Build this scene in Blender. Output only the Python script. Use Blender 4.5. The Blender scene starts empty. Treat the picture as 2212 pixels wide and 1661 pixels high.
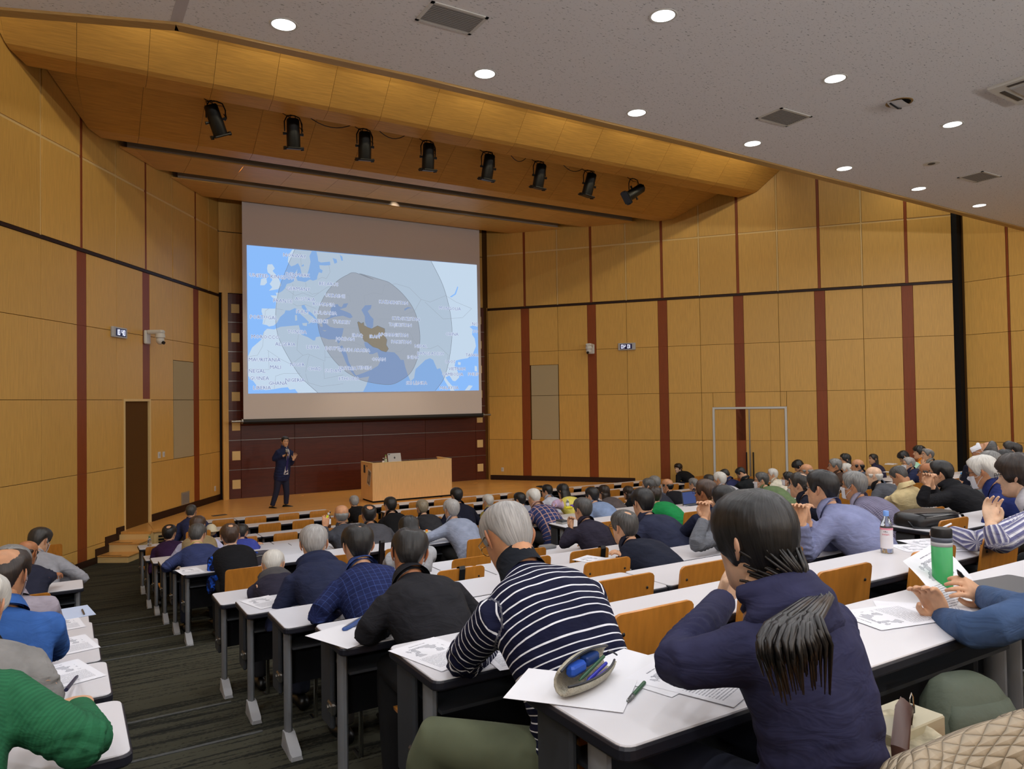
import bpy, math, random
import numpy as np
from mathutils import Vector, Matrix
# ---------------------------------------------------------------- scene, camera, light
S = bpy.context.scene
COL = S.collection
Z0 = 2.96                                   # eye height above the hall's front floor
F_PX, CX, CY = 1594.0, 1106.0, 830.5
_Z = np.array([-.0155, -.99965, .0214]); _Z /= np.linalg.norm(_Z)
_X = np.array([2629, -6.5, 1594.]); _X -= _X.dot(_Z) * _Z; _X /= np.linalg.norm(_X)
_Y = np.cross(_Z, _X)
RW = np.array([_X, _Y, _Z])
cam = bpy.data.cameras.new('camera'); camo = bpy.data.objects.new('camera', cam); COL.objects.link(camo)
cam.sensor_width = 36; cam.lens = F_PX / 2212 * 36; cam.clip_end = 200; cam.clip_start = .05
m = Matrix.Identity(4)
for r in range(3):
    m[r][0] = RW[r][0]; m[r][1] = -RW[r][1]; m[r][2] = -RW[r][2]
m.translation = (0, 0, Z0)
camo.matrix_world = m
S.camera = camo
S.view_settings.view_transform = 'Standard'; S.view_settings.look = 'None'
S.view_settings.exposure = 0.0; S.view_settings.gamma = 1; S.view_settings.use_curve_mapping = False
W = bpy.data.worlds.new('world'); S.world = W; W.use_nodes = True
W.node_tree.nodes['Background'].inputs[0].default_value = (.9, .92, 1, 1)
W.node_tree.nodes['Background'].inputs[1].default_value = .05
S.cycles.max_bounces = 8; S.cycles.diffuse_bounces = 6; S.cycles.glossy_bounces = 3; S.cycles.transmission_bounces = 6
S.cycles.transparent_max_bounces = 8; S.cycles.sample_clamp_indirect = 4; S.cycles.caustics_reflective = False; S.cycles.caustics_refractive = False
HC = 3.92                                    # ceiling height above the eye
LAMP_W, STAGE_W, COVE_W = 27.0, 190.0, 70.0
def ray(px, py): return RW @ np.array([px - CX, py - CY, F_PX])
def UY(px, py, Y): d = ray(px, py); d = d * Y / d[1]; return Vector((d[0], d[1], d[2] + Z0))
def UZ(px, py, z): d = ray(px, py); d = d * (z - Z0) / d[2]; return Vector((d[0], d[1], d[2] + Z0))
def lamp(name, kind, loc, power, color=(1, 1, 1), target=None, size=.2, spot=60, blend=.6):
    l = bpy.data.lights.new(name, kind); o = bpy.data.objects.new(name, l); COL.objects.link(o)
    l.energy = power; l.color = color; o.location = loc
    if kind == 'AREA': l.shape = 'DISK'; l.size = size
    if kind == 'SPOT': l.spot_size = math.radians(spot); l.spot_blend = blend; l.shadow_soft_size = size
    d = (Vector(target) - Vector(loc)) if target else Vector((0, 0, -1))
    o.rotation_euler = d.to_track_quat('-Z', 'Y').to_euler()
    return o
ROW1 = [(1.945, 7.65), (4.32, 7.64), (6.73, 7.68), (9.13, 7.75), (11.55, 7.84), (13.97, 7.93), (16.37, 8.03), (-.46, 7.66)]
ROW2 = [(5.26, 5.57), (8.17, 5.64), (11.08, 5.77), (13.99, 5.85), (2.35, 5.55), (-.5, 5.55), (16.9, 5.9)]
ROW3 = [(10.0, 3.1), (13.0, 3.2), (4.3, 3.0), (7.0, 2.6), (1.5, 3.0), (-1.5, 3.0)]
ROW4 = [(x, .6) for x in (-2, 1, 4, 7, 10, 13)]
ROW5 = [(x, -1.6) for x in (-2, 1, 4, 7, 10)]
CEIL_LAMPS = ROW1 + ROW2 + ROW3 + ROW4 + ROW5
for i, (x, y) in enumerate(CEIL_LAMPS):
    lamp('downlight_lamp', 'AREA', (x, y, Z0 + HC - .012), LAMP_W, (.96, .975, 1.0), size=.2)
# hall lights above the fascia, over the front rows
for x in (-2.0, .8, 3.6, 6.4, 9.2, 12.0, 14.8, 17.4):
    lamp('front_hall_lamp', 'AREA', (x, 9.7, 7.4 + Z0), 33.0, (1, .95, .84), size=.3)
for x in (-6, -2, 2, 6, 10, 14, 18):  # unseen fill lamps added behind the camera, aimed up to brighten the ceiling
    lamp('ceiling_fill_lamp', 'AREA', (x, -4.2, 1.9 + Z0), 128.0, (.97, .98, 1.0), (x, -2.2, 3.9 + Z0), size=.5)
# ---------------------------------------------------------------- helpers
def lin(c):
    return tuple((v / 12.92 if v <= .04045 else ((v + .055) / 1.055) ** 2.4) for v in (x / 255 for x in c[:3])) + (1,)
MATS = {}
def mat(name, color, rough=.55, metal=0, spec=.4, bump=None, var=None, stretch=(1, 1, 1), coat=0, sheen=0, rnd=0, trans=0, emit=0, alpha=1, lincol=False):
    """plain principled material; var=(scale, amount) colour grain, bump=(scale, strength) relief, rnd = per-object shade change"""
    if name in MATS: return MATS[name]
    M = bpy.data.materials.new(name); M.use_nodes = True; MATS[name] = M
    nt = M.node_tree; N = nt.nodes; L = nt.links; b = N['Principled BSDF']
    c = tuple(color) + (1,) if lincol else lin(color)
    b.inputs['Base Color'].default_value = c; b.inputs['Roughness'].default_value = rough; b.inputs['Metallic'].default_value = metal
    b.inputs['Specular IOR Level'].default_value = spec; b.inputs['Coat Weight'].default_value = coat
    b.inputs['Transmission Weight'].default_value = trans; b.inputs['Alpha'].default_value = alpha
    if sheen: b.inputs['Sheen Weight'].default_value = sheen
    if emit: b.inputs['Emission Color'].default_value = c; b.inputs['Emission Strength'].default_value = emit
    if var or bump:
        tc = N.new('ShaderNodeTexCoord'); mp = N.new('ShaderNodeMapping'); L.new(tc.outputs['Object'], mp.inputs[0]); mp.inputs['Scale'].default_value = stretch
    col = None
    if var:
        n = N.new('ShaderNodeTexNoise'); n.inputs['Scale'].default_value = var[0]; n.inputs['Detail'].default_value = 5; L.new(mp.outputs[0], n.inputs[0])
        if rnd:
            oi = N.new('ShaderNodeObjectInfo'); ad = N.new('ShaderNodeVectorMath'); ad.operation = 'ADD'
            cmb = N.new('ShaderNodeCombineXYZ'); mu = N.new('ShaderNodeMath'); mu.operation = 'MULTIPLY'; mu.inputs[1].default_value = 37
            L.new(oi.outputs['Random'], mu.inputs[0]); L.new(mu.outputs[0], cmb.inputs[0]); L.new(mu.outputs[0], cmb.inputs[1])
            L.new(mp.outputs[0], ad.inputs[0]); L.new(cmb.outputs[0], ad.inputs[1]); L.new(ad.outputs[0], n.inputs[0])
        rp = N.new('ShaderNodeMapRange'); rp.inputs[1].default_value = .3; rp.inputs[2].default_value = .7
        rp.inputs[3].default_value = 1 - var[1]; rp.inputs[4].default_value = 1 + var[1]; L.new(n.outputs[0], rp.inputs[0])
        col = rp.outputs[0]
    if rnd:
        oi = N.new('ShaderNodeObjectInfo'); r2 = N.new('ShaderNodeMapRange'); r2.inputs[3].default_value = 1 - rnd; r2.inputs[4].default_value = 1 + rnd
        L.new(oi.outputs['Random'], r2.inputs[0])
        if col: mm = N.new('ShaderNodeMath'); mm.operation = 'MULTIPLY'; L.new(col, mm.inputs[0]); L.new(r2.outputs[0], mm.inputs[1]); col = mm.outputs[0]
        else: col = r2.outputs[0]
    if col:
        vm = N.new('ShaderNodeVectorMath'); vm.operation = 'SCALE'; vm.inputs[0].default_value = c[:3]; L.new(col, vm.inputs['Scale']); L.new(vm.outputs[0], b.inputs['Base Color'])
    if bump:
        n = N.new('ShaderNodeTexNoise'); n.inputs['Scale'].default_value = bump[0]; n.inputs['Detail'].default_value = 4; L.new(mp.outputs[0], n.inputs[0])
        bp = N.new('ShaderNodeBump'); bp.inputs['Strength'].default_value = bump[1]; bp.inputs['Distance'].default_value = .01; L.new(n.outputs[0], bp.inputs['Height']); L.new(bp.outputs[0], b.inputs['Normal'])
    return M
class MB:
    """collects shapes, then links them as ONE mesh object"""
    def __init__(s): s.v = []; s.f = []; s.mi = []; s.cur = 0
    def add(s, V, F):
        o = len(s.v); s.v += [tuple(map(float, p)) for p in V]; s.f += [tuple(i + o for i in q) for q in F]; s.mi += [s.cur] * len(F); return s
    def box(s, x0, x1, y0, y1, z0, z1, b=0):
        if b:
            b = min(b, (x1 - x0) / 2.01, (y1 - y0) / 2.01, (z1 - z0) / 2.01)
            return s.prism([(x0, y0 + b), (x0 + b, y0), (x1 - b, y0), (x1, y0 + b), (x1, y1 - b), (x1 - b, y1), (x0 + b, y1), (x0, y1 - b)], z0, z1, b)
        return s.add([(x, y, z) for z in (z0, z1) for y in (y0, y1) for x in (x0, x1)], [(0, 2, 3, 1), (4, 5, 7, 6), (0, 1, 5, 4), (2, 6, 7, 3), (0, 4, 6, 2), (1, 3, 7, 5)])
    def prism(s, P, z0, z1, b=0):
        n = len(P)
        if b:
            cx = sum(p[0] for p in P) / n; cy = sum(p[1] for p in P) / n
            ins = [(p[0] + (cx - p[0]) / max(abs(cx - p[0]), 1e-6) * b * .5, p[1] + (cy - p[1]) / max(abs(cy - p[1]), 1e-6) * b * .5) for p in P]
            V = [(x, y, z0) for x, y in ins] + [(x, y, z0 + b) for x, y in P] + [(x, y, z1 - b) for x, y in P] + [(x, y, z1) for x, y in ins]; k = 4
        else: V = [(x, y, z0) for x, y in P] + [(x, y, z1) for x, y in P]; k = 2
        Fc = [tuple(range(n))[::-1], tuple(range((k - 1) * n, k * n))]
        for j in range(k - 1):
            for i in range(n): Fc.append((j * n + i, j * n + (i + 1) % n, (j + 1) * n + (i + 1) % n, (j + 1) * n + i))
        return s.add(V, Fc)
    def rings(s, R, cap=True, close=True):
        n = len(R[0]); V = [p for r in R for p in r]; Fc = []
        for j in range(len(R) - 1):
            for i in range(n if close else n - 1):
                Fc.append((j * n + i, j * n + (i + 1) % n, (j + 1) * n + (i + 1) % n, (j + 1) * n + i))
        if cap: Fc += [tuple(range(n))[::-1], tuple(range((len(R) - 1) * n, len(R) * n))]
        return s.add(V, Fc)
    def tube(s, P, r, n=8, cap=True, up=(0, 0, 1), flat=1.0):
        P = [Vector(p) for p in P]; r = r if hasattr(r, '__len__') else [r] * len(P); R = []
        u = Vector(up)
        for i, p in enumerate(P):
            t = (P[min(i + 1, len(P) - 1)] - P[max(i - 1, 0)])
            t = t.normalized() if t.length > 1e-9 else Vector((0, 0, 1))
            a = u - t * u.dot(t)
            if a.length < 1e-3: a = Vector((1, 0, 0)) - t * t.x
            if a.length < 1e-3: a = Vector((0, 1, 0)) - t * t.y
            a.normalize(); u = a; b = t.cross(a)
            R.append([p + (a * math.cos(q) * flat + b * math.sin(q)) * r[i] for q in (2 * math.pi * k / n for k in range(n))])
        return s.rings(R, cap)
    def lathe(s, prof, n=16, c=(0, 0, 0), cap=True):
        return s.rings([[(c[0] + r * math.cos(2 * math.pi * k / n), c[1] + r * math.sin(2 * math.pi * k / n), c[2] + z) for k in range(n)] for r, z in prof], cap)
    def ball(s, c, r, n=12, k=8):
        r = r if hasattr(r, '__len__') else (r, r, r)
        return s.rings([[(c[0] + r[0] * math.sin(math.pi * (j + .02) / (k + .04)) * math.cos(2 * math.pi * i / n), c[1] + r[1] * math.sin(math.pi * (j + .02) / (k + .04)) * math.sin(2 * math.pi * i / n), c[2] - r[2] * math.cos(math.pi * (j + .02) / (k + .04))) for i in range(n)] for j in range(k + 1)])
    def mesh(s, name, mats, smooth=False, mtx=None):
        me = bpy.data.meshes.new(name); V = s.v
        me.from_pydata(V, [], s.f); me.update()
        if mtx: me.transform(mtx)
        for q in (mats if isinstance(mats, (list, tuple)) else [mats]): me.materials.append(q)
        if any(s.mi): me.polygons.foreach_set('material_index', s.mi)
        if smooth:
            me.polygons.foreach_set('use_smooth', [True] * len(me.polygons))
            if smooth != 'all':
                try: me.set_sharp_from_angle(angle=math.radians(smooth if smooth is not True else 40))
                except Exception: pass
        return me
    def build(s, name, mats, parent=None, smooth=False, loc=None, mtx=None):
        o = bpy.data.objects.new(name, s.mesh(name, mats, smooth, mtx)); COL.objects.link(o)
        if parent: o.parent = parent
        if loc: o.location = loc
        return o
def obj(name, me, parent=None, loc=None, rot=None, mtx=None):
    o = bpy.data.objects.new(name, me); COL.objects.link(o)
    if parent: o.parent = parent
    if mtx is not None: o.matrix_local = mtx
    if loc is not None: o.location = loc
    if rot is not None: o.rotation_euler = rot
    return o
def tag(o, label=None, cat=None, group=None, kind=None):
    if label: o['label'] = label
    if cat: o['category'] = cat
    if group: o['group'] = group
    if kind: o['kind'] = kind
    return o
def empty(name, loc=(0, 0, 0), rz=0, label=None, cat=None, group=None, kind=None, mtx=None):
    o = bpy.data.objects.new(name, None); COL.objects.link(o); o.empty_display_size = .1
    if mtx is not None: o.matrix_world = mtx
    else: o.location = loc; o.rotation_euler = (0, 0, rz)
    return tag(o, label, cat, group, kind)
def copy_tree(o, parent=None):
    c = o.copy(); COL.objects.link(c)
    if parent: c.parent = parent
    for ch in list(o.children): copy_tree(ch, c)
    return c
def text_mesh(body, size, align='CENTER', res=2):
    cu = bpy.data.curves.new('lettering', 'FONT'); cu.body = body; cu.size = size; cu.align_x = align; cu.align_y = 'CENTER'; cu.resolution_u = res
    o = bpy.data.objects.new('lettering', cu); COL.objects.link(o)
    dg = bpy.context.evaluated_depsgraph_get(); me = bpy.data.meshes.new_from_object(o.evaluated_get(dg))
    V = np.empty(len(me.vertices) * 3); me.vertices.foreach_get('co', V); Fc = [tuple(p.vertices) for p in me.polygons]
    bpy.data.objects.remove(o); bpy.data.meshes.remove(me)
    return V.reshape(-1, 3), Fc
def frame(origin, xdir, ydir=None):
    """matrix whose x runs along xdir (horizontal), z up"""
    x = Vector(xdir).normalized(); z = Vector((0, 0, 1)); y = z.cross(x)
    return Matrix(((x.x, y.x, z.x, origin[0]), (x.y, y.y, z.y, origin[1]), (x.z, y.z, z.z, origin[2]), (0, 0, 0, 1)))
# ---------------------------------------------------------------- materials
M_MAPLE = mat('maple veneer', (208, 163, 86), .42, spec=.35, var=(9, .10), stretch=(9, 9, .35), rnd=.045)
M_MAPLE_H = mat('maple veneer across', (208, 160, 84), .42, spec=.35, var=(7, .12), stretch=(.4, 6, 6), rnd=.05)
M_PALE = mat('pale batten wood', (222, 192, 132), .5, spec=.3)
M_JOINT = mat('dark panel joint', (92, 62, 28), .8, spec=.1)
M_RED = mat('red brown veneer', (134, 66, 30), .45, spec=.3, var=(8, .10), stretch=(9, 9, .4), rnd=.04)
M_DKTRIM = mat('dark brown trim', (44, 24, 18), .5, spec=.3)
M_DKWOOD = mat('dark stage wood', (84, 33, 16), .32, spec=.45, var=(6, .18), stretch=(.5, 5, 5), rnd=.06)
M_STAGE = mat('stage floor oak', (214, 156, 84), .28, spec=.5, var=(14, .14), stretch=(.6, 9, 9), rnd=.07)
M_CEIL = mat('ceiling tile', (206, 206, 208), .9, spec=.1)
M_WHITEMETAL = mat('white painted metal', (206, 205, 200), .45, spec=.4)
M_GREY = mat('grey painted metal', (128, 131, 136), .42, spec=.45)
M_LTGREY = mat('light grey plastic', (178, 179, 182), .45, spec=.4)
M_DKGREY = mat('dark grey metal', (58, 61, 66), .5, spec=.35)
M_BLACK = mat('black plastic', (20, 20, 22), .45, spec=.4)
M_BLACKM = mat('black matt', (12, 12, 14), .7, spec=.2)
M_CHROME = mat('chrome', (200, 200, 200), .18, metal=1)
M_STEEL = mat('brushed steel', (150, 148, 145), .32, metal=1)
M_TOP = mat('white laminate', (214, 213, 218), .32, spec=.45)
M_EDGE = mat('navy black edge band', (30, 31, 40), .4, spec=.4)
M_PANEL = mat('black modesty panel', (24, 25, 29), .55, spec=.25)
M_PLY = mat('varnished plywood', (186, 122, 48), .3, spec=.5, var=(8, .13), stretch=(5, 5, .6), rnd=.08)
M_PLYEDGE = mat('plywood edge', (214, 160, 92), .4, spec=.4)
M_GLOW = mat('lamp diffuser', (255, 255, 255), emit=3.2)
M_PAPER = mat('white paper', (226, 226, 231), .8, spec=.2)
M_FABRICW = mat('screen fabric', (214, 206, 204), .85, spec=.1)
M_BEIGE = mat('grey beige acoustic fabric', (176, 160, 126), .9, spec=.1, bump=(160, .2))
M_GREYTROUGH = mat('grey trough board', (140, 130, 120), .7, spec=.2)
# ---------------------------------------------------------------- the room shell
def nodes(name):
    M = bpy.data.materials.new(name); M.use_nodes = True; MATS[name] = M
    return M, M.node_tree.nodes, M.node_tree.links, M.node_tree.nodes['Principled BSDF']
def carpet_mat():
    M, N, L, b = nodes('striated carpet'); b.inputs['Roughness'].default_value = .95; b.inputs['Specular IOR Level'].default_value = .1
    tc = N.new('ShaderNodeTexCoord'); out = []
    for sc, st in ((1.0, (1.1, 30, 1)), (1.0, (45, 120, 45)), (1.0, (.5, 7, 1))):
        mp = N.new('ShaderNodeMapping'); mp.inputs['Scale'].default_value = st; L.new(tc.outputs['Object'], mp.inputs[0])
        n = N.new('ShaderNodeTexNoise'); n.inputs['Scale'].default_value = sc; n.inputs['Detail'].default_value = 4; L.new(mp.outputs[0], n.inputs[0]); out.append(n.outputs[0])
    a = N.new('ShaderNodeMath'); a.operation = 'MULTIPLY_ADD'; a.inputs[1].default_value = .55; L.new(out[1], a.inputs[0]); L.new(out[0], a.inputs[2])
    a2 = N.new('ShaderNodeMath'); a2.operation = 'MULTIPLY_ADD'; a2.inputs[1].default_value = .5; L.new(out[2], a2.inputs[0]); L.new(a.outputs[0], a2.inputs[2])
    cr = N.new('ShaderNodeValToRGB'); L.new(a2.outputs[0], cr.inputs[0]); e = cr.color_ramp.elements
    e[0].position = .78; e[0].color = lin((30, 31, 28)); e[1].position = 1.2; e[1].color = lin((66, 65, 54))
    k = cr.color_ramp.elements.new(.98); k.color = lin((46, 46, 40)); L.new(cr.outputs[0], b.inputs['Base Color'])
    bp = N.new('ShaderNodeBump'); bp.inputs['Strength'].default_value = .5; L.new(out[1], bp.inputs['Height']); L.new(bp.outputs[0], b.inputs['Normal'])
    return M
M_CARPET = carpet_mat()
def ceil_mat():
    M, N, L, b = nodes('fissured ceiling board'); b.inputs['Roughness'].default_value = .95; b.inputs['Specular IOR Level'].default_value = .05
    tc = N.new('ShaderNodeTexCoord'); mp = N.new('ShaderNodeMapping'); mp.inputs['Scale'].default_value = (26, 60, 1); L.new(tc.outputs['Object'], mp.inputs[0])
    n = N.new('ShaderNodeTexNoise'); n.inputs['Scale'].default_value = 1; n.inputs['Detail'].default_value = 3; n.inputs['Distortion'].default_value = .6; L.new(mp.outputs[0], n.inputs[0])
    cr = N.new('ShaderNodeValToRGB'); L.new(n.outputs[0], cr.inputs[0]); e = cr.color_ramp.elements
    e[0].position = .3; e[0].color = lin((150, 150, 152)); e[1].position = .385; e[1].color = lin((234, 232, 233)); L.new(cr.outputs[0], b.inputs['Base Color'])
    bp = N.new('ShaderNodeBump'); bp.inputs['Strength'].default_value = .35; L.new(n.outputs[0], bp.inputs['Height']); L.new(bp.outputs[0], b.inputs['Normal'])
    return M
M_CEILB = ceil_mat()
def struct(o): o['kind'] = 'structure'; return o
# rows of desks: far edge Y, desk-top height (eye = Z0), front to back
ROWY = [15.6, 14.6, 13.45, 12.45, 11.36, 10.35, 9.35, 8.36, 6.36, 5.40, 4.44, 3.49, 2.56, 1.63, .68, -.27, -1.22]
ROWZ = [-2.262, -2.262, -2.262, -2.255, -2.1, -1.955, -1.82, -1.676, -1.513, -1.355, -1.2, -1.044, -.888, -.735, -.58, -.425, -.27]
DZ = [z + Z0 for z in ROWZ]; FZ = [max(0., z - .70) for z in DZ]
FZ[0:3] = [0, 0, 0]; FZ[3] = .003
DD = .41                                     # desk depth
BLOCKS = [(-3.6, .15), (1.0, 4.75), (5.6, 9.35), (10.2, 13.95), (14.8, 18.55)]
# floor: one tread per tier
fl = MB()
edges = [(17.5, 0.0)]
def tread(y0, y1, z):
    fl.add([(-9, y0, z), (24, y0, z), (24, y1, z), (-9, y1, z)], [(0, 1, 2, 3)])
prev = 22.
for i in range(4, len(ROWY)):
    y = ROWY[i] + .04 if i != 8 else ROWY[i] + .10
    if i == 8: tread(7.4, prev, FZ[7]); fl.add([(-9, 7.4, FZ[8]), (24, 7.4, FZ[8]), (24, 7.4, FZ[7]), (-9, 7.4, FZ[7])], [(0, 1, 2, 3)]); prev = 7.4; continue
    zz = FZ[i - 1] if i > 4 else 0.
    tread(y, prev, zz); fl.add([(-9, y, FZ[i]), (24, y, FZ[i]), (24, y, zz), (-9, y, zz)], [(0, 1, 2, 3)]); prev = y
tread(-4, prev, FZ[-1])
floor = struct(fl.build('floor', M_CARPET))
nos = mat('worn grey nosing strip', (74, 76, 75), .8, var=(30, .3))
for i in range(5, len(ROWY)):                # thin grey nosings across the left aisle
    y = ROWY[i] + .04 if i != 8 else 7.4
    tr = MB().box(.2, .98, y - .022, y + .003, FZ[i] - .006, FZ[i] + .004).build('nosing_strip', nos, floor)
# wall frames: u runs along each wall from the stage corner towards the audience
PLW, DLW = Vector((3.56, 20.789, 0)), Vector((-.5452, -.8383, 0)); NLW = Vector((.8383, -.5452, 0))
PRW, DRW = Vector((11.566, 20.51, 0)), Vector((.6257, -.7801, 0)); NRW = Vector((-.7801, -.6257, 0))
ML = Matrix(((-.5452, .8383, 0, 3.56), (-.8383, -.5452, 0, 20.789), (0, 0, 1, 0), (0, 0, 0, 1)))   # x along wall, y into the room
MRt = Matrix(((.6257, -.7801, 0, 11.566), (-.7801, -.6257, 0, 20.51), (0, 0, 1, 0), (0, 0, 0, 1)))
TRIM = 2.90 + Z0; SEAMS = [-2.61, -1.235, .13, 1.505, 2.87]; UP = [2.935, 4.63, 6.35]
def panel_wall(name, M, u_end, bays, width, door=None, skip=(), base=-3.0):
    w = struct(obj(name, MB().box(-.3, u_end, -.30, -.035, -.05, 9.6).mesh(name, M_JOINT), mtx=M))
    lib = {}
    def panel(nm, x0, x1, z0, z1, m, d=0.0):
        if x1 - x0 < .02 or z1 - z0 < .02: return
        k = (round(x1 - x0, 3), round(z1 - z0, 3), m.name)
        if k not in lib: lib[k] = MB().box(-k[0] / 2, k[0] / 2, -.030, 0, -k[1] / 2, k[1] / 2, .003).mesh(nm, m)
        obj(nm, lib[k], w, loc=((x0 + x1) / 2, d, (z0 + z1) / 2))
    zl = [base + Z0] + [s + Z0 for s in SEAMS if s > base + .05]; zu = [s + Z0 for s in UP]
    edges = [0]
    for a in bays: edges += [a, a + width]
    edges.append(u_end)
    g = .0045
    for i in range(0, len(edges) - 1):
        a, b = edges[i], edges[i + 1]
        if i % 2 == 1:                       # pilaster
            for j in range(len(zl) - 1): 
                if not (door and door[0] < (a + b) / 2 < door[1] and zl[j + 1] < door[2] + .2): panel('pilaster_panel', a + .002, b - .002, zl[j] + .001, zl[j + 1] - .001, M_RED, -.004)
                elif zl[j + 1] > door[2]: panel('pilaster_panel', a + .002, b - .002, max(zl[j], door[2] + .03), zl[j + 1], M_RED, -.004)
            c = (a + b) / 2; panel('pilaster_panel', c - .035, c + .035, zu[0], zu[-1], M_RED, -.002)
            continue
        c = (a + b) / 2; full = (b - a) > 1.2
        cols = [(a, c), (c, b)] if full else [(a, b)]
        for x0, x1 in cols:
            for j in range(len(zl) - 1):
                spans = [(x0, x1, zl[j], zl[j + 1])]
                for (sa, sb, sz0, sz1) in ([door] if door else []) and [(door[0], door[1], -9, door[2])] or []:
                    ns = []
                    for (p, q, r, s) in spans:
                        if q <= sa or p >= sb or r >= sz1: ns.append((p, q, r, s)); continue
                        if p < sa: ns.append((p, sa, r, s))
                        if q > sb: ns.append((sb, q, r, s))
                        if s > sz1: ns.append((max(p, sa), min(q, sb), sz1, s))
                    spans = ns
                for sk in skip:
                    ns = []
                    for (p, q, r, s) in spans:
                        if q <= sk[0] + .05 or p >= sk[1] - .05 or r >= sk[3] or s <= sk[2]: ns.append((p, q, r, s)); continue
                        if s > sk[3]: ns.append((p, q, sk[3], s))
                        if r < sk[2]: ns.append((p, q, r, sk[2]))
                        if p < sk[0] - .05: ns.append((p, sk[0], max(r, sk[2]), min(s, sk[3])))
                        if q > sk[1] + .05: ns.append((sk[1], q, max(r, sk[2]), min(s, sk[3])))
                    spans = ns
                for p, q, r, s in spans: panel('wall_panel', p + g, q - g, r + g, s - g, M_MAPLE)
        # upper storey: wider pale grooves
        ua = a + width / 2 * 1.0 - .30 + .035 if i else a; 
        ua = a - width / 2 + .035 if i else a; ub = b + width / 2 - .035 if i < len(edges) - 2 else b
        cu = (ua + ub) / 2; cols = [(ua, cu - .02), (cu + .02, ub)] if full else [(ua, ub)]
        for x0, x1 in cols:
            panel('wall_panel', x0 + .004, x1 - .004, zu[0] + .01, zu[1] - .025, M_MAPLE); panel('wall_panel', x0 + .004, x1 - .004, zu[1] + .025, zu[2], M_MAPLE)
        if full: panel('groove_batten', cu - .019, cu + .019, zu[0], zu[2], M_PALE, -.012)
        panel('groove_batten', ua, ub, zu[1] - .024, zu[1] + .024, M_PALE, -.0125)
    obj('dark_band', MB().box(0, u_end, -.03, .018, TRIM - .028, TRIM + .028).mesh('dark_band', M_DKTRIM), w)
    return w
bl = [1.28 + 2.2 * k for k in range(9)]
skL = [(1.56, 2.57, -1.235 + Z0, 1.05 + Z0)]
wall_l = panel_wall('wall_left', ML, 24.0, [1.28, 3.62, 5.88, 8.12, 10.06, 12.26, 14.46, 16.66, 18.86], .29, door=(3.62, 4.64, .10 + Z0), skip=skL)
skR = [(1.42, 2.32, -1.235 + Z0, 1.08 + Z0)]
wall_r = panel_wall('wall_right', MRt, 13.0, [1.126 + 2.137 * k for k in range(6)], .268, skip=skR, door=(6.92, 8.90, -.29 + Z0))
# cloth-faced acoustic panels let into both walls
for w, (a, b, z0, z1) in ((wall_l, skL[0]), (wall_r, skR[0])):
    for p, q in ((z0, .13 + Z0), (.13 + Z0, z1)):
        obj('acoustic_panel', MB().box(a + .012, b - .012, -.03, -.006, p + .006, q - .006, .004).mesh('acoustic_panel', M_BEIGE), w)
# side wall of the right-hand seats, beyond a black reveal
MS = Matrix(((0, -1, 0, 19.93), (-1, 0, 0, 10.22), (0, 0, 1, 0), (0, 0, 0, 1)))
sw = struct(obj('wall_right_rear', MB().box(-.6, 16, -.30, -.035, -.05, 9.6).mesh('wall_right_rear', M_JOINT), mtx=MS))
lib = {}
xs = [0.02, 1.02, 1.08, 2.2, 3.3, 3.36, 4.5, 5.6, 5.66, 6.8, 7.9]
for a, b in zip(xs[:-1], xs[1:]):
    zl = [.0] + [s + Z0 for s in SEAMS] + [4.63 + Z0, 6.35 + Z0]
    for j in range(len(zl) - 1):
        k = (round(b - a, 3), round(zl[j + 1] - zl[j], 3))
        if k not in lib: lib[k] = MB().box(-k[0] / 2 + .004, k[0] / 2 - .004, -.03, 0, -k[1] / 2 + .005, k[1] / 2 - .005, .003).mesh('wall_panel', M_RED if k[0] < .1 else M_MAPLE)
        obj('pilaster_panel' if k[0] < .1 else 'wall_panel', lib[k], sw, loc=((a + b) / 2, 0, (zl[j] + zl[j + 1]) / 2))
struct(MB().box(19.72, 19.90, 10.24, 10.40, 0, 9.6).build('trim_1', M_BLACKM))
struct(MB().box(-6, 24, -5.2, -5, 0, 9).build('wall_back', M_MAPLE)); struct(MB().box(-9.2, -9, -5, 2, 0, 9).build('wall_left_rear', M_MAPLE))
# ---- stage, steps, back wall
ZS = -2.51 + Z0
def lw(u, n): p = PLW + DLW * u + NLW * n; return (p.x, p.y)
st = MB(); P = [(3.4, 20.75), lw(4.80, -.02), lw(4.80, .62), (1.51, 16.6), (14.55, 16.6), (11.75, 20.75)]
st.prism(P, ZS - .05, ZS)
stage = struct(st.build('stage', M_STAGE))
for i in range(46):                          # floorboards laid along the stage front, each its own board
    y0 = 16.62 + i * .09
    xl = max(1.52, -9.96026 + .65038 * (y0 + .1) + .12 + 9.9603 * 0 + (0 if y0 > 17 else 0)); xl = max(1.53, .65038 * y0 - 9.90 + .02)
    xr = 28.0 - .8021 * (y0 + .09) - .06
    x = xl; random.seed(i)
    cuts = [xl] + sorted(random.uniform(xl + 1, xr - 1) for _ in range(3)) + [xr]
    for a, b in zip(cuts[:-1], cuts[1:]):
        if b - a > .3: MB().box(a + .0012, b - .0012, y0 + .001, y0 + .089, ZS - .004, ZS + .008).build('floorboard', M_STAGE, stage)
struct(MB().prism([lw(4.85, 0), lw(4.85, .60), (1.55, 16.66), (14.4, 16.66), (14.4, 16.9), (1.6, 16.9), (2, 17.5), lw(3.5, 0)], 0, ZS - .05).build('trim_2', M_PALE))
for k in range(4): tag(MB().box(1.62, 2.35, 16.57, 16.6, .10 + k * .065, .135 + k * .065).build('trim_%d' % (k + 3), M_BLACKM), kind='structure')
Mst = ML
steps = empty('stage_steps', mtx=ML, label='three pale oak steps leading up to the stage beside the left wall', cat='steps')
hs = [.134, .300]
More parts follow.
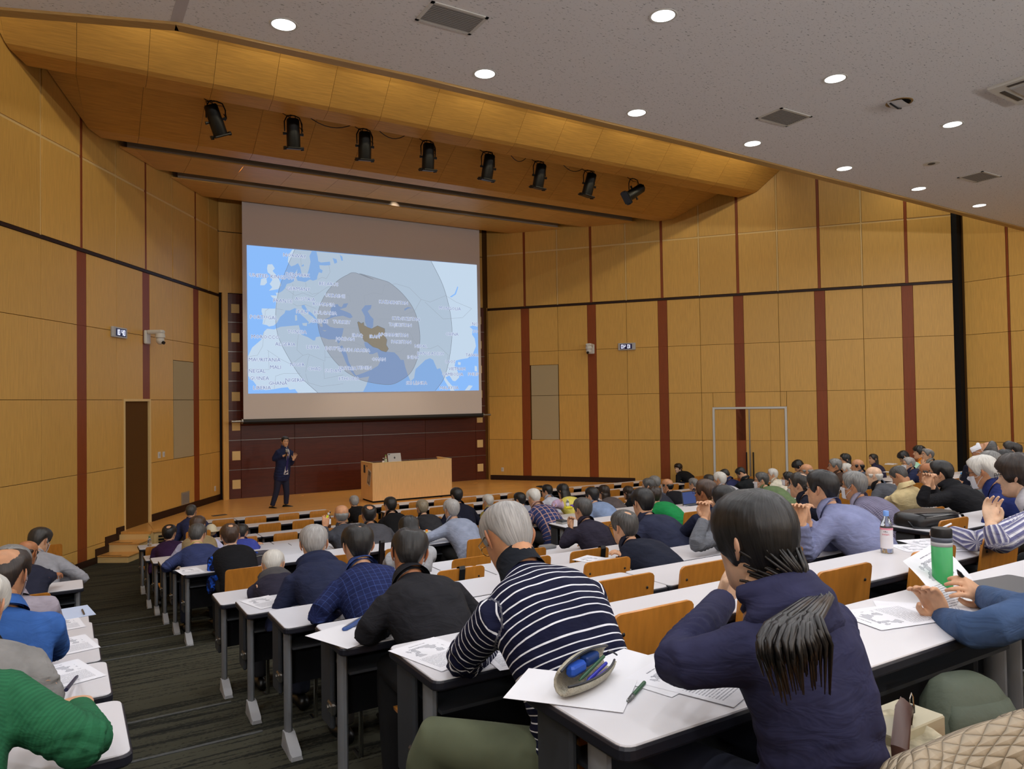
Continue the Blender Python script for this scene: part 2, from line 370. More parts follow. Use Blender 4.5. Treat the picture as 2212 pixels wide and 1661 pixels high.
for k, (u0, u1, h) in enumerate(((5.20, 5.60, .134), (4.82, 5.22, .300))):
    for nm, bx in (('riser', (u0, u1 - .015, 0, .60, 0, h - .022)), ('tread', (u0, u1, 0, .62, h - .022, h))):
        obj(nm, MB().box(*bx, .003).mesh(nm, M_STAGE if nm == 'tread' else M_PALE), steps)
    obj('grip_strip', MB().box(u1 - .05, u1 - .025, .06, .46, h, h + .003).mesh('grip_strip', M_DKTRIM), steps)
obj('riser', MB().box(4.79, 4.81, 0, .60, .30, ZS - .05).mesh('riser', M_PALE), steps)
# stepped dark skirting at the steps and along the stage
sk = MB()
for a, b, z0, z1 in ((5.62, 6.6, 0, .12), (5.30, 5.64, 0, .27), (4.92, 5.32, .1, .44), (4.66, 4.94, .28, ZS + .10)): sk.box(a, b, -.01, .014, z0, z1)
sk.box(0.02, 3.58, -.01, .014, ZS, ZS + .16); o = struct(obj('baseboard_left', sk.mesh('baseboard_left', M_DKTRIM), mtx=ML))
struct(obj('baseboard_right', MB().box(.03, 4.64, -.01, .016, ZS, ZS + .15).mesh('baseboard_right', M_DKTRIM), mtx=MRt))
# back wall of dark boards with bright strips and pale square insets
YB = 20.65
bw = struct(MB().box(3.3, 12.0, YB + .05, YB + .3, 0, 9.6).build('wall_stage', M_BLACKM))
zz = [ZS, -1.735 + Z0, -.948 + Z0, -.16 + Z0, .63 + Z0, 1.415 + Z0, 2.2 + Z0, 2.97 + Z0]
xx = [3.70, 4.03, 5.45, 7.42, 9.41, 11.15, 11.56]
for j in range(len(zz) - 1):
    for i in range(len(xx) - 1):
        MB().box(xx[i] + .003, xx[i + 1] - .003, YB, YB + .05, zz[j] + .004, zz[j + 1] - .012, .003).build('wood_board', M_DKWOOD, bw)
    if j: MB().box(3.70, 11.56, YB - .006, YB + .03, zz[j] - .010, zz[j] + .004).build('metal_strip', M_STEEL, bw)
    c = (zz[j] + zz[j + 1]) / 2 - .02 if j else (zz[0] + zz[1]) / 2 - .0
    for x in (3.905, 11.30): MB().box(x - .105, x + .105, YB - .012, YB + .01, c - .12, c + .12, .004).build('wood_inset', M_PALE, bw)
for x0, x1 in ((3.56, 3.70), (11.56, 11.70)): MB().box(x0, x1, YB - .10, YB + .1, ZS, 2.97 + Z0).build('side_post', M_MAPLE, bw)
for x0, x1, n in ((3.5, 4.6, 1), (10.4, 11.75, 1)):   # paler boards above the dark ones
    for za, zb in ((2.98, 4.6), (4.62, 6.2)): MB().box(x0, x1, YB + .02, YB + .05, za + Z0, zb + Z0).build('wall_panel', M_MAPLE, bw)
# ---- stage ceiling: four faceted baffles
def xl_at(y): return .65038 * y - 9.9603
def xr_at(y): return 28.017 - .8021 * y
def baffle(n, rows, pitch=1.065, mtl=None):
    """rows: list of (Y, z) running from the audience side to the stage; pieces between walls, every piece its own board"""
    root = struct(empty('ceiling_baffle'))
    root['kind'] = 'structure'
    k0 = -1.95 if n < 3 else -1.95
    for j in range(len(rows) - 1):
        (ya, za), (yb, zb) = rows[j], rows[j + 1]
        d = Vector((0, yb - ya, zb - za)).normalized(); nr = Vector((0, -d.z, d.y)); nr = nr if nr.z > 0 else -nr
        x = k0
        while x < 19:
            x0, x1 = x + .003, x + pitch - .003; x += pitch
            la, lb, ra, rb = xl_at(ya) + .03, xl_at(yb) + .03, xr_at(ya) - .03, xr_at(yb) - .03
            q = [(max(x0, la), ya, za), (min(x1, ra), ya, za), (min(x1, rb), yb, zb), (max(x0, lb), yb, zb)]
            if q[1][0] - q[0][0] < .02 and q[2][0] - q[3][0] < .02: continue
            q = [list(p) for p in q]
            for a, b in ((0, 1), (3, 2)):
                if q[b][0] < q[a][0]:
                    v = q[a][0] if x0 < q[a][0] - 1e-6 and x1 < q[a][0] else q[b][0]
                    if x1 < q[a][0]: q[b][0] = q[a][0]
                    else: q[a][0] = q[b][0]
            V = [Vector(p) for p in q]; V2 = [v + nr * .025 for v in V]
            MB().add(V + V2, [(0, 1, 2, 3), (7, 6, 5, 4), (0, 4, 5, 1), (1, 5, 6, 2), (2, 6, 7, 3), (3, 7, 4, 0)]).build('ceiling_panel', M_MAPLE_H, root)
    return root
b1 = baffle(1, [(11.9, 7.55 + Z0), (13.56, 6.33 + Z0), (14.05, 5.80 + Z0), (14.13, 5.745 + Z0), (14.46, 5.66 + Z0)])
b2 = baffle(2, [(14.88, 5.83 + Z0), (15.80, 5.28 + Z0), (15.88, 5.235 + Z0), (16.22, 5.205 + Z0)])
b3 = baffle(3, [(16.74, 5.235 + Z0), (17.98, 5.25 + Z0)])
b4 = baffle(4, [(18.52, 5.26 + Z0), (19.86, 5.275 + Z0)])
for k, (y, z0, z1) in enumerate(((16.72, 5.26, 6.0), (18.50, 5.285, 6.0))):
    struct(MB().box(xl_at(y) + .18, xr_at(y) - .22, y, y + .03, z0 + Z0, z1 + Z0).build('trim_%d' % (10 + k), M_GREYTROUGH))
struct(MB().box(-4, 20, 8.3, 21, 7.7 + Z0, 7.8 + Z0).build('ceiling_upper', M_BLACKM))
struct(MB().box(3.0, 12.5, 19.95, 20.6, 5.9 + Z0, 6 + Z0).build('trim_20', M_BLACKM))
# ---- audience ceiling with a wooden fascia
FAS = [(-7.5, 11.1), (.98, 8.13), (3.63, 8.075), (8.3, 8.15), (15.3, 8.42), (20.3, 8.62)]
zc = HC + Z0
P = [(-9, -5), (24, -5), (24, 8.75)] + FAS[::-1] + [(-9, 11.5)]
ceil_ = struct(MB().prism(P, zc, zc + .12).build('ceiling', M_CEILB))
MB().prism([(.93, -5), (1.04, -5), (1.04, 8.10), (.93, 8.13)], zc - .004, zc).build('ceiling_joint_strip', mat('grey ceiling strip', (196, 190, 192), .9), ceil_)
fz = HC - .075
for a, b in zip(FAS[:-1], FAS[1:]):
    d = (Vector(b) - Vector(a)).normalized(); n = Vector((-d.y, d.x))
    q = [Vector(a), Vector(b), Vector(b) + n * .14, Vector(a) + n * .14]
    MB().prism([(p.x, p.y) for p in q], zc - .028, zc + .34).build('fascia_board', mat('fascia veneer', (176, 140, 84), .5, var=(5, .1), stretch=(.5, 5, 5)), ceil_)
# lamps hidden behind the fascia wash the first baffle and the walls
for x in (-1.3, 1.2, 3.3, 5.4, 7.5, 9.6, 11.7, 13.6, 15.3):
    lamp('cove_lamp', 'SPOT', (x, 12.35, 6.75 + Z0), COVE_W, (1, .86, .55), (x, 13.15, 6.2 + Z0), .06, 120, .9)
for x, y in ((16.9, 12.9), (18.6, 10.4), (-2.3, 12.7)):
    lamp('cove_lamp', 'SPOT', (x, y, 7.1 + Z0), COVE_W * 1.8, (1, .88, .6), (x + .15, y - .1, 3 + Z0), .06, 100, .8)
# stage lighting between the baffles
for x in (5.4, 7.6, 9.8):
    lamp('stage_lamp', 'SPOT', (x, 18.2, 5.6 + Z0), STAGE_W, (1, .80, .54), (x * .9 + .8, 17.7, ZS), .15, 70, .7)
lamp('stage_lamp', 'SPOT', (7.6, 18.25, 5.6 + Z0), STAGE_W * 2.2, (1, .82, .62), (7.65, 20.0, -.5 + Z0), .12, 40, .9)
for x in (3.4, 12.2): lamp('stage_lamp', 'SPOT', (x, 17.0, 5.5 + Z0), STAGE_W * 1.2, (1, .74, .42), (x, 18.6, ZS), .15, 90, .8)
# ---------------------------------------------------------------- ceiling fittings
def disc(r0, r1, z0, z1, n=28): return MB().lathe([(r1, z1), (r1, z0), (r0, z0), (r0, z1)], n, cap=False)
rim_me = MB().lathe([(.122, .012), (.142, .004), (.146, 0), (.140, -.006), (.120, -.003)], 28, cap=False).mesh('rim', M_WHITEMETAL, True)
dif_me = MB().lathe([(.122, .003), (.01, .001)], 28).mesh('diffuser', M_GLOW, True)
names1 = ['second', 'third', 'fourth', 'fifth', 'sixth', 'seventh', 'eighth']
def downlight(x, y, label, grp=None):
    d = empty('ceiling_light', (x, y, zc), 0, label, 'light', grp or 'round ceiling downlights')
    obj('rim', rim_me, d); obj('diffuser', dif_me, d, loc=(0, 0, -.004))
lab1 = ['round white downlight leftmost of the row along the wooden ceiling edge'] + ['round white downlight, %s from the left in the row along the ceiling edge' % names1[i] for i in range(6)]
for (x, y), l in zip(ROW1[:7], lab1): downlight(x, y, l)
for (x, y), l in zip(ROW2[:3], ['large round downlight at the top of the ceiling, beside the big slatted vent', 'round downlight between the square slatted vent and the dark ceiling opening', 'round downlight right of the dark ceiling opening']): downlight(x, y, l)
for (x, y), l in zip(ROW3[:2], ('round downlight beside the white air conditioner panel', 'round downlight beyond the white air conditioner panel')): downlight(x, y, l)
M_SLAT = mat('grey vent slat', (150, 148, 146), .5)
M_VENTBK = mat('dark vent box', (44, 42, 42), .9)
def vent(x, y, w, d, label, n=11):
    v = empty('ceiling_vent', (x, y, zc), 0, label, 'vent')
    fr = MB()
    for a, b, c, e in ((-w / 2, w / 2, -d / 2, -d / 2 + .035), (-w / 2, w / 2, d / 2 - .035, d / 2), (-w / 2, -w / 2 + .035, -d / 2, d / 2), (w / 2 - .035, w / 2, -d / 2, d / 2)): fr.box(a, b, c, e, -.010, .0)
    fr.build('frame', M_WHITEMETAL, v); MB().box(-w / 2 + .03, w / 2 - .03, -d / 2 + .03, d / 2 - .03, -.002, -.0005).build('backing', M_VENTBK, v)
    me = MB().box(-w / 2 + .035, w / 2 - .035, -.009, .009, -.008, -.003).mesh('slat', M_SLAT)
    for i in range(n): obj('slat', me, v, loc=(0, -d / 2 + .035 + (d - .07) * (i + .5) / n, 0))
vent(3.40, 6.68, .64, .41, 'slatted white ceiling vent between two downlights near the top edge')
vent(8.66, 6.79, .65, .44, 'smaller slatted ceiling vent in front of the middle downlights')
vent(14.2, 6.95, .65, .44, 'slatted ceiling vent cut off by the right edge')
# ceiling opening with a hatch hanging askew
t = empty('ceiling_opening', (9.6, 5.68, zc), .1, 'dark recess in the ceiling with an open curved lid hanging under it', 'hatch')
MB().lathe([(.17, .001), (.165, -.006), (.14, -.006), (.14, -.001)], 20).build('rim', mat('tan ring', (150, 118, 70), .6), t)
MB().lathe([(.14, -.0065), (.0, -.0066)], 20).build('dark_opening', M_BLACKM, t)
h = MB(); h.rings([[(-.17 + .34 * i / 8, -.11 + .20 * j, -.035 - .05 * (1 - ((i - 4) / 4) ** 2) * (.3 + .7 * j) + .03 * j) for i in range(9)] for j in (0, .5, 1)], cap=False, close=False)
h.build('lid', mat('white lid', (214, 212, 212), .6), t, True); MB().tube([(-.15, .05, -.03), (0, .02, -.075), (.15, .05, -.03)], .012, 6).build('cable', M_BLACK, t)
t = empty('ceiling_sensor', (12.63, 6.94, zc), 0, 'small round smoke sensor on the ceiling right of the downlight row', 'sensor')
MB().lathe([(.13, 0), (.128, -.004), (.07, -.006)], 20).build('plate', M_WHITEMETAL, t); MB().lathe([(.06, -.006), (.05, -.012), (0, -.013)], 16).build('sensor_head', M_DKGREY, t)
t = empty('ceiling_air_conditioner', (10.62, 4.40, zc), .04, 'white four-way air conditioner panel at the right edge of the ceiling', 'air conditioner')
MB().box(-.475, .475, -.475, .475, -.04, 0, .02).build('panel', M_WHITEMETAL, t)
for sx, sy, a, b in ((0, .37, .26, .03), (0, -.37, .26, .03), (.37, 0, .03, .26), (-.37, 0, .03, .26)): MB().box(sx - a, sx + a, sy - b, sy + b, -.044, -.039).build('air_slot', M_DKGREY, t)
MB().box(-.27, .27, -.27, .27, -.05, -.038, .01).build('intake_grille', M_LTGREY, t)
# ---------------------------------------------------------------- spotlights on their pipe
yr = 14.85; zr = 5.86 + Z0
rail = empty('lighting_pipe', (0, 0, 0), 0, 'long grey lighting pipe carrying eight black spotlights under the baffle', 'pipe')
MB().tube([(xl_at(yr) + .42, yr - .04, zr + .03), (xr_at(yr) - .42, yr - .04, zr + .03)], .032, 10).build('pipe', M_GREY, rail, True)
for x in (.9, 4.6, 8.3, 12.0, 14.9): MB().tube([(x, yr - .04, zr + .03), (x, yr + .15, zr + .25), (x, yr + .2, zr + .6)], .012, 6).build('hanger', M_GREY, rail)
def spotlight(x, tilt, roll, label, drop=.62):
    o = empty('stage_spotlight', (x, yr - .04, zr), 0, label, 'spotlight', 'black spotlights on the pipe')
    MB().box(-.035, .035, -.04, .04, -.07, .07, .01).build('clamp', M_BLACK, o)
    yk = MB(); yk.tube([(-.17, 0, -drop + .20), (-.175, 0, -.22), (-.12, 0, -.10), (0, 0, -.07), (.12, 0, -.10), (.175, 0, -.22), (.17, 0, -drop + .20)], .013, 6); yk.build('yoke', M_BLACK, o, True)
    b = MB(); b.lathe([(.02, .30), (.10, .30), (.125, .27), (.13, .0), (.135, -.02), (.135, -.26), (.0, -.26)], 14); b.tube([(-.05, 0, .3), (-.05, 0, .36), (.05, 0, .36), (.05, 0, .3)], .010, 6)
    bo = b.build('lamp_body', M_BLACK, o, 50, loc=(0, 0, -drop + .17)); bo.rotation_euler = (math.radians(tilt), math.radians(roll), 0)
    e = MB(); e.box(-.17, .17, -.17, .17, -.29, -.255, .02); e.box(-.19, -.16, -.06, .06, -.31, -.24); e.box(.16, .19, -.06, .06, -.31, -.24); e.build('colour_frame', M_BLACK, bo)
    for s in (-1, 1): MB().tube([(s * .13, 0, 0), (s * .20, 0, 0)], [.02, .03], 8).build('knob', M_BLACK, bo)
    c = MB(); c.tube([(-.25, 0, .03), (-.2, .02, -.06), (0, .03, -.14), (.16, .06, -.12), (.21, .06, -.35), (.15, .06, -drop + .35)], .008, 5); c.build('cable', M_BLACK, o, True)
sp = [(2.474, 18, -24), (3.938, 14, -5), (5.435, 14, -4), (6.904, 13, -3), (8.425, 14, 3), (9.855, 14, 4), (11.356, 14, 9), (12.833, 10, 56)]
sl = ['leftmost black spotlight, tilted towards the left wall', 'second black spotlight from the left on the pipe, with a looping cable', 'third black spotlight from the left on the pipe', 'fourth black spotlight from the left on the pipe', 'fifth black spotlight from the left on the pipe', 'sixth black spotlight from the left on the pipe', 'seventh black spotlight, second from the right end of the pipe', 'rightmost black spotlight, swung round to point left']
for (x, a, b), l in zip(sp, sl): spotlight(x, a, b, l)
for i, (a, b) in enumerate(((4.2, 5.2), (5.7, 6.4), (9.0, 9.5), (10.5, 11.2))):
    w = MB(); w.tube([(a + (b - a) * k / 8, yr - .06, zr - .02 - .16 * (1 - ((k - 4) / 4) ** 2)) for k in range(9)], .009, 5)
    tag(w.build('slack_cable', M_BLACK, None, True), ['black cable drooping from the pipe after the second spotlight', 'black cable loop between the third and fourth spotlights', 'black cable loop between the fifth and sixth spotlights', 'black cable drooping before the seventh spotlight'][i], 'cable')
# ---------------------------------------------------------------- projection screen and its map
YS = 20.03
def SC(px, py, dy=0): p = UY(px, py, YS); return (p.x, p.z)
def ZM(x, y): return SC(480 + x / 3.5677, 420 + y / 3.5677)       # from a 3.57x enlargement of the picture
scr = empty('projection_screen', (7.5, YS, Z0), 0, 'wide white projection screen pulled down over the dark stage wall', 'screen')
x0, z1 = 3.975, 5.45; x1 = 11.045; zb = -.40
MB().box(x0 - 7.5, x1 - 7.5, .006, .014, zb, z1).build('fabric', M_FABRICW, scr)
MB().tube([(x0 - 7.5 - .02, .01, zb - .05), (x1 - 7.5 + .02, .01, zb - .05)], .065, 14).build('roller', M_BLACK, scr, True)
for s, x in ((-1, x0 - 7.5), (1, x1 - 7.5)):
    e = MB(); e.tube([(x + s * .02, .01, zb - .04), (x + s * .05, .01, zb - .04)], .075, 12); e.tube([(x + s * .05, .01, zb - .04), (x + s * .30, .01, zb - .04)], .036, 12); e.build('end_cap', M_STEEL, scr, 40)
def emis(name, col, k=1.0):
    if name in MATS: return MATS[name]
    M = bpy.data.materials.new(name); M.use_nodes = True; MATS[name] = M; N = M.node_tree.nodes; N.remove(N['Principled BSDF'])
    e = N.new('ShaderNodeEmission'); e.inputs[0].default_value = lin(col); e.inputs[1].default_value = k; M.node_tree.links.new(e.outputs[0], N['Material Output'].inputs[0]); return M
def veil(name, col, a):
    M = emis(name, col); nt = M.node_tree; N = nt.nodes; t = N.new('ShaderNodeBsdfTransparent'); mx = N.new('ShaderNodeMixShader'); mx.inputs[0].default_value = a
    e = [n for n in N if n.type == 'EMISSION'][0]; nt.links.new(t.outputs[0], mx.inputs[1]); nt.links.new(e.outputs[0], mx.inputs[2]); nt.links.new(mx.outputs[0], N['Material Output'].inputs[0]); return M
from mathutils.geometry import tessellate_polygon
mp = empty('projected_map', (0, YS, 0), 0, 'glowing projected map of Europe, Africa and Asia with two shaded range circles', 'projection')
def flat(name, polys, m, dy, raw=False):
    b = MB()
    for P in polys:
        Q = P if raw else [ZM(*p) for p in P]
        V = [Vector((q[0], q[1], 0)) for q in Q]
        tri = tessellate_polygon([V]); o = len(b.v)
        b.v += [(q[0], -dy, q[1]) for q in Q]; b.f += [tuple(i + o for i in t) for t in tri]; b.mi += [0] * len(tri)
    return b.build(name, m, mp)
LN = 4.095; RX = 10.945; ZT = 4.20 + Z0; ZBt = .305 + Z0
E_SEA = emis('map sea', (140, 188, 250)); E_LAND = emis('map land', (197, 216, 235)); E_TXT = emis('map halo', (226, 234, 250)); E_INK = emis('map ink', (108, 128, 176)); E_LINE = emis('map border', (150, 160, 172))
P4 = [ZM(189, 390), ZM(1961, 543), ZM(1978, 1510), ZM(200, 1535)]
flat('map_sea', [P4], E_SEA, .004, True)
land = [
 [(540, 424), (510, 470), (505, 520), (530, 555), (560, 545), (583, 530), (600, 560), (607, 590), (615, 640), (640, 640), (655, 615), (668, 575), (680, 520), (672, 475), (690, 437)],           # Scandinavia
 [(725, 441), (735, 480), (740, 515), (760, 525), (830, 518), (833, 545), (790, 548), (748, 545), (752, 572), (773, 585), (768, 606), (745, 600), (733, 630), (730, 655), (700, 665), (675, 656), (640, 675), (600, 668), (580, 665), (570, 640), (575, 610), (580, 575), (565, 600), (552, 640), (553, 668), (525, 683), (497, 690), (482, 725), (462, 745), (440, 758), (412, 757), (420, 780), (372, 778), (385, 795), (405, 800), (415, 835), (410, 880), (352, 880), (305, 878), (302, 900), (316, 945), (310, 1000), (345, 1008), (360, 1018), (398, 1010), (425, 985), (445, 945), (480, 915), (487, 893), (520, 895), (560, 876), (585, 890), (605, 925), (640, 955), (668, 985), (660, 1000), (690, 985), (697, 968), (715, 965), (700, 945), (670, 925), (640, 905), (612, 870), (612, 855), (632, 850), (655, 890), (690, 915), (712, 940), (728, 960), (745, 1000), (758, 1020), (775, 1020), (770, 990), (780, 965), (805, 955), (830, 945), (840, 915), (835, 880), (860, 850), (890, 845), (898, 860), (920, 870), (935, 842), (970, 838), (955, 870), (905, 885), (960, 905), (990, 920), (1005, 945), (985, 955), (930, 935), (870, 942), (830, 955), (805, 965), (805, 1000), (830, 1020), (870, 1030), (900, 1030), (935, 1030), (928, 1070), (915, 1110), (905, 1140), (893, 1150), (905, 1178), (915, 1165), (925, 1165), (960, 1230), (975, 1290), (1000, 1340), (1020, 1380), (1032, 1395), (1090, 1375), (1150, 1350), (1200, 1320), (1216, 1290), (1195, 1215), (1160, 1230), (1135, 1230), (1120, 1200), (1100, 1170), (1093, 1140), (1115, 1140), (1160, 1175), (1200, 1190), (1262, 1212), (1325, 1217), (1355, 1245), (1375, 1275), (1398, 1275), (1410, 1330), (1430, 1390), (1450, 1440), (1478, 1415), (1485, 1370), (1490, 1345), (1540, 1300), (1565, 1275), (1600, 1262), (1625, 1275), (1655, 1345), (1680, 1340), (1700, 1390), (1710, 1430), (1740, 1480), (1760, 1513), (1790, 1513), (1775, 1480), (1740, 1440), (1720, 1410), (1750, 1395), (1775, 1435), (1795, 1440), (1825, 1410), (1822, 1380), (1790, 1320), (1800, 1280), (1840, 1270), (1890, 1262), (1930, 1230), (1955, 1170), (1945, 1110), (1925, 1080), (1930, 1040), (1905, 1020), (1930, 1010), (1968, 1020), (1961, 543)],   # Eurasia
 [(198, 1250), (230, 1180), (265, 1150), (300, 1120), (320, 1060), (345, 1035), (400, 1040), (450, 1020), (540, 1012), (590, 1008), (600, 1045), (590, 1060), (620, 1085), (660, 1100), (700, 1125), (715, 1125), (722, 1100), (750, 1095), (820, 1118), (880, 1118), (893, 1150), (900, 1180), (930, 1240), (950, 1290), (980, 1350), (1020, 1400), (1060, 1415), (1133, 1402), (1110, 1470), (1085, 1520), (583, 1530), (560, 1500), (520, 1505), (505, 1486), (455, 1490), (400, 1500), (330, 1508), (270, 1480), (240, 1440), (200, 1400)],   # Africa
 [(350, 540), (385, 538), (405, 570), (388, 590), (410, 615), (440, 660), (455, 700), (430, 730), (360, 742), (385, 715), (365, 690), (385, 660), (375, 620), (350, 600), (345, 570)],
 [(300, 650), (340, 645), (345, 680), (325, 700), (292, 700)],
 [(615, 992), (655, 990), (650, 1015), (622, 1010)], [(560, 930), (575, 930), (578, 970), (562, 975)],
 [(1490, 1430), (1505, 1450), (1500, 1472), (1487, 1465)], [(1945, 1320), (1962, 1325), (1965, 1365), (1945, 1360)], [(1818, 1290), (1838, 1295), (1835, 1315), (1815, 1310)], [(1900, 1470), (1930, 1475), (1905, 1508), (1868, 1511)], [(770, 1045), (805, 1048), (790, 1056)],
]
flat('map_land', land, E_LAND, .007)
lake = [[(1072, 890), (1100, 855), (1150, 852), (1145, 880), (1120, 900), (1140, 935), (1165, 960), (1162, 1020), (1145, 1035), (1115, 1020), (1100, 985), (1098, 940)], [(850, 490), (880, 500), (885, 525), (865, 535)], [(905, 465), (925, 480), (930, 510), (918, 512)], [(610, 548), (628, 538), (628, 552), (614, 556)],
 [(1752, 790), (1790, 765), (1812, 708), (1818, 715), (1800, 770), (1765, 793)], [(1402, 882), (1430, 868), (1462, 875), (1430, 880), (1405, 897)]]
flat('map_lakes', lake, E_SEA, .010)
def curve(P, n=6):
    out = []; k = len(P)
    for i in range(k):
        a, b, c, d = [np.array(P[(i + j) % k], float) for j in (-1, 0, 1, 2)]
        for t in np.linspace(0, 1, n, endpoint=False): out.append(tuple(.5 * ((2 * b) + (c - a) * t + (2 * a - 5 * b + 4 * c - d) * t * t + (3 * b - a - 3 * c + d) * t ** 3)))
    return out
oc = [(560, 420), (500, 560), (440, 720), (412, 890), (415, 1020), (440, 1120), (500, 1240), (600, 1400), (735, 1528), (1640, 1512), (1705, 1420), (1745, 1280), (1768, 1100), (1762, 960), (1735, 820), (1690, 680), (1606, 512)]
ic = curve([(1028, 605), (960, 622), (880, 672), (800, 760), (745, 880), (735, 1000), (770, 1130), (830, 1240), (920, 1340), (1000, 1395), (1100, 1440), (1280, 1466), (1380, 1430), (1460, 1360), (1510, 1230), (1520, 1060), (1480, 900), (1400, 780), (1300, 690), (1230, 660)]) + [(1165, 655)]
def arcs(P):
    o = []
    for i in range(len(P) - 1):
        a, b, c, d = [np.array(P[max(0, min(len(P) - 1, i + j))], float) for j in (-1, 0, 1, 2)]
        for t in np.linspace(0, 1, 6, endpoint=False): o.append(tuple(.5 * ((2 * b) + (c - a) * t + (2 * a - 5 * b + 4 * c - d) * t * t + (3 * b - a - 3 * c + d) * t ** 3)))
    return o + [P[-1]]
ocf = arcs(oc[:9]) + arcs(oc[9:])
flat('outer_range_circle', [ocf], veil('map outer veil', (128, 142, 160), .34), .013)
flat('inner_range_circle', [ic], veil('map inner veil', (120, 100, 96), .36), .016)
iran = [(1040, 985), (1050, 980), (1070, 995), (1088, 985), (1092, 1010), (1120, 1025), (1150, 1035), (1195, 1012), (1250, 1035), (1255, 1100), (1268, 1120), (1262, 1160), (1280, 1190), (1262, 1215), (1225, 1205), (1200, 1187), (1160, 1175), (1135, 1155), (1115, 1138), (1093, 1132), (1075, 1095), (1055, 1050)]
flat('shaded_country', [iran], emis('map shaded country', (140, 132, 118)), .019)
def strip(P, w=2.6):
    out = []
    for a, b in zip(P[:-1], P[1:]):
        a = np.array(a, float); b = np.array(b, float); d = b - a; l = np.hypot(*d)
        if l < .1: continue
        n = np.array([-d[1], d[0]]) / l * w / 2; out.append([tuple(a - n), tuple(b - n), tuple(b + n), tuple(a + n)])
    return out
flat('range_outline', strip(arcs(oc[:9])) + strip(arcs(oc[9:])) + strip(ic + ic[:1]) + strip(iran + iran[:1]), emis('map outline', (116, 124, 136)), .021)
bor = [[(360, 878), (330, 900), (330, 960), (318, 1000)], [(410, 880), (470, 890)], [(485, 725), (520, 750), (560, 780), (620, 760), (700, 790), (800, 720), (860, 700)], [(540, 690), (550, 740), (540, 800), (540, 840), (575, 860), (640, 850), (720, 880)], [(640, 680), (650, 740), (690, 770), (740, 760)], [(820, 545), (830, 600), (800, 650), (770, 640), (735, 655)], [(760, 850), (830, 840), (850, 800), (920, 770), (980, 780), (985, 830)], [(1100, 855), (1090, 780), (1160, 760), (1230, 770), (1250, 700), (1340, 690), (1440, 720), (1530, 810), (1480, 900), (1400, 930), (1300, 960), (1190, 960)], [(1530, 810), (1600, 830), (1720, 780), (1800, 830), (1920, 880), (1850, 950), (1700, 960), (1560, 830)], [(1255, 1035), (1330, 1040), (1440, 1060), (1470, 1110), (1430, 1160), (1370, 1210), (1325, 1217)], [(1440, 1060), (1400, 1110), (1470, 1115), (1520, 1180), (1600, 1190), (1660, 1165), (1690, 1190), (1740, 1240), (1730, 1300)], [(935, 1030), (1040, 1030), (1060, 1090), (1100, 1140)], [(925, 1110), (980, 1130), (1060, 1160), (1115, 1190)], [(1055, 1330), (1120, 1310), (1180, 1280)], [(590, 1060), (580, 1120), (575, 1200), (620, 1240), (660, 1230), (790, 1285), (790, 1110)], [(790, 1255), (940, 1255)], [(345, 1200), (450, 1270), (530, 1310), (620, 1240)], [(200, 1250), (270, 1240), (310, 1170), (320, 1060)], [(355, 1205), (360, 1350), (210, 1345)], [(640, 1370), (660, 1270), (670, 1235)], [(780, 1290), (785, 1420), (930, 1390)], [(640, 1380), (660, 1450), (760, 1480), (930, 1460)], [(400, 1500), (410, 1400), (470, 1380), (600, 1380)], [(690, 1000), (720, 990), (745, 985)], [(600, 450), (608, 560)], [(1905, 1245), (1900, 1262)]]
flat('country_borders', sum((strip(b, 1.7) for b in bor), []), E_LINE, .0225)
words = [('NORWAY', 557, 475), ('UNITED KINGDOM', 387, 635), ('DENMARK', 582, 622), ('GERMANY', 585, 730), ('FRANCE', 466, 822), ('AUSTRIA', 637, 809), ('ITALY', 618, 906), ('ROMANIA', 781, 849), ('BULGARIA', 793, 915), ('GREECE', 746, 978), ('TURKEY', 919, 985), ('BELARUS', 819, 692), ('UKRAINE', 869, 783), ('PORTUGAL', 319, 949), ('MOROCCO', 331, 1100), ('TUNISIA', 575, 1061), ('ALGERIA', 485, 1156), ('LIBYA', 697, 1178), ('EGYPT', 847, 1188), ('MAURITANIA', 306, 1275), ('MALI', 409, 1333), ('NIGER', 577, 1313), ('CHAD', 711, 1345), ('SUDAN', 852, 1360), ('NEGAL', 246, 1362), ('GUINEA', 284, 1418), ('GHANA', 427, 1456), ('NIGERIA', 558, 1432), ('LIBERIA', 305, 1491), ('ETHIOPIA', 974, 1421), ('ERITREA', 965, 1341), ('YEMEN', 1092, 1337), ('OMAN', 1205, 1272), ('SAUDI ARABIA', 1018, 1201), ('JORDAN', 947, 1115), ('IRAQ', 1041, 1087), ('IRAN', 1173, 1097), ('AFGHANISTAN', 1316, 1084), ('PAKISTAN', 1378, 1138), ('KAZAKHSTAN', 1319, 834), ('KYRGYZSTAN', 1416, 960), ('TAJIKISTAN', 1371, 1007), ('MONGOLIA', 1752, 880), ('CHINA', 1768, 1078), ('NEPAL', 1529, 1171), ('BANGLADESH', 1604, 1227), ('INDIA', 1469, 1256), ('SRI LANKA', 1496, 1454), ('LAOS', 1755, 1290), ('VIETNAM', 1807, 1345), ('CAMBODIA', 1773, 1387), ('MALAYSIA', 1746, 1491), ('TAIWA', 1940, 1240), ('PHILIP', 1938, 1386), ('NO', 1952, 1000), ('SO', 1955, 1057)]
tb = MB(); hb = MB()
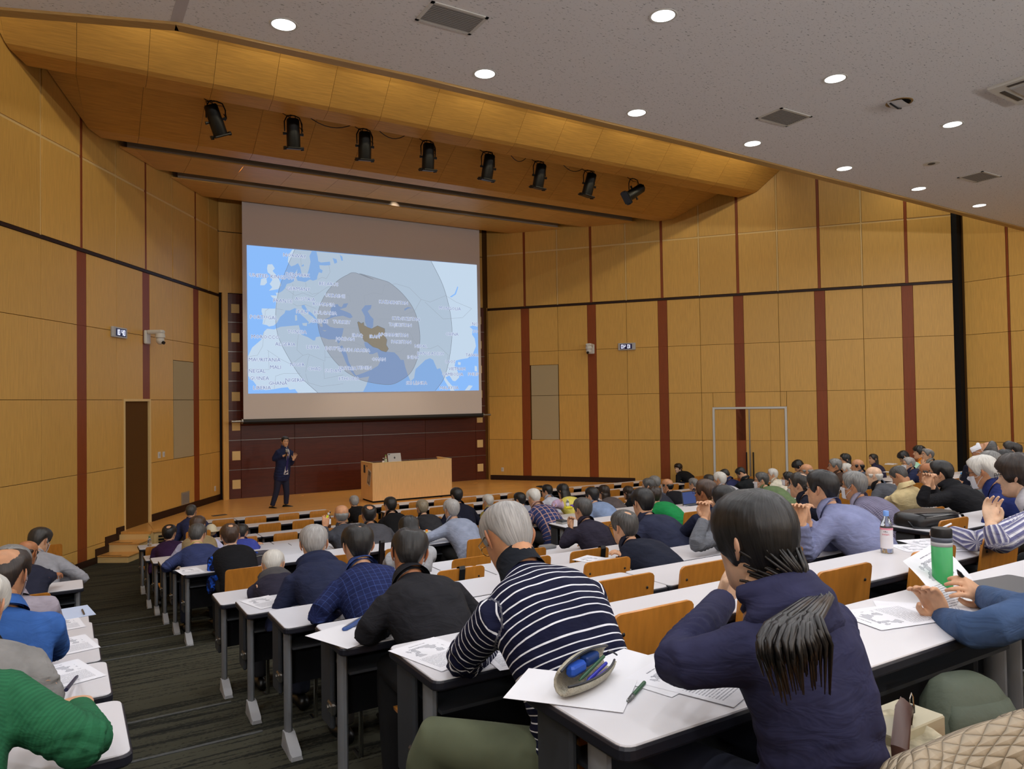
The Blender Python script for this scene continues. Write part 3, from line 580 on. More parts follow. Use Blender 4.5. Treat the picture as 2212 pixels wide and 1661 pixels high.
for wd, x, y in words:
    V, Fc = text_mesh(wd, .135, res=1); c = ZM(x, y)
    V = V * [1.02, 1, 1]; w = (V[:, 0].max() - V[:, 0].min()) / 2
    if wd == 'NEGAL': c = (LN + w + .01, c[1])
    if c[0] - w < LN + .01: c = (LN + w + .012, c[1])
    if c[0] + w > RX - .01: c = (RX - w - .012, c[1])
    tb.add([(c[0] + p[0], -.027, c[1] + p[1]) for p in V], Fc)
    for dx, dz in ((-.010, 0), (.010, 0), (0, .010), (0, -.010)): hb.add([(c[0] + p[0] + dx, -.0245, c[1] + p[1] + dz) for p in V], Fc)
hb.build('name_halos', E_TXT, mp); tb.build('country_names', E_INK, mp)
# ---------------------------------------------------------------- wall fittings
def seven(ch, x, z, w, h, b, t=.010, d=-.012):
    seg = {'0': 'abcdef', '1': 'bc', '4': 'bcfg'}[ch]; q = dict(a=(0, w, h - t, h), d=(0, w, 0, t), g=(0, w, h / 2 - t / 2, h / 2 + t / 2), f=(0, t, h / 2, h), e=(0, t, 0, h / 2), b=(w - t, w, h / 2, h), c=(w - t, w, 0, h / 2))
    for s in seg: a0, a1, c0, c1 = q[s]; b.box(x + a0, x + a1, d - .002, d, z + c0, z + c1)
def clock(M, u, z, label, flip):
    # wall frames have x along the wall; on the left wall +x runs away from the viewer's right, so mirror the face
    o = empty('digital_clock', mtx=M @ Matrix.Translation((u, 0, z)) @ (Matrix.Rotation(math.pi, 4, 'Z') @ Matrix.Translation((0, 0, 0))), label=label, cat='clock')
    MB().box(-.26, .26, -.055, 0, -.105, .105, .012).build('housing', M_LTGREY, o)
    MB().box(-.16, .20, -.058, -.054, -.075, .075).build('display', mat('clock glass', (24, 22, 60), .2, emit=.35), o)
    b = MB()
    for ch, x in zip('1040', (-.145, -.075, .035, .11)): seven(ch, x, -.055, .055, .11, b, .013, -.059)
    b.build('digits', emis('clock digits', (225, 228, 255), 1.6), o)
clock(ML, 4.855, 1.48 + Z0, 'digital wall clock reading 10:40 on the left wall', True)
clock(MRt, 4.468, 1.55 + Z0, 'digital wall clock reading 10:40 on the right wall', False)
def cctv(M, u, z, s, label):
    o = empty('security_camera', mtx=M @ Matrix.Translation((u, 0, z)), label=label, cat='camera')
    MB().box(-.10, .10, 0, .07, -.16, .13, .02).build('wall_bracket', M_WHITEMETAL, o)
    MB().box(-.085, .085, .05, .40, .055, .135, .03).build('arm', M_WHITEMETAL, o)
    b = MB(); b.lathe([(.0, .06), (.09, .06), (.10, .0), (.10, -.03), (.0, -.03)], 16, (0, .32, 0)); b.ball((0, .32, -.08), (.085, .085, .10), 14, 8); b.build('camera_head', M_WHITEMETAL, o, True)
    MB().tube([(.0 + s * .03, .36, -.12), (s * .06, .42, -.15)], .035, 10).build('lens', M_BLACK, o)
cctv(ML, 3.80, 1.49 + Z0, .3, 'white dome camera on a bracket on the left wall')
cctv(MRt, 3.38, 1.53 + Z0, -.3, 'white dome camera on the right wall beside the clock')
def plate(M, u, z, w, h, nm, label, cat, m, d=.012):
    o = empty(nm, mtx=M @ Matrix.Translation((u, 0, z)), label=label, cat=cat)
    MB().box(-w / 2, w / 2, 0, d, -h / 2, h / 2, .004).build('plate', m, o); MB().box(-w / 5, w / 5, d - .002, d + .006, -h / 4, h / 4, .002).build('rocker', M_LTGREY, o); return o
plate(ML, 3.26, -1.09 + Z0, .11, .14, 'light_switch', 'white switch plate on the left wall beside the stage door', 'switch', M_WHITEMETAL)
plate(ML, 3.06, -1.09 + Z0, .09, .12, 'light_switch', 'small white switch plate beneath the left acoustic panel', 'switch', M_WHITEMETAL)
plate(ML, .42, -2.17 + Z0, .08, .13, 'wall_socket', 'white wall socket low on the left wall beside the dark stage boards', 'socket', M_WHITEMETAL)
plate(MRt, .432, -2.18 + Z0, .085, .125, 'wall_socket', 'white wall socket low on the right wall beside the stage', 'socket', M_WHITEMETAL)
v = empty('wall_vent', mtx=ML @ Matrix.Translation((2.05, 0, -2.2 + Z0)), label='grey square vent low on the left stage wall', cat='vent')
MB().box(-.2, .2, 0, .012, -.15, .15, .003).build('plate', mat('vent grey', (150, 136, 112), .6), v)
for k in range(7): MB().box(-.17, .17, .010, .016, -.12 + k * .036, -.10 + k * .036).build('slat', M_GREY, v)
o = empty('floor_socket', (2.99, 17.8, ZS), .2, 'flush dark socket plate in the stage floor', 'socket'); MB().box(-.16, .16, -.07, .07, .008, .014, .003).build('plate', M_DKGREY, o)
# left stage door: a recess with wooden jambs
d1 = struct(empty('door_1', mtx=ML)); zt = .10 + Z0
MB().box(3.64, 4.63, -.29, -.25, ZS, zt).build('door_leaf', M_MAPLE, d1); MB().box(3.93, 4.20, -.252, -.244, ZS, zt - .03).build('pilaster_panel', M_RED, d1)
MB().box(3.60, 3.66, -.27, .008, ZS, zt).build('jamb', M_PALE, d1); MB().box(4.60, 4.66, -.27, .008, ZS, zt).build('jamb', M_PALE, d1); MB().box(3.60, 4.66, -.27, .008, zt, zt + .05).build('jamb', M_PALE, d1)
# right double door, set flush in the panelling
d2 = struct(empty('door_2', mtx=MRt)); zt = -.29 + Z0
for x in (6.93, 8.87): MB().box(x - .03, x + .03, -.03, .02, 0, zt).build('frame_post', M_WHITEMETAL, d2)
MB().box(6.90, 8.90, -.03, .021, zt - .055, zt).build('frame_head', M_WHITEMETAL, d2)
sr = [z + Z0 for z in (-3.0, -2.61, -1.235, -.35)]
for a, b, m in ((6.96, 7.55, M_MAPLE), (7.55, 7.80, M_RED), (7.80, 7.885, M_MAPLE), (7.915, 8.46, M_MAPLE), (8.46, 8.84, M_MAPLE)):
    for p, q in zip(sr[:-1], sr[1:]): MB().box(a + .003, b - .003, -.03, -.004, p + .003, q - .003, .003).build('door_panel', m, d2)
MB().box(7.885, 7.915, -.03, .004, 0, zt - .05).build('meeting_stile', M_STEEL, d2)
for x in (7.81, 7.99):
    h = MB(); h.tube([(x, .07, -2.7 + Z0), (x, .07, -1.56 + Z0)], .018, 8); hh = h.build('door_handle', M_BLACK, d2, True)
    for z in (-1.58, -2.68): MB().tube([(x, -.005, z + Z0), (x, .07, z + Z0)], .016, 8).build('handle_mount', M_STEEL, hh)
# ---------------------------------------------------------------- desks and chairs
def rrect(x0, x1, y0, y1, r, n=4):
    P = []
    for cx, cy, a in ((x1 - r, y1 - r, 0), (x0 + r, y1 - r, 90), (x0 + r, y0 + r, 180), (x1 - r, y0 + r, 270)):
        P += [(cx + r * math.cos(math.radians(a + 90 * k / n)), cy + r * math.sin(math.radians(a + 90 * k / n))) for k in range(n + 1)]
    return P
DLIB = {}
def desk_meshes(L):
    if L in DLIB: return DLIB[L]
    h = L / 2; d = {}
    d['tabletop'] = MB().prism(rrect(-h + .006, h - .006, .004, DD - .004, .030), .672, .70, .003).mesh('tabletop', M_TOP)
    d['edge_band'] = MB().prism(rrect(-h, h, 0, DD, .032), .664, .6955, .006).mesh('edge_band', M_EDGE)
    d['modesty_panel'] = MB().box(-h + .06, h - .06, DD - .06, DD - .045, .27, .655).mesh('modesty_panel', M_PANEL)
    d['book_shelf'] = MB().box(-h + .07, h - .07, .10, DD - .08, .545, .557).mesh('book_shelf', M_DKGREY)
    b = MB(); b.tube([(0, .155, .06), (0, .155, .665)], .036, 10, flat=.62, up=(1, 0, 0)); d['leg'] = b.mesh('leg', M_GREY, True)
    f = MB(); f.rings([[(-.028, .20, 0), (.028, .20, 0), (.026, .195, .03), (-.026, .195, .03)], [(-.03, .17, 0), (.03, .17, 0), (.028, .17, .095), (-.028, .17, .095)], [(-.03, .12, 0), (.03, .12, 0), (.028, .125, .095), (-.028, .125, .095)], [(-.035, .0, 0), (.035, .0, 0), (.03, .0, .03), (-.03, .0, .03)], [(-.03, -.03, 0), (.03, -.03, 0), (.024, -.025, .02), (-.024, -.025, .02)]])
    d['foot'] = f.mesh('foot', M_LTGREY)
    d['side_panel'] = MB().box(-.012, .012, .225, DD - .035, .27, .658, .008).mesh('side_panel', M_DKGREY)
    s = MB(); s.box(-.02, .004, .18, .262, .35, .40, .008); s.tube([(-.022, .235, .375), (-.028, .235, .375)], .010, 8); d['bracket'] = s.mesh('bracket', M_STEEL)
    DLIB[L] = d; return d
def desk(x0, x1, yf, z, label, group):
    L = round(x1 - x0, 3); d = desk_meshes(L); h = L / 2
    o = empty('long_desk', ((x0 + x1) / 2, yf - DD, z), 0, label, 'desk', group)
    t = obj('tabletop', d['tabletop'], o); obj('edge_band', d['edge_band'], t); obj('modesty_panel', d['modesty_panel'], o); obj('book_shelf', d['book_shelf'], o)
    for s in (-1, 1):
        l = obj('leg', d['leg'], o, loc=(s * (h - .055), 0, 0)); obj('foot', d['foot'], l)
        sp_ = obj('side_panel', d['side_panel'], o, loc=(s * (h - .035), 0, 0)); br = obj('bracket', d['bracket'], sp_); br.scale.x = -s if s > 0 else 1
    return o
def chair_meshes():
    d = {}
    # one bent plywood shell: rounded back, seat swept under
    prof = [(-.40, .035, .440), (-.38, .02, .452), (-.20, .0, .445), (-.06, 0, .437), (-.018, 0, .455), (-.002, 0, .50), (.012, 0, .60), (.040, 0, .78), (.043, 0, .805)]
    w = .198; ring = []
    def sec(y, z, ww, nrm, k): return [(-ww, y, z), (ww, y, z), (ww, y - nrm[0] * .012, z - nrm[1] * .012), (-ww, y - nrm[0] * .012, z - nrm[1] * .012)]
    pts = [(.395, .425, w * .86), (.38, .443, w * .97), (.34, .450, w), (.12, .440, w), (.05, .440, w), (.02, .452, w), (.004, .49, w), (-.010, .58, w), (-.035, .765, w), (-.039, .79, w * .985), (-.0405, .803, w * .93), (-.041, .808, w * .85)]
    for i, (y, z, ww) in enumerate(pts):
        a = pts[max(i - 1, 0)]; b = pts[min(i + 1, len(pts) - 1)]; t = Vector((b[0] - a[0], b[1] - a[1])).normalized(); n = (-t.y, t.x) if True else 0
        ring.append([(-ww, y, z), (ww, y, z), (ww, y + t.y * -.013, z + t.x * .013), (-ww, y + t.y * -.013, z + t.x * .013)])
    b = MB(); b.rings(ring); d['shell'] = b.mesh('shell', M_PLY, 50)
    b = MB(); b.tube([(0, .02, .42), (0, .05, .40), (0, .22, .40), (0, .24, .37), (0, .25, .02)], .014, 8); b.tube([(0, -.05, .012), (0, .36, .012)], .014, 8); d['leg'] = b.mesh('leg', M_CHROME, True)
    b = MB(); b.tube([(-.15, .2, .40), (.15, .2, .40)], .012, 8); d['crossbar'] = b.mesh('crossbar', M_CHROME, True)
    d['bolt'] = MB().ball((0, 0, 0), (.008, .004, .008), 8, 4).mesh('bolt', M_BLACK, True)
    return d
CH = chair_meshes()
def chair(x, yb, z, label, group=None, bolts=False):
    """yb: plane of the back rest; the sitter faces +Y"""
    o = empty('plywood_chair', (x, yb, z), 0, label, 'chair', group)
    sh = obj('shell', CH['shell'], o)
    for s in (-1, 1): obj('leg', CH['leg'], o, loc=(s * .15, 0, 0))
    obj('crossbar', CH['crossbar'], o)
    if bolts:
        for sx in (-.15, .15):
            for zz_, yy_ in ((.55, -.019), (.73, -.045)): obj('bolt', CH['bolt'], sh, loc=(sx, yy_, zz_))
    return o
# ---------------------------------------------------------------- people
HP = np.array([  # z, front, back, half width
 (-.119, .060, -.012, .018), (-.112, .074, -.022, .030), (-.098, .083, -.034, .041), (-.080, .085, -.048, .050), (-.060, .084, -.062, .058), (-.038, .083, -.077, .064),
 (-.015, .081, -.089, .069), (.010, .079, -.096, .0725), (.035, .083, -.100, .0745), (.058, .081, -.098, .0745), (.080, .072, -.089, .069), (.098, .056, -.072, .057), (.110, .036, -.048, .038), (.1165, .017, -.025, .019)])
def hsec(z):
    return [np.interp(z, HP[:, 0], HP[:, k]) for k in (1, 2, 3)]
def hpoint(phi, z, off=0.0, face=1.0):
    """point of the head at angle phi from the nose (turning to +x) and height z, pushed out by off"""
    f, b, w = hsec(z); s, c = np.sin(phi), np.cos(phi)
    e = 2 / 2.25
    x = w * np.sign(s) * abs(s) ** e; y = (f if c > 0 else -b) * np.sign(c) * abs(c) ** e
    if face and c > .2:
        g = lambda a, b_, cx_, cz: math.exp(-((x - cx_) / a) ** 2 - ((z - cz) / b_) ** 2)
        y += face * (.022 * g(.011, .013, 0, -.026) + .013 * g(.0085, .022, 0, -.002) + .006 * g(.020, .010, 0, -.028) - .009 * (g(.014, .011, .031, .014) + g(.014, .011, -.031, .014)) + .004 * (g(.02, .007, .026, .033) + g(.02, .007, -.026, .033))
                     + .0065 * g(.020, .0055, 0, -.055) + .0065 * g(.017, .0055, 0, -.066) - .004 * g(.022, .004, 0, -.0605) - .004 * g(.02, .007, 0, -.079) + .005 * g(.02, .012, 0, -.100) + .003 * (g(.018, .02, .042, -.022) + g(.018, .02, -.042, -.022)))
    n = np.array([s, c * .95, 0.0]); zz = z / .125; n = n * math.sqrt(max(.03, 1 - min(1, max(0, zz)) ** 2)) + np.array([0, 0, max(0, zz) * .9]); n /= np.linalg.norm(n)
    return np.array([x, y, z]) + n * off
ZL = np.concatenate([np.linspace(-.119, -.08, 8), np.linspace(-.072, .04, 22), np.linspace(.05, .098, 8), [.105, .110, .114, .1165]])
NPHI = 44
# denser towards the face
PH = np.concatenate([np.linspace(-1.0, 1.0, 25), np.linspace(1.0, 2 * math.pi - 1.0, 21)[1:-1]])
NPHI = len(PH)
def head_mb(mb, ears=True):
    mb.rings([[hpoint(p, z) for p in PH] for z in ZL])
    if ears:
        for s in (-1, 1):
            E = []
            for k in range(7):
                a = k / 6; wd = math.sin(math.pi * min(.97, max(.03, a))) ** .6
                zc_ = -.030 + .062 * a; yc = -.006 - .010 * a; out = .071 + .010 * a
                E.append([(s * (out + .013 * wd * (0.5 - .5 * math.cos(q)) * 1.0 + .002 * math.sin(q)), yc - .017 * wd * (.5 - .5 * math.cos(q)) + .012 * wd * math.sin(q) * .55 - .002, zc_) for q in np.linspace(0, 2 * math.pi, 10, endpoint=False)])
            mb.rings(E)
    return mb
def smooth01(x): x = np.clip(x, 0, 1); return x * x * (3 - 2 * x)
def hair_mb(kind, T=.016, rec=0.0, seed=0, crown=.45):
    """kinds: short, spot (bald patch at the crown), fringe (bald on top), crop, bob, long, tail, mop"""
    mb = MB(); rs = random.Random(seed); ph0 = rs.uniform(0, 6)
    long_ = kind in ('bob', 'long')
    zlow = -.13 if kind == 'bob' else (-.30 if kind == 'long' else -.105)
    zs_ = np.concatenate([np.linspace(zlow, -.11, 6)[:-1] if long_ else [], np.linspace(-.11, .09, 24), [.096, .102, .107, .111, .114, .1165]])
    n = 64; PHH = np.linspace(0, 2 * math.pi, n, endpoint=False); R = []; keep = []; cdir = np.array([.06, -.42, .90]); cdir /= np.linalg.norm(cdir); UVs = []
    for z in zs_:
        ring = []; kr = []
        for p in PHH:
            a = abs((p + math.pi) % (2 * math.pi) - math.pi); d = math.degrees(a)
            zb = np.interp(d, [0, 28, 48, 62, 72, 86, 100, 112, 130, 155, 180], [.070 + rec, .068 + rec, .052 + rec * 1.2, .030 + rec * .8, -.004, -.014, .034, .012, -.030, -.068, -.080])
            if kind == 'mop': zb = np.interp(d, [0, 40, 60, 75, 100, 130, 180], [.040, .036, .01, -.03, -.02, -.06, -.095])
            if long_: zb = np.interp(d, [0, 35, 52, 64, 80, 180], [.066, .058, .02, -.10, zlow - .01, zlow - .01])
            if kind == 'tail': zb = np.interp(d, [0, 30, 52, 68, 86, 98, 112, 140, 180], [.066, .060, .030, -.02, -.045, -.030, -.040, -.085, -.098])
            zz = min(max(z, -.112), .1165)
            P = hpoint(p, zz, 0, 0)
            q = P / np.array([.075, .095, .118]); q /= np.linalg.norm(q)
            dc = math.acos(max(-1, min(1, float(q @ cdir))))
            nz = .5 * math.sin(7 * p + 31 * z + ph0) * math.sin(5 * p - 17 * z) + .5 * rs.uniform(-1, 1)
            th = T * smooth01((z - zb) / (.030 if d < 80 else .055) + .22)
            if kind == 'tail' and d > 75: th = T * (.35 + .65 * smooth01((z - zb) / .10)) * smooth01((z - zb) / .012 + .4)
            if kind == 'crop': th = T * .5 * smooth01((z - zb) / .02 + .3)
            mk = 1.0
            if kind == 'spot': mk = float(smooth01((dc - crown * .62) / (.62 * crown) + .12 * nz))
            if kind == 'fringe': mk = float(smooth01((.046 - z) / .03 + .2 * nz)) * (1 if d > 62 else float(smooth01((d - 50) / 15)))
            cl = math.sin(13 * p + 2 * math.sin(2 * p + ph0) + 25 * z) * .5 + math.sin(29 * p + 3 * math.sin(3 * p) + 11 * z + ph0) * .5
            th2 = th * (1 + .05 * cl + .06 * rs.uniform(-1, 1)) * mk - .0038 * (1 - mk) - .0035 * (1 - smooth01(th / .004))
            if kind in ('mop', 'bob', 'long'): th2 += .0025 * math.sin(8 * p + ph0 + 30 * z)
            if kind in ('short', 'spot') and d > 150: th2 *= 1.05
            if long_ and z < .02:
                k = smooth01((.02 - z) / .05); w = .088 + (.012 if kind == 'long' else 0) * smooth01((-z) / .2); e = np.array([w * math.sin(p), (-.112 if d > 90 else .06) * abs(math.cos(p)) * (1 if d > 90 else 1), z])
                P2 = P + 0; base = hpoint(p, max(zz, -.02), th2, 0); base[2] = z; tgt = np.array([w * math.sin(p), -.012 - .10 * (.5 - .5 * math.cos(a)) + (.05 * math.cos(p) if d < 90 else 0), z])
                pt = base * (1 - k) + tgt * k
            else: pt = hpoint(p, zz, th2, 0)
            ring.append(pt); kr.append(z >= zb - .012 and th2 > -.0034)
        R.append(ring); keep.append(kr)
    o = len(mb.v); V = [q for r in R for q in r]; V.append(np.mean(R[-1], axis=0) + np.array([0, 0, .0012])); Fc = []
    for j in range(len(R) - 1):
        for i in range(n):
            k = (i + 1) % n
            if (keep[j][i] or keep[j + 1][i]) and (keep[j][k] or keep[j + 1][k]): Fc.append((j * n + i, j * n + k, (j + 1) * n + k, (j + 1) * n + i))
    if kind != 'fringe':
        t = len(V) - 1; b = (len(R) - 1) * n
        Fc += [(b + i, b + (i + 1) % n, t) for i in range(n)]
    mb.add(V, Fc); return mb
HLIB = {}
def hair_mesh(kind, T, rec, seed, crown, m):
    k = (kind, T, rec, seed, crown, m.name)
    if k not in HLIB:
        b = hair_mb(kind, T, rec, seed, crown); me = b.mesh('hair', m, 'all'); co = np.array(b.v); c = co - np.array([.01, -.045, 0])
        uv = me.uv_layers.new(name='strand'); ang = np.arctan2(c[:, 0], c[:, 1]); rad = np.hypot(c[:, 0], c[:, 1]) - c[:, 2]
        li = np.empty(len(me.loops), int); me.loops.foreach_get('vertex_index', li); arr = np.stack([ang[li] / 6.283, rad[li]], -1).ravel(); uv.data.foreach_set('uv', arr); HLIB[k] = me
    return HLIB[k]
def hair_mat(name, a, b, rough=.42):
    if name in MATS: return MATS[name]
    M, N, L, s = nodes(name); s.inputs['Roughness'].default_value = rough; s.inputs['Specular IOR Level'].default_value = .45
    uv = N.new('ShaderNodeUVMap'); uv.uv_map = 'strand'; mp_ = N.new('ShaderNodeMapping'); mp_.inputs['Scale'].default_value = (52, 9, 1); L.new(uv.outputs[0], mp_.inputs[0])
    n = N.new('ShaderNodeTexNoise'); n.inputs['Scale'].default_value = 1.6; n.inputs['Detail'].default_value = 5; L.new(mp_.outputs[0], n.inputs[0])
    cr = N.new('ShaderNodeValToRGB'); cr.color_ramp.elements[0].position = .30; cr.color_ramp.elements[1].position = .72; cr.color_ramp.elements[0].color = lin(a); cr.color_ramp.elements[1].color = lin(b)
    L.new(n.outputs[0], cr.inputs[0]); L.new(cr.outputs[0], s.inputs['Base Color'])
    bp = N.new('ShaderNodeBump'); bp.inputs['Strength'].default_value = .38; bp.inputs['Distance'].default_value = .004; L.new(n.outputs[0], bp.inputs['Height']); L.new(bp.outputs[0], s.inputs['Normal'])
    return M
HAIRS = dict(black=((14, 13, 13), (40, 38, 38)), soft=((24, 22, 21), (62, 57, 53)), salt=((38, 37, 36), (92, 90, 88)), grey=((88, 87, 86), (142, 141, 138)), silver=((122, 120, 118), (178, 175, 172)), white=((176, 173, 166), (216, 213, 206)), brown=((38, 26, 20), (84, 62, 48)), tan=((96, 86, 70), (168, 154, 128)), dkbrown=((24, 18, 15), (56, 43, 36)))
HM = lambda n: hair_mat('hair ' + n, *HAIRS[n])
def skin_mat(name, c):
    if name in MATS: return MATS[name]
    M, N, L, s = nodes(name); s.inputs['Roughness'].default_value = .5; s.inputs['Specular IOR Level'].default_value = .35
    s.inputs['Subsurface Weight'].default_value = 0.0
    tc = N.new('ShaderNodeTexCoord'); n = N.new('ShaderNodeTexNoise'); n.inputs['Scale'].default_value = 22; n.inputs['Detail'].default_value = 4; L.new(tc.outputs['Object'], n.inputs[0])
    at = N.new('ShaderNodeAttribute'); at.attribute_name = 'blush'
    cr = N.new('ShaderNodeValToRGB'); cr.color_ramp.elements[0].position = .3; cr.color_ramp.elements[1].position = .7
    cr.color_ramp.elements[0].color = lin([v * .90 for v in c]); cr.color_ramp.elements[1].color = lin([min(255, v * 1.05) for v in c]); L.new(n.outputs[0], cr.inputs[0])
    mx = N.new('ShaderNodeMix'); mx.data_type = 'RGBA'; mx.inputs['B'].default_value = lin((c[0] * .82, c[1] * .56, c[2] * .52)); L.new(at.outputs['Fac'], mx.inputs['Factor']); L.new(cr.outputs[0], mx.inputs['A']); L.new(mx.outputs['Result'], s.inputs['Base Color'])
    return M
SK = dict(a=(205, 158, 124), b=(190, 138, 102), c=(168, 112, 76), d=(222, 184, 154))
SKM = lambda k: skin_mat('skin ' + k, SK[k])
# --- hands
def hand_mb(pose):
    """right hand, wrist at the origin, fingers along +y, palm facing -z, thumb on the -x side"""
    mb = MB(); curl = dict(flat=8, relax=30, curl=55, grip=72, spread=6)[pose]
    mb.rings([[(w * math.cos(q), y, t * math.sin(q) + z) for q in np.linspace(0, 2 * math.pi, 12, endpoint=False)] for y, w, t, z in ((-.03, .026, .021, 0), (0, .027, .020, 0), (.025, .036, .018, 0), (.055, .042, .016, 0), (.085, .041, .014, -.001), (.096, .036, .011, -.002))])
    for i, (x, l) in enumerate(((-.031, .072), (-.010, .080), (.011, .074), (.031, .058))):
        sp_ = (i - 1.5) * (9 if pose == 'spread' else 2.5); a = 0; p = Vector((x, .080, -.001)); P = [p - Vector((0, .015, 0)), p.copy()]
        for k, fr in enumerate((.46, .31, .23)):
            a += curl * (.75, 1.0, .7)[k] * (1 + .06 * i); d = Vector((math.sin(math.radians(sp_)) * math.cos(math.radians(a)), math.cos(math.radians(a)) * math.cos(math.radians(sp_)), -math.sin(math.radians(a)))); p = p + d * l * fr; P.append(p.copy())
        mb.tube(P, [.0095, .0095, .0088, .0078, .0062], 8, up=(1, 0, 0))
    tp = [Vector((-.020, .012, -.004)), Vector((-.040, .032, -.012)), Vector((-.052, .058, -.020)), Vector((-.050, .083, -.026))] if pose in ('flat', 'spread') else [Vector((-.020, .012, -.006)), Vector((-.038, .034, -.020)), Vector((-.036, .060, -.034)), Vector((-.022, .078, -.044))]
    if pose == 'spread': tp[2] += Vector((-.012, 0, 0)); tp[3] += Vector((-.022, -.006, 0))
    mb.tube(tp, [.013, .0125, .0105, .0075], 8)
    return mb
def remesh(mb, vox, smooth=3, name='m'):
    me = mb.mesh(name, [], False); o = bpy.data.objects.new(name, me); COL.objects.link(o)
    r = o.modifiers.new('r', 'REMESH'); r.mode = 'VOXEL'; r.voxel_size = vox
    if smooth: s = o.modifiers.new('s', 'SMOOTH'); s.factor = .5; s.iterations = smooth
    dg = bpy.context.evaluated_depsgraph_get(); ne = bpy.data.meshes.new_from_object(o.evaluated_get(dg))
    bpy.data.objects.remove(o); bpy.data.meshes.remove(me)
    V = np.empty(len(ne.vertices) * 3); ne.vertices.foreach_get('co', V); V = V.reshape(-1, 3)
    nl = len(ne.loops); li = np.empty(nl, int); ne.loops.foreach_get('vertex_index', li); ls = np.empty(len(ne.polygons), int); ne.polygons.foreach_get('loop_start', ls)
    Fc = np.split(li, ls[1:]); N_ = np.empty(len(V) * 3); ne.vertices.foreach_get('normal', N_); bpy.data.meshes.remove(ne)
    return V, [tuple(f.tolist()) for f in Fc], N_.reshape(-1, 3)
HANDS = {}
def hand(pose):
    if pose not in HANDS: V, Fc, _ = remesh(hand_mb(pose), .0042, 2); HANDS[pose] = (V, Fc)
    return HANDS[pose]
def basis(y, up):
    y = Vector(y).normalized(); z = Vector(up) - y * Vector(up).dot(y)
    if z.length < 1e-3: z = Vector((1, 0, 0)) - y * y.x
    z.normalize(); x = y.cross(z); return Matrix((x, y, z)).transposed()
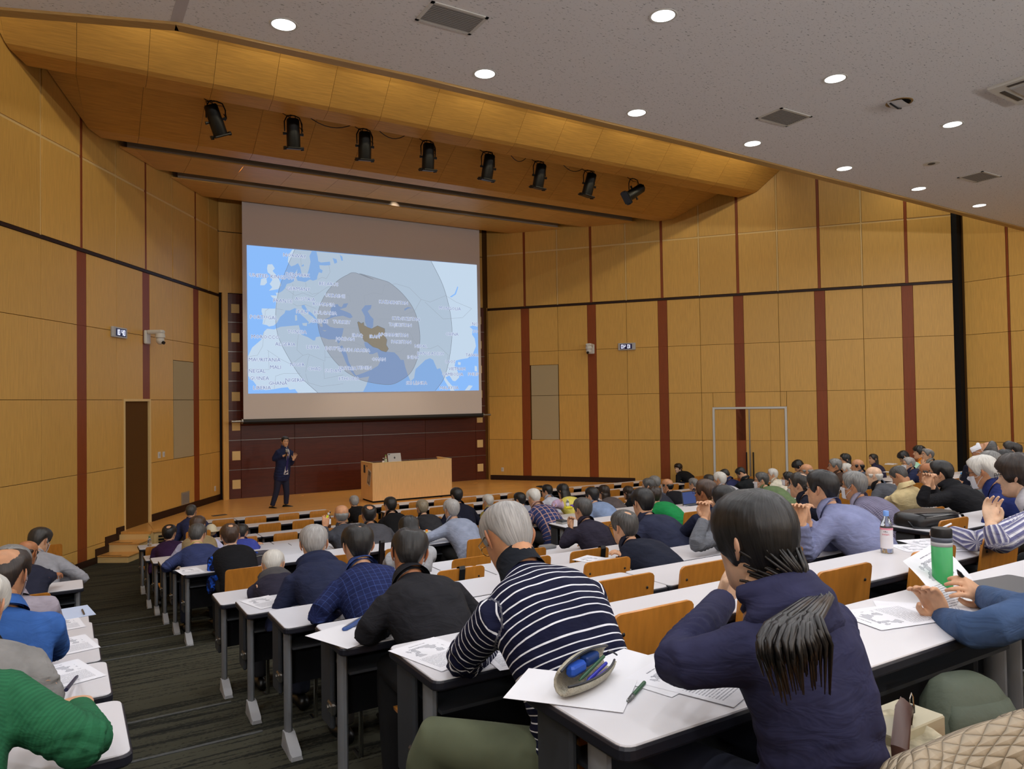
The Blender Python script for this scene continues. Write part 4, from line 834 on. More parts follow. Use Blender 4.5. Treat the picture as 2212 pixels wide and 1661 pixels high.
# --- cloth material with patterns in garment space (u round, v along)
def cloth(name, c, pat=None, c2=None, rough=.85, p=.04, w=.2, sheen=.0, bump=.25):
    if name in MATS: return MATS[name]
    M, N, L, s = nodes(name); s.inputs['Roughness'].default_value = rough; s.inputs['Specular IOR Level'].default_value = .2
    at = N.new('ShaderNodeAttribute'); at.attribute_name = 'weave'; sx = N.new('ShaderNodeSeparateXYZ'); L.new(at.outputs['Vector'], sx.inputs[0])
    tc = N.new('ShaderNodeTexCoord'); n = N.new('ShaderNodeTexNoise'); n.inputs['Scale'].default_value = 14; n.inputs['Detail'].default_value = 6; L.new(tc.outputs['Object'], n.inputs[0])
    rp = N.new('ShaderNodeMapRange'); rp.inputs[1].default_value = .3; rp.inputs[2].default_value = .7; rp.inputs[3].default_value = .86; rp.inputs[4].default_value = 1.12; L.new(n.outputs[0], rp.inputs[0])
    def band(sock, per, wd, ph=0):
        a = N.new('ShaderNodeMath'); a.operation = 'MULTIPLY_ADD'; a.inputs[1].default_value = 1 / per; a.inputs[2].default_value = 50 + ph; L.new(sock, a.inputs[0])
        f = N.new('ShaderNodeMath'); f.operation = 'FRACT'; L.new(a.outputs[0], f.inputs[0]); l = N.new('ShaderNodeMath'); l.operation = 'LESS_THAN'; l.inputs[1].default_value = wd; L.new(f.outputs[0], l.inputs[0]); return l.outputs[0]
    def mix(f, a, b, k=1.0):
        m_ = N.new('ShaderNodeMix'); m_.data_type = 'RGBA'
        if k != 1: q = N.new('ShaderNodeMath'); q.operation = 'MULTIPLY'; q.inputs[1].default_value = k; L.new(f, q.inputs[0]); f = q.outputs[0]
        L.new(f, m_.inputs['Factor'])
        for nm, v in (('A', a), ('B', b)):
            if isinstance(v, tuple): m_.inputs[nm].default_value = v
            else: L.new(v, m_.inputs[nm])
        return m_.outputs['Result']
    col = lin(c)
    if pat == 'stripe': col = mix(band(sx.outputs[1], p, w), lin(c), lin(c2))
    elif pat == 'vstripe':
        col = mix(band(sx.outputs[0], p, w), lin(c), lin(c2)); col = mix(band(sx.outputs[0], p, .12, .62), col, lin((150, 150, 170)))
    elif pat == 'plaid':
        col = mix(band(sx.outputs[1], p, w), lin(c), lin(c2), .55); col = mix(band(sx.outputs[0], p, w), col, lin(c2), .75)
    elif pat == 'check':
        col = mix(band(sx.outputs[1], p, w), lin(c), lin(c2), .4); col = mix(band(sx.outputs[0], p, w), col, lin(c2), .4)
    elif pat == 'velvet':
        n2 = N.new('ShaderNodeTexNoise'); n2.inputs['Scale'].default_value = 16; n2.inputs['Distortion'].default_value = 1.2; L.new(tc.outputs['Object'], n2.inputs[0]); r2 = N.new('ShaderNodeMapRange'); r2.inputs[1].default_value = .46; r2.inputs[2].default_value = .62; L.new(n2.outputs[0], r2.inputs[0]); col = mix(r2.outputs[0], lin(c), lin(c2))
    elif pat == 'two':      # darker from the chest down
        l = N.new('ShaderNodeMath'); l.operation = 'LESS_THAN'; l.inputs[1].default_value = w; L.new(sx.outputs[1], l.inputs[0]); col = mix(l.outputs[0], lin(c), lin(c2))
    vm = N.new('ShaderNodeVectorMath'); vm.operation = 'SCALE'
    if isinstance(col, tuple): vm.inputs[0].default_value = col[:3]
    else: L.new(col, vm.inputs[0])
    L.new(rp.outputs[0], vm.inputs['Scale']); L.new(vm.outputs[0], s.inputs['Base Color'])
    n3 = N.new('ShaderNodeTexNoise'); n3.inputs['Scale'].default_value = 9; n3.inputs['Detail'].default_value = 3; n3.inputs['Distortion'].default_value = .8; mp_ = N.new('ShaderNodeMapping'); mp_.inputs['Scale'].default_value = (1, 1, 2.4); L.new(tc.outputs['Object'], mp_.inputs[0]); L.new(mp_.outputs[0], n3.inputs[0])
    bp = N.new('ShaderNodeBump'); bp.inputs['Strength'].default_value = bump; bp.inputs['Distance'].default_value = .05; L.new(n3.outputs[0], bp.inputs['Height']); L.new(bp.outputs[0], s.inputs['Normal'])
    return M
M_EYE = mat('dark iris', (24, 18, 16), .2); M_EYEW = mat('eye white', (210, 200, 192), .3); M_FRAME = mat('spectacle frame', (26, 24, 24), .3, spec=.5); M_GFRAME = mat('gold spectacle frame', (150, 120, 70), .25, metal=.8); M_MASK = mat('white mask cloth', (222, 224, 230), .9, bump=(60, .15)); M_SHOE = mat('black shoe leather', (16, 15, 15), .35, spec=.5); M_SHIRT = mat('white shirt collar', (206, 206, 210), .8)
M_LENS = mat('spectacle lens', (240, 244, 246), .05, trans=1, spec=.5)
M_VEST = {k: cloth('%s vest' % k, c) for k, c in dict(black=(13, 14, 19), khaki=(140, 122, 90), navy=(30, 31, 68), yellow=(212, 200, 98)).items()}
def bez(P0, P1, P2, t): return P0 * (1 - t) ** 2 + P1 * 2 * t * (1 - t) + P2 * t * t
def build_person(label, hip, floor_z, HCw, s=1.0, yaw=0, hyaw=0, hpitch=0, hroll=0, skin='a', hair=('short', 'black'), T=.016, rec=0, crown=.45, top=None, pants=None, arms=('desk', 'desk'), deskz=.72, deskdy=.35, glasses=None, mask=False, collar=None, ccol=None, hood=None, face=False, vox=.013, build=(1, 1), legs='sit', shoes=None, seed=0, group=None, stand=False, hands=('relax', 'relax'), hem=-.10, palm=None, bulge=.05, shs=1.0, tie=False, neckfwd=0.0, nolegs=False, hcol=None, vest=None):
    """hip: world hip point (between the hip joints); HCw: world head centre. Root stands on the floor below the hips."""
    root = empty('person', (hip.x, hip.y, floor_z), 0, label, 'person', group)
    off = Vector((hip.x, hip.y, floor_z)); H = HCw - off; P0 = Vector(hip) - off
    Rz = Matrix.Rotation(math.radians(yaw), 3, 'Z'); X = Rz @ Vector((1, 0, 0)); Fw = Rz @ Vector((0, 1, 0))
    A = (H - P0); ln = A.length; a = A.normalized()
    # head orientation
    Rh = Matrix.Rotation(math.radians(yaw + hyaw), 3, 'Z') @ Matrix.Rotation(math.radians(hroll), 3, 'Y') @ Matrix.Rotation(math.radians(-hpitch), 3, 'X')
    NBase = H + Rh @ Vector((0, -.030, -.085)) * s          # skull base
    nd = (a * .75 + Vector((0, 0, .35)) - Fw * (.15 - neckfwd)).normalized()
    NB = NBase - nd * .060 * s                               # C7, top of the trunk
    mid = (P0 + NB) * .5 - Fw * bulge * s + Vector((0, 0, .03))
    C1 = mid * 2 - (P0 + NB) * .5
    bw, bd = build[0] * s, build[1] * s
    prof = [(-.16, .150, .105), (-.10, .168, .120), (0, .172, .125), (.12, .168, .122), (.30, .158, .112), (.50, .166, .116), (.68, .178, .120), (.80, .184, .112), (.885, .172, .096), (.94, .132, .078), (.975, .092, .068), (1.01, .066, .062)]
    def spine(t):
        if t < 0: return P0 + (C1 - P0).normalized() * t * ln
        p = bez(P0, C1, NB, min(t, 1.0))
        if t > 1: p = p + nd * (t - 1) * ln
        return p
    def sframe(t):
        e = .02; d = (spine(min(t + e, 1)) - spine(max(t - e, -.15))).normalized() if t > -.1 else (C1 - P0).normalized()
        x = (X - d * X.dot(d)).normalized(); y = d.cross(x); return x, y, d
    def trunk(mb, infl, t0=-.16, t1=1.02, n=20, neck=1.0):
        R = []
        for t, w, dp in prof:
            if t < t0 - 1e-6 or t > t1: continue
            x, y, d = sframe(t); c = spine(t); ww = (w * bw + infl) * (neck if t > .96 else 1); dd = (dp * bd + infl) * (neck if t > .96 else 1)
            R.append([c + x * (ww * np.sign(math.cos(q)) * abs(math.cos(q)) ** .86) + y * (dd * np.sign(math.sin(q)) * abs(math.sin(q)) ** .9) for q in np.linspace(0, 2 * math.pi, n, endpoint=False)])
        mb.rings(R)
    xs_, ys_, ds_ = sframe(.80); SHC = spine(.83)
    arm = []
    for i, sd in enumerate((-1, 1)):
        SJ = SHC + xs_ * sd * .168 * bw * shs - Vector((0, 0, .012)) * s
        spec = arms[i]; L1, L2 = .285 * s, .250 * s
        pn = Vector((0, 0, 1))
        if isinstance(spec, str):
            if spec == 'desk': Wp = P0 + Vector((sd * .13 * s, deskdy + .06, deskz + .035 - P0.z)); eh = Vector((sd * .9, -.2, -.6))
            elif spec == 'desk2': Wp = P0 + Vector((sd * .04 * s, deskdy + .02, deskz + .035 - P0.z)); eh = Vector((sd * 1.0, -.1, -.4))
            elif spec == 'chin': Wp = H + Rh @ Vector((sd * .04, .095, -.165)) * s; eh = Vector((sd * .5, .5, -1)); pn = -Fw
            elif spec == 'lap': Wp = P0 + Vector((sd * .08, .26, .12)) * s; eh = Vector((sd * .7, -.5, -.5))
            elif spec == 'cross': Wp = spine(.52) + Fw * .17 * s - xs_ * sd * .10 * s; eh = Vector((sd * 1, .2, -.6))
            elif spec == 'hang': Wp = SJ + Vector((sd * .05, .04, -.52)) * s; eh = Vector((sd * .3, -1, 0))
            Wp = Vector(Wp); v = Wp - SJ; dd = min(v.length, (L1 + L2) * .985); v.normalize(); Wp = SJ + v * dd
            ca = (L1 * L1 + dd * dd - L2 * L2) / (2 * L1 * dd); ca = max(-1, min(1, ca)); hh = L1 * math.sqrt(1 - ca * ca); eh = (eh - v * eh.dot(v)).normalized(); EL = SJ + v * L1 * ca + eh * hh
        else: EL, Wp = Vector(spec[0]) - off, Vector(spec[1]) - off
        arm.append((SJ, EL, Wp))
    def arms_mb(mb, infl, k=1.0, endk=1.0):
        for i, (SJ, EL, Wp) in enumerate(arm):
            sd = (-1, 1)[i]; q = (SJ - EL).normalized()
            e1 = EL + (SJ - EL) * .16; e2 = EL + (Wp - EL) * .16
            root_ = SJ - xs_ * sd * .05 * s + Vector((0, 0, .004))
            mb.tube([root_, SJ, SJ + (EL - SJ) * .35, e1, EL * .5 + (e1 + e2) * .25, e2, EL + (Wp - EL) * .5, Wp - (Wp - EL).normalized() * .012 * endk], [r * s * k + infl for r in (.058, .062, .052, .046, .047, .045, .040, .032)], 12)
    # body: head, neck, trunk, arms and hands, one mesh
    b = MB(); hm = MB(); head_mb(hm)
    Hm = [H + Rh @ (Vector(v) * s) for v in hm.v]; b.add(Hm, hm.f)
    nhead = len(Hm)
    b.tube([NB - nd * .05 * s, NB + nd * .01 * s, NBase + Rh @ Vector((0, .004, .03)) * s, NBase + Rh @ Vector((0, .012, .08)) * s], [.068 * s, .060 * s, .055 * s, .050 * s], 16)
    trunk(b, -.006, -.10, .95); arms_mb(b, -.004, .92, 0)
    for i, (SJ, EL, Wp) in enumerate(arm):
        V, Fc = hand(hands[i]); d = (Wp - EL).normalized(); up = Vector((0, 0, 1))
        if arms[i] == 'chin': d = (Rh @ Vector((-(-1, 1)[i] * .35, -.12, 1.0))).normalized(); up = Rh @ Vector(((-1, 1)[i] * .5, 1, .2))
        if palm and palm[i]: 
            up = Vector(palm[i][0]); d = Vector(palm[i][1]) if palm[i][1] else d
        B = basis(d, up); fl_ = 1 if i == 1 else -1
        b.add([Wp + B @ Vector((v[0] * fl_ * s, v[1] * s, v[2] * s)) for v in V], Fc if fl_ == 1 else [f[::-1] for f in Fc])
    me = b.mesh('body', SKM(skin), 'all')
    bl_ = np.zeros(len(b.v)); hv = np.array(hm.v)
    bl_[:nhead] = np.clip(.85 * np.exp(-((hv[:, 0]) / .019) ** 2 - ((hv[:, 2] + .0605) / .0095) ** 2) * (hv[:, 1] > .05) + .28 * (np.abs(hv[:, 0]) > .076) * (hv[:, 2] < .035), 0, 1)
    at = me.attributes.new('blush', 'FLOAT', 'POINT'); at.data.foreach_set('value', bl_)
    body = obj('body', me, root)
    MH = Matrix.Translation(H) @ Rh.to_4x4() @ Matrix.Scale(s, 4)
    if hair: obj('hair', hair_mesh(hair[0], T, rec, seed % 7, crown, HM(hair[1])), root, mtx=MH)
    if face:
        e = MB()
        for sx in (-1, 1):
            e.cur = 0; e.ball((sx * .031, .0715, .013), (.0135, .009, .0072), 10, 6); e.cur = 1; e.ball((sx * .031, .0775, .013), (.006, .0045, .006), 8, 6)
        o = e.build('eyes', [M_EYEW, M_EYE], root, True); o.matrix_local = MH
        br = MB()
        for sx in (-1, 1): br.tube([hpoint(sx * q, .034 + .003 * math.sin((q - .2) * 4), .002) for q in (.16, .3, .42, .55, .66)], [.003, .0042, .004, .0032, .0018], 6)
        o = br.build('eyebrows', HM(hair[1] if hair and hair[1] not in ('white',) else 'grey'), root, True); o.matrix_local = MH
    if glasses:
        g = MB()
        for sx in (-1, 1):
            g.tube([(sx * .034 + .022 * math.cos(q), .098 - .004 * abs(math.cos(q)), .011 + .017 * math.sin(q)) for q in np.linspace(0, 2 * math.pi, 13)], .0017, 5, False)
            g.tube([(sx * .056, .096, .018), (sx * .074, .07, .020), (sx * .080, .0, .018), (sx * .079, -.02, .004)], .002, 5)
        g.tube([(-.012, .098, .014), (0, .101, .017), (.012, .098, .014)], .0016, 5)
        o = g.build('glasses', M_GFRAME if glasses == 'gold' else M_FRAME, root, True); o.matrix_local = MH
    if mask:
        k = MB(); k.rings([[hpoint(p, z, .007 + .006 * math.exp(-(p / .3) ** 2), .75) for p in np.linspace(-1.05, 1.05, 15)] for z in np.linspace(-.108, -.008, 9)], cap=False, close=False)
        for sx in (-1, 1):
            for z in (-.085, -.02): k.tube([hpoint(sx * 1.02, z, .006), hpoint(sx * 1.35, z * .5 - .008, .006), (sx * .083, -.012, .022 if z > -.05 else -.022)], .0016, 5)
        o = k.build('mask', M_MASK, root, True); o.matrix_local = MH
    # garment
    if top:
        g = MB(); trunk(g, .010, hem, 1.02, 22, .98); arms_mb(g, .007, 1.04)
        V, Fc, Nn = remesh(g, vox * s, 4)
        V = np.array(V); bones = [(spine(t0), spine(t0 + .2), t0 * ln, .2 * ln, 0) for t0 in (-.2, 0, .2, .4, .6, .8)] + [q for i, (SJ, EL, Wp) in enumerate(arm) for q in ((SJ, EL, 0, (EL - SJ).length, 1 + i), (EL, Wp, (EL - SJ).length, (Wp - EL).length, 1 + i))]
        num, den = {}, {}; best = np.full(len(V), 9e9); W_ = np.zeros((len(V), 3))
        for (p, q, v0, l, part) in bones:
            p = np.array(p); q = np.array(q); d = q - p; L2_ = d @ d; t = np.clip(((V - p) @ d) / L2_, 0, 1); c = V - (p + t[:, None] * d); dist = np.linalg.norm(c, axis=1); r0 = .15 * bw if part == 0 else .052 * s; sc_ = dist / r0
            dn = d / math.sqrt(L2_); fx = np.array(X if part == 0 else Fw); fx = fx - dn * (fx @ dn); fx /= np.linalg.norm(fx); fy = np.cross(dn, fx)
            ang = np.arctan2(c @ fy, c @ fx); u = c @ fx if part == 0 else ang * .055
            raw = ((V - p) @ d) / L2_; wt = np.exp(-4.0 * (raw - .5) ** 2 - (0 if part == 0 else 1.5) * sc_ ** 2) + 1e-12; g_ = part
            num[g_] = num.get(g_, 0) + wt * (v0 + raw * l); den[g_] = den.get(g_, 0) + wt
            mk = sc_ < best; best[mk] = sc_[mk]; W_[mk] = np.stack([u[mk], v0 + t[mk] * l, np.full(mk.sum(), part)], -1)
        for g_ in num:
            mk = W_[:, 2] == g_; W_[mk, 1] = (num[g_] / den[g_])[mk]
        # soft folds: across the sleeves near the elbows, across the waist, and between the shoulder blades
        tt = W_[:, 1]; el = arm[0][1]; fold = np.zeros(len(V))
        sl_ = W_[:, 2] > 0; fold[sl_] = .0045 * np.sin(tt[sl_] * 150 + 3 * np.sin(W_[sl_, 0] * 40) + seed) * np.exp(-((tt[sl_] - .28) / .11) ** 2)
        tr_ = ~sl_; fold[tr_] = .0050 * np.sin(tt[tr_] * 85 + 2.2 * np.sin(W_[tr_, 0] * 13 + seed) + W_[tr_, 0] * 12) * np.exp(-((tt[tr_] - .08) / .16) ** 2) + .0022 * np.sin(W_[tr_, 0] * 45 + tt[tr_] * 18 + seed)
        V = V + Nn * fold[:, None] * s
        me = bpy.data.meshes.new('top'); me.from_pydata(V.tolist(), [], Fc); me.materials.append(top); me.polygons.foreach_set('use_smooth', [True] * len(me.polygons))
        at = me.attributes.new('weave', 'FLOAT_VECTOR', 'POINT'); at.data.foreach_set('vector', W_.ravel())
        go = obj('shirt' if collar in ('shirt', 'crew') else 'jacket', me, root)
        cm = ccol or top
        x, y, d = sframe(.97); d = (d * .55 + nd * .45).normalized(); x = (X - d * X.dot(d)).normalized(); y = d.cross(x); c = NB + nd * .018 * s
        fwd = y if y.dot(Fw) > 0 else -y
        def ring(cc, rx, ry, tilt, n=22, gap=0.0):
            return [cc + x * rx * math.cos(q) + fwd * ry * math.sin(q) + d * (tilt * math.sin(q)) for q in np.linspace(math.pi / 2 + gap, math.pi / 2 + 2 * math.pi - gap, n, endpoint=gap > 0)]
        if collar in ('jacket', 'shirt'):
            hgt = .040 if collar == 'jacket' else .036
            rb = MB(); R = [ring(c - d * .014 * s, .082 * s, .078 * s, -.030 * s, 24, .30), ring(c + d * (hgt * .55) * s, .073 * s, .070 * s, -.022 * s, 24, .24), ring(c + d * hgt * s, .068 * s, .066 * s, -.018 * s, 24, .20), ring(c + d * (hgt + .004) * s, .071 * s, .069 * s, -.020 * s, 24, .22), ring(c + d * .010 * s, .088 * s, .084 * s, -.034 * s, 24, .40), ring(c - d * .022 * s, .101 * s, .096 * s, -.044 * s, 24, .52)]
            rb.rings(R, cap=False, close=False); rb.build('collar', cm, root, 'all')
            if collar == 'jacket' and tie is not None:
                sb = MB(); sb.rings([ring(c + d * .0 * s, .067 * s, .066 * s, -.02 * s), ring(c + d * .046 * s, .064 * s, .064 * s, -.016 * s), ring(c + d * .046 * s, .060 * s, .060 * s, -.016 * s)], cap=False); sb.build('inner_collar', M_SHIRT if ccol is None else ccol, root, 'all')
        elif collar in ('turtle', 'stand'):
            rb = MB(); h2 = .060 if collar == 'turtle' else .045
            rb.rings([ring(c - d * .02 * s, .080 * s, .078 * s, -.03 * s), ring(c + d * h2 * .5 * s, .069 * s, .068 * s, -.02 * s), ring(c + d * h2 * s, .067 * s, .067 * s, -.014 * s), ring(c + d * h2 * s, .060 * s, .060 * s, -.014 * s)], cap=False); rb.build('collar', cm, root, 'all')
        else:
            rb = MB(); P = ring(c + d * .004 * s, .068 * s, .066 * s, -.018 * s); rb.tube(P + [P[0], P[1]], .0085 * s, 7, False); rb.build('collar', cm, root, 'all')
        if hood:
            hb = MB(); n = 13
            for lay, (r1, hz, th) in enumerate(((.100, .012, .030), (.118, -.030, .036), (.118, -.085, .034))):
                P = []; rr = []
                for k in range(n):
                    q = math.pi * (1.02 + .96 * k / (n - 1)) if lay == 0 else math.pi * (1.08 + .84 * k / (n - 1)); w = math.sin(math.pi * (k + .6) / (n + .2)) ** .5
                    P.append(c + x * r1 * s * math.cos(q) * 1.06 + fwd * r1 * s * math.sin(q) * .86 + d * (hz + (.02 * (1 - w) if lay == 0 else -.03 * (1 - w))) * s); rr.append(th * s * (.45 + .55 * w) * hood)
                hb.tube(P, rr, 10)
            V2, F2, _ = remesh(hb, .012 * s, 5); hb2 = MB(); hb2.add(V2, F2); hb2.build('hood', hcol or top, root, 'all')
        if vest:
            vb = MB(); trunk(vb, .019, -.10, .975, 22, 1.0); V2, F2, _ = remesh(vb, vox * s, 3); v2 = MB(); v2.add(V2, F2); v2.build('vest', vest, root, 'all')
    # legs, trousers and shoes
    if pants and not nolegs:
        g = MB(); kn, an = [], []
        for i, sd in enumerate((-1, 1)):
            if stand: HJ, K_, A_ = P0 + X * sd * .085 * s, Vector(legs[i][0]) - off, Vector(legs[i][1]) - off
            elif isinstance(legs, str): HJ = P0 + X * sd * .085 * s; K_ = P0 + (X * sd * .13 + Fw * .40) * s + Vector((0, 0, .02)); A_ = Vector((K_.x, K_.y - .06, .09)) + X * sd * .01
            else: HJ, K_, A_ = P0 + X * sd * .085 * s, Vector(legs[i][0]) - off, Vector(legs[i][1]) - off
            g.tube([HJ - (K_ - HJ).normalized() * .03, HJ + (K_ - HJ) * .3, HJ + (K_ - HJ) * .75, K_, K_ + (A_ - K_) * .2, K_ + (A_ - K_) * .6, A_], [r * s for r in (.098, .092, .076, .070, .068, .062, .056)], 12); an.append((A_, (K_ - A_)))
        x, y, d = sframe(-.05)
        R = []
        for t, w, dp in ((-.13, .15, .11), (-.06, .170, .125), (.04, .172, .126), (.14, .166, .12)):
            xx_, yy_, dd_ = sframe(t); cc = spine(t); R.append([cc + xx_ * (w * bw + .002) * math.cos(q) + yy_ * (dp * bd + .002) * math.sin(q) for q in np.linspace(0, 2 * math.pi, 16, endpoint=False)])
        g.rings(R)
        V, Fc, _ = remesh(g, max(vox * 1.35, .016) * s, 3); t_ = MB(); t_.add(V, Fc); t_.build('trousers', pants, root, 'all')
        for i, (A_, u_) in enumerate(an):
            fw = Fw if not (stand and len(legs[i]) > 2) else Vector(legs[i][2]); sxv = fw.cross(Vector((0, 0, 1))); sh = MB(); R = []
            for yy_, w, z0_, z1_ in ((-.085, .024, .012, .05), (-.07, .036, .004, .075), (.0, .040, .003, .082), (.06, .043, .002, .065), (.12, .047, .002, .05), (.165, .040, .006, .036), (.185, .018, .012, .024)):
                R.append([Vector((A_.x, A_.y, A_.z - .09)) + fw * yy_ * s + sxv * w * s * math.cos(q) + Vector((0, 0, ((z0_ + z1_) / 2 + (z1_ - z0_) / 2 * math.sin(q)) * s)) for q in np.linspace(0, 2 * math.pi, 12, endpoint=False)])
            sh.rings(R); sh.build('shoe', shoes or M_SHOE, root, 'all')
    return root, dict(H=H + off, Rh=Rh, s=s, MH=MH, spine=lambda t: spine(t) + off, sframe=sframe, arm=[tuple(q + off for q in A_) for A_ in arm], NB=NB + off, off=off)
# ---------------------------------------------------------------- who sits where
TAKEN = []                                   # (row, x) of seats in use
PEOPLE = {}
def seat(key, label, px, py, r, w=None, s=None, tl=1.0, dx=0.0, hy=None, look=.75, **kw):
    yn = ROWY[r - 1] - DD; fz = FZ[r - 1]; hY = hy if hy is not None else yn - .30
    if s is None:
        P = UY(px, py, hY + .15); dep = float(RW.T[2] @ np.array([P.x, P.y, P.z - Z0])); s = w * dep / F_PX / .178; s = max(.94, min(1.13, s))
    for _ in range(3):
        hz = fz + .44 + .09 * s; best = None
        for i in range(120):
            Y = hY - .10 + i * .006; P = UY(px, py, Y); hp = Vector((P.x + dx, hY, hz)); e = abs((P - hp).length - .685 * s * tl)
            if best is None or e < best[0] - 1e-6: best = (e, P, hp)
        if best[0] < .02: break
        s *= (best[1] - best[2]).length / (.685 * s * tl); s = max(.90, min(1.2, s))
    e, P, hp = best
    base = math.degrees(math.atan2(-(6.2 - P.x), 18.5 - P.y)) * look
    kw.setdefault('hyaw', 0); kw['hyaw'] += base - kw.get('yaw', 0) * .5
    kw.setdefault('deskz', DZ[r - 1] - fz); kw.setdefault('deskdy', yn - hY + .04); kw.setdefault('seed', len(PEOPLE))
    if 'top' in kw and not isinstance(kw['top'], bpy.types.Material): kw['top'] = cloth('%s top' % key, *kw['top'])
    if 'pants' not in kw: kw['pants'] = PANTS[len(PEOPLE) % 4]
    kw.setdefault('vox', .012 if r > 8 else .017)
    ro, d = build_person(label, hp, fz, P, s, **kw); PEOPLE[key] = d; d['hip'] = hp; d['root'] = ro
    TAKEN.append((r, hp.x, hY)); return d
PANTS = [mat('charcoal trousers', (34, 35, 40), .9), mat('navy trousers', (26, 30, 46), .9), mat('brown grey trousers', (62, 56, 50), .9), mat('black trousers', (20, 20, 22), .9)]
OLIVE = mat('olive trousers', (86, 92, 70), .85, var=(7, .12)); JEANS = mat('dark blue jeans', (30, 42, 62), .9)
# --- left block, seen at the left edge
seat('green', 'person in a green sweater at the bottom left corner, writing', -150, 1330, 13, s=1.05, hy=1.86, top=((38, 98, 66), 'stripe', (34, 90, 60), .9, .012, .5), hair=('short', 'salt'), arms=('desk', (UY(190, 1612, 1.98), UY(168, 1535, 2.26))), hpitch=30, hands=('relax', 'curl'), vox=.009)
seat('greyj', 'white-haired person in a grey jacket cut by the left edge, before the green sweater', -48, 1318, 12, s=1.04, hy=2.78, top=((128, 126, 124),), hair=('short', 'white'), collar='jacket', hpitch=20, arms=('desk', (UY(105, 1505, 2.9), UY(55, 1485, 3.15))))
seat('denim', 'balding person in a blue denim shirt at the left edge', 12, 1247, 11, w=82, hy=3.68, top=((52, 92, 158),), collar='shirt', hair=('spot', 'dkbrown'), crown=.85, skin='b', mask=True, arms=('desk', 'desk'), hpitch=8)
seat('lavender', 'person in a lavender grey jacket hidden behind the balding head at the left', 22, 1232, 10, s=1.0, hy=4.72, dx=.02, top=((146, 138, 148),), collar='jacket', hair=('short', 'grey'), hpitch=15)
seat('navyl', 'bald-topped person with a mask in a navy top, behind the denim shirt', 58, 1198, 8, w=46, top=((34, 36, 52),), hair=('fringe', 'dkbrown'), T=.012, skin='c', mask=True, hpitch=18, arms=('desk', (UY(98, 1252, 7.85), UY(116, 1243, 8.05))))
seat('sweat', 'person in a light grey sweater leaning at the leftmost front desk', 86, 1170, 7, w=44, top=((142, 142, 148),), hair=('short', 'soft'), mask=True, hpitch=18, hyaw=-14)
# --- centre-left block, front to back
seat('p8', 'bald-headed masked person in a navy jacket alone in the front row by the stage steps', 413, 1106, 2, w=25, top=((42, 48, 84),), collar='stand', hair=('crop', 'salt'), T=.010, mask=True, look=.4)
seat('p9', 'person in a dark purple sweater at the left front desks', 366, 1154, 4, w=33, top=((50, 28, 62),), hair=('spot', 'black'), collar='stand', hyaw=-12, look=.3)
seat('p10', 'brown-haired person in a khaki vest over lilac sleeves', 427, 1138, 6, w=34, top=((172, 172, 200),), vest=M_VEST['khaki'], hair=('short', 'brown'), hpitch=8)
seat('p11', 'grey-haired person in a navy and green striped knit with yellow collar edging', 426, 1158, 7, w=40, s=1.1, top=((52, 62, 104), 'stripe', (38, 46, 82), .85, .018, .5), hair=('short', 'salt'), ccol=mat('yellow collar edge', (178, 164, 96), .8), hpitch=20, arms=((UY(356, 1225, 8.85), UY(372, 1228, 9.05)), 'desk'))
seat('p13', 'dark-haired person in a bright blue jacket behind the black vest', 522, 1152, 5, w=34, top=((64, 76, 164),), collar='jacket', hair=('short', 'soft'), hpitch=12)
seat('p12', 'person in a black vest with blue velvet sleeves on an orange plywood chair', 497, 1160, 8, w=44, s=1.1, top=((12, 20, 52), 'velvet', (34, 92, 214), .9), vest=M_VEST['black'], hair=('spot', 'brown'), crown=.35, ccol=M_SHIRT, collar='stand', legs='sit', hpitch=4, look=.3, hcol=None)
seat('p14', 'white-haired masked person hunched over a desk in a dark jacket with a grey hood', 590, 1224, 9, w=52, dx=-.02, top=((40, 38, 54),), hair=('short', 'white'), mask=True, hood=.9, collar='stand', hcol=cloth('grey hood', (72, 70, 72)), hpitch=42, arms=('desk', 'desk'), bulge=.09, vox=.012)
seat('p15', 'silver-haired person in a navy hooded jacket with grey collar', 678, 1178, 10, w=68, top=((32, 38, 64),), hair=('short', 'silver'), collar='jacket', ccol=mat('grey collar', (96, 98, 106), .9), hood=1.0, hpitch=14, vox=.011, arms=('desk', 'desk'))
seat('p16', 'black-haired person in a navy blazer with fine windowpane check', 773, 1182, 11, w=78, s=1.06, top=((26, 34, 74), 'check', (66, 88, 150), .9, .034, .09), hair=('spot', 'black'), crown=.22, collar='jacket', hpitch=10, vox=.010, arms=((UY(682, 1330, 3.98), UY(738, 1335, 4.2)), 'desk'), look=.3)
seat('p17', 'masked person in a black suit, shiny bald spot in black hair', 884, 1200, 12, w=90, top=((30, 30, 35),), hair=('spot', 'black'), crown=.36, skin='c', mask=True, collar='jacket', hpitch=24, hyaw=-8, vox=.009, arms=((UY(786, 1368, 3.06), UY(858, 1372, 3.3)), 'desk'), hroll=6)
seat('p18', 'close-cropped grey-haired person with glasses in a navy sweater with white stripes', 1098, 1166, 13, w=117, s=1.05, hy=1.74, dx=.02, top=((15, 18, 46), 'stripe', (226, 228, 236), .85, .028, .17), pants=OLIVE, hair=('crop', 'silver'), T=.012, skin='b', glasses='gold', collar='turtle', ccol=cloth('black polo collar', (24, 28, 36)), hpitch=36, hyaw=10, vox=.0075, arms=((UY(993, 1428, 2.16), UY(1100, 1425, 2.42)), 'desk'), bulge=.085, seed=3, legs=((UY(935, 1600, 2.02), UY(905, 1800, 2.05)), (UY(1290, 1640, 2.02), UY(1290, 1860, 2.0))))
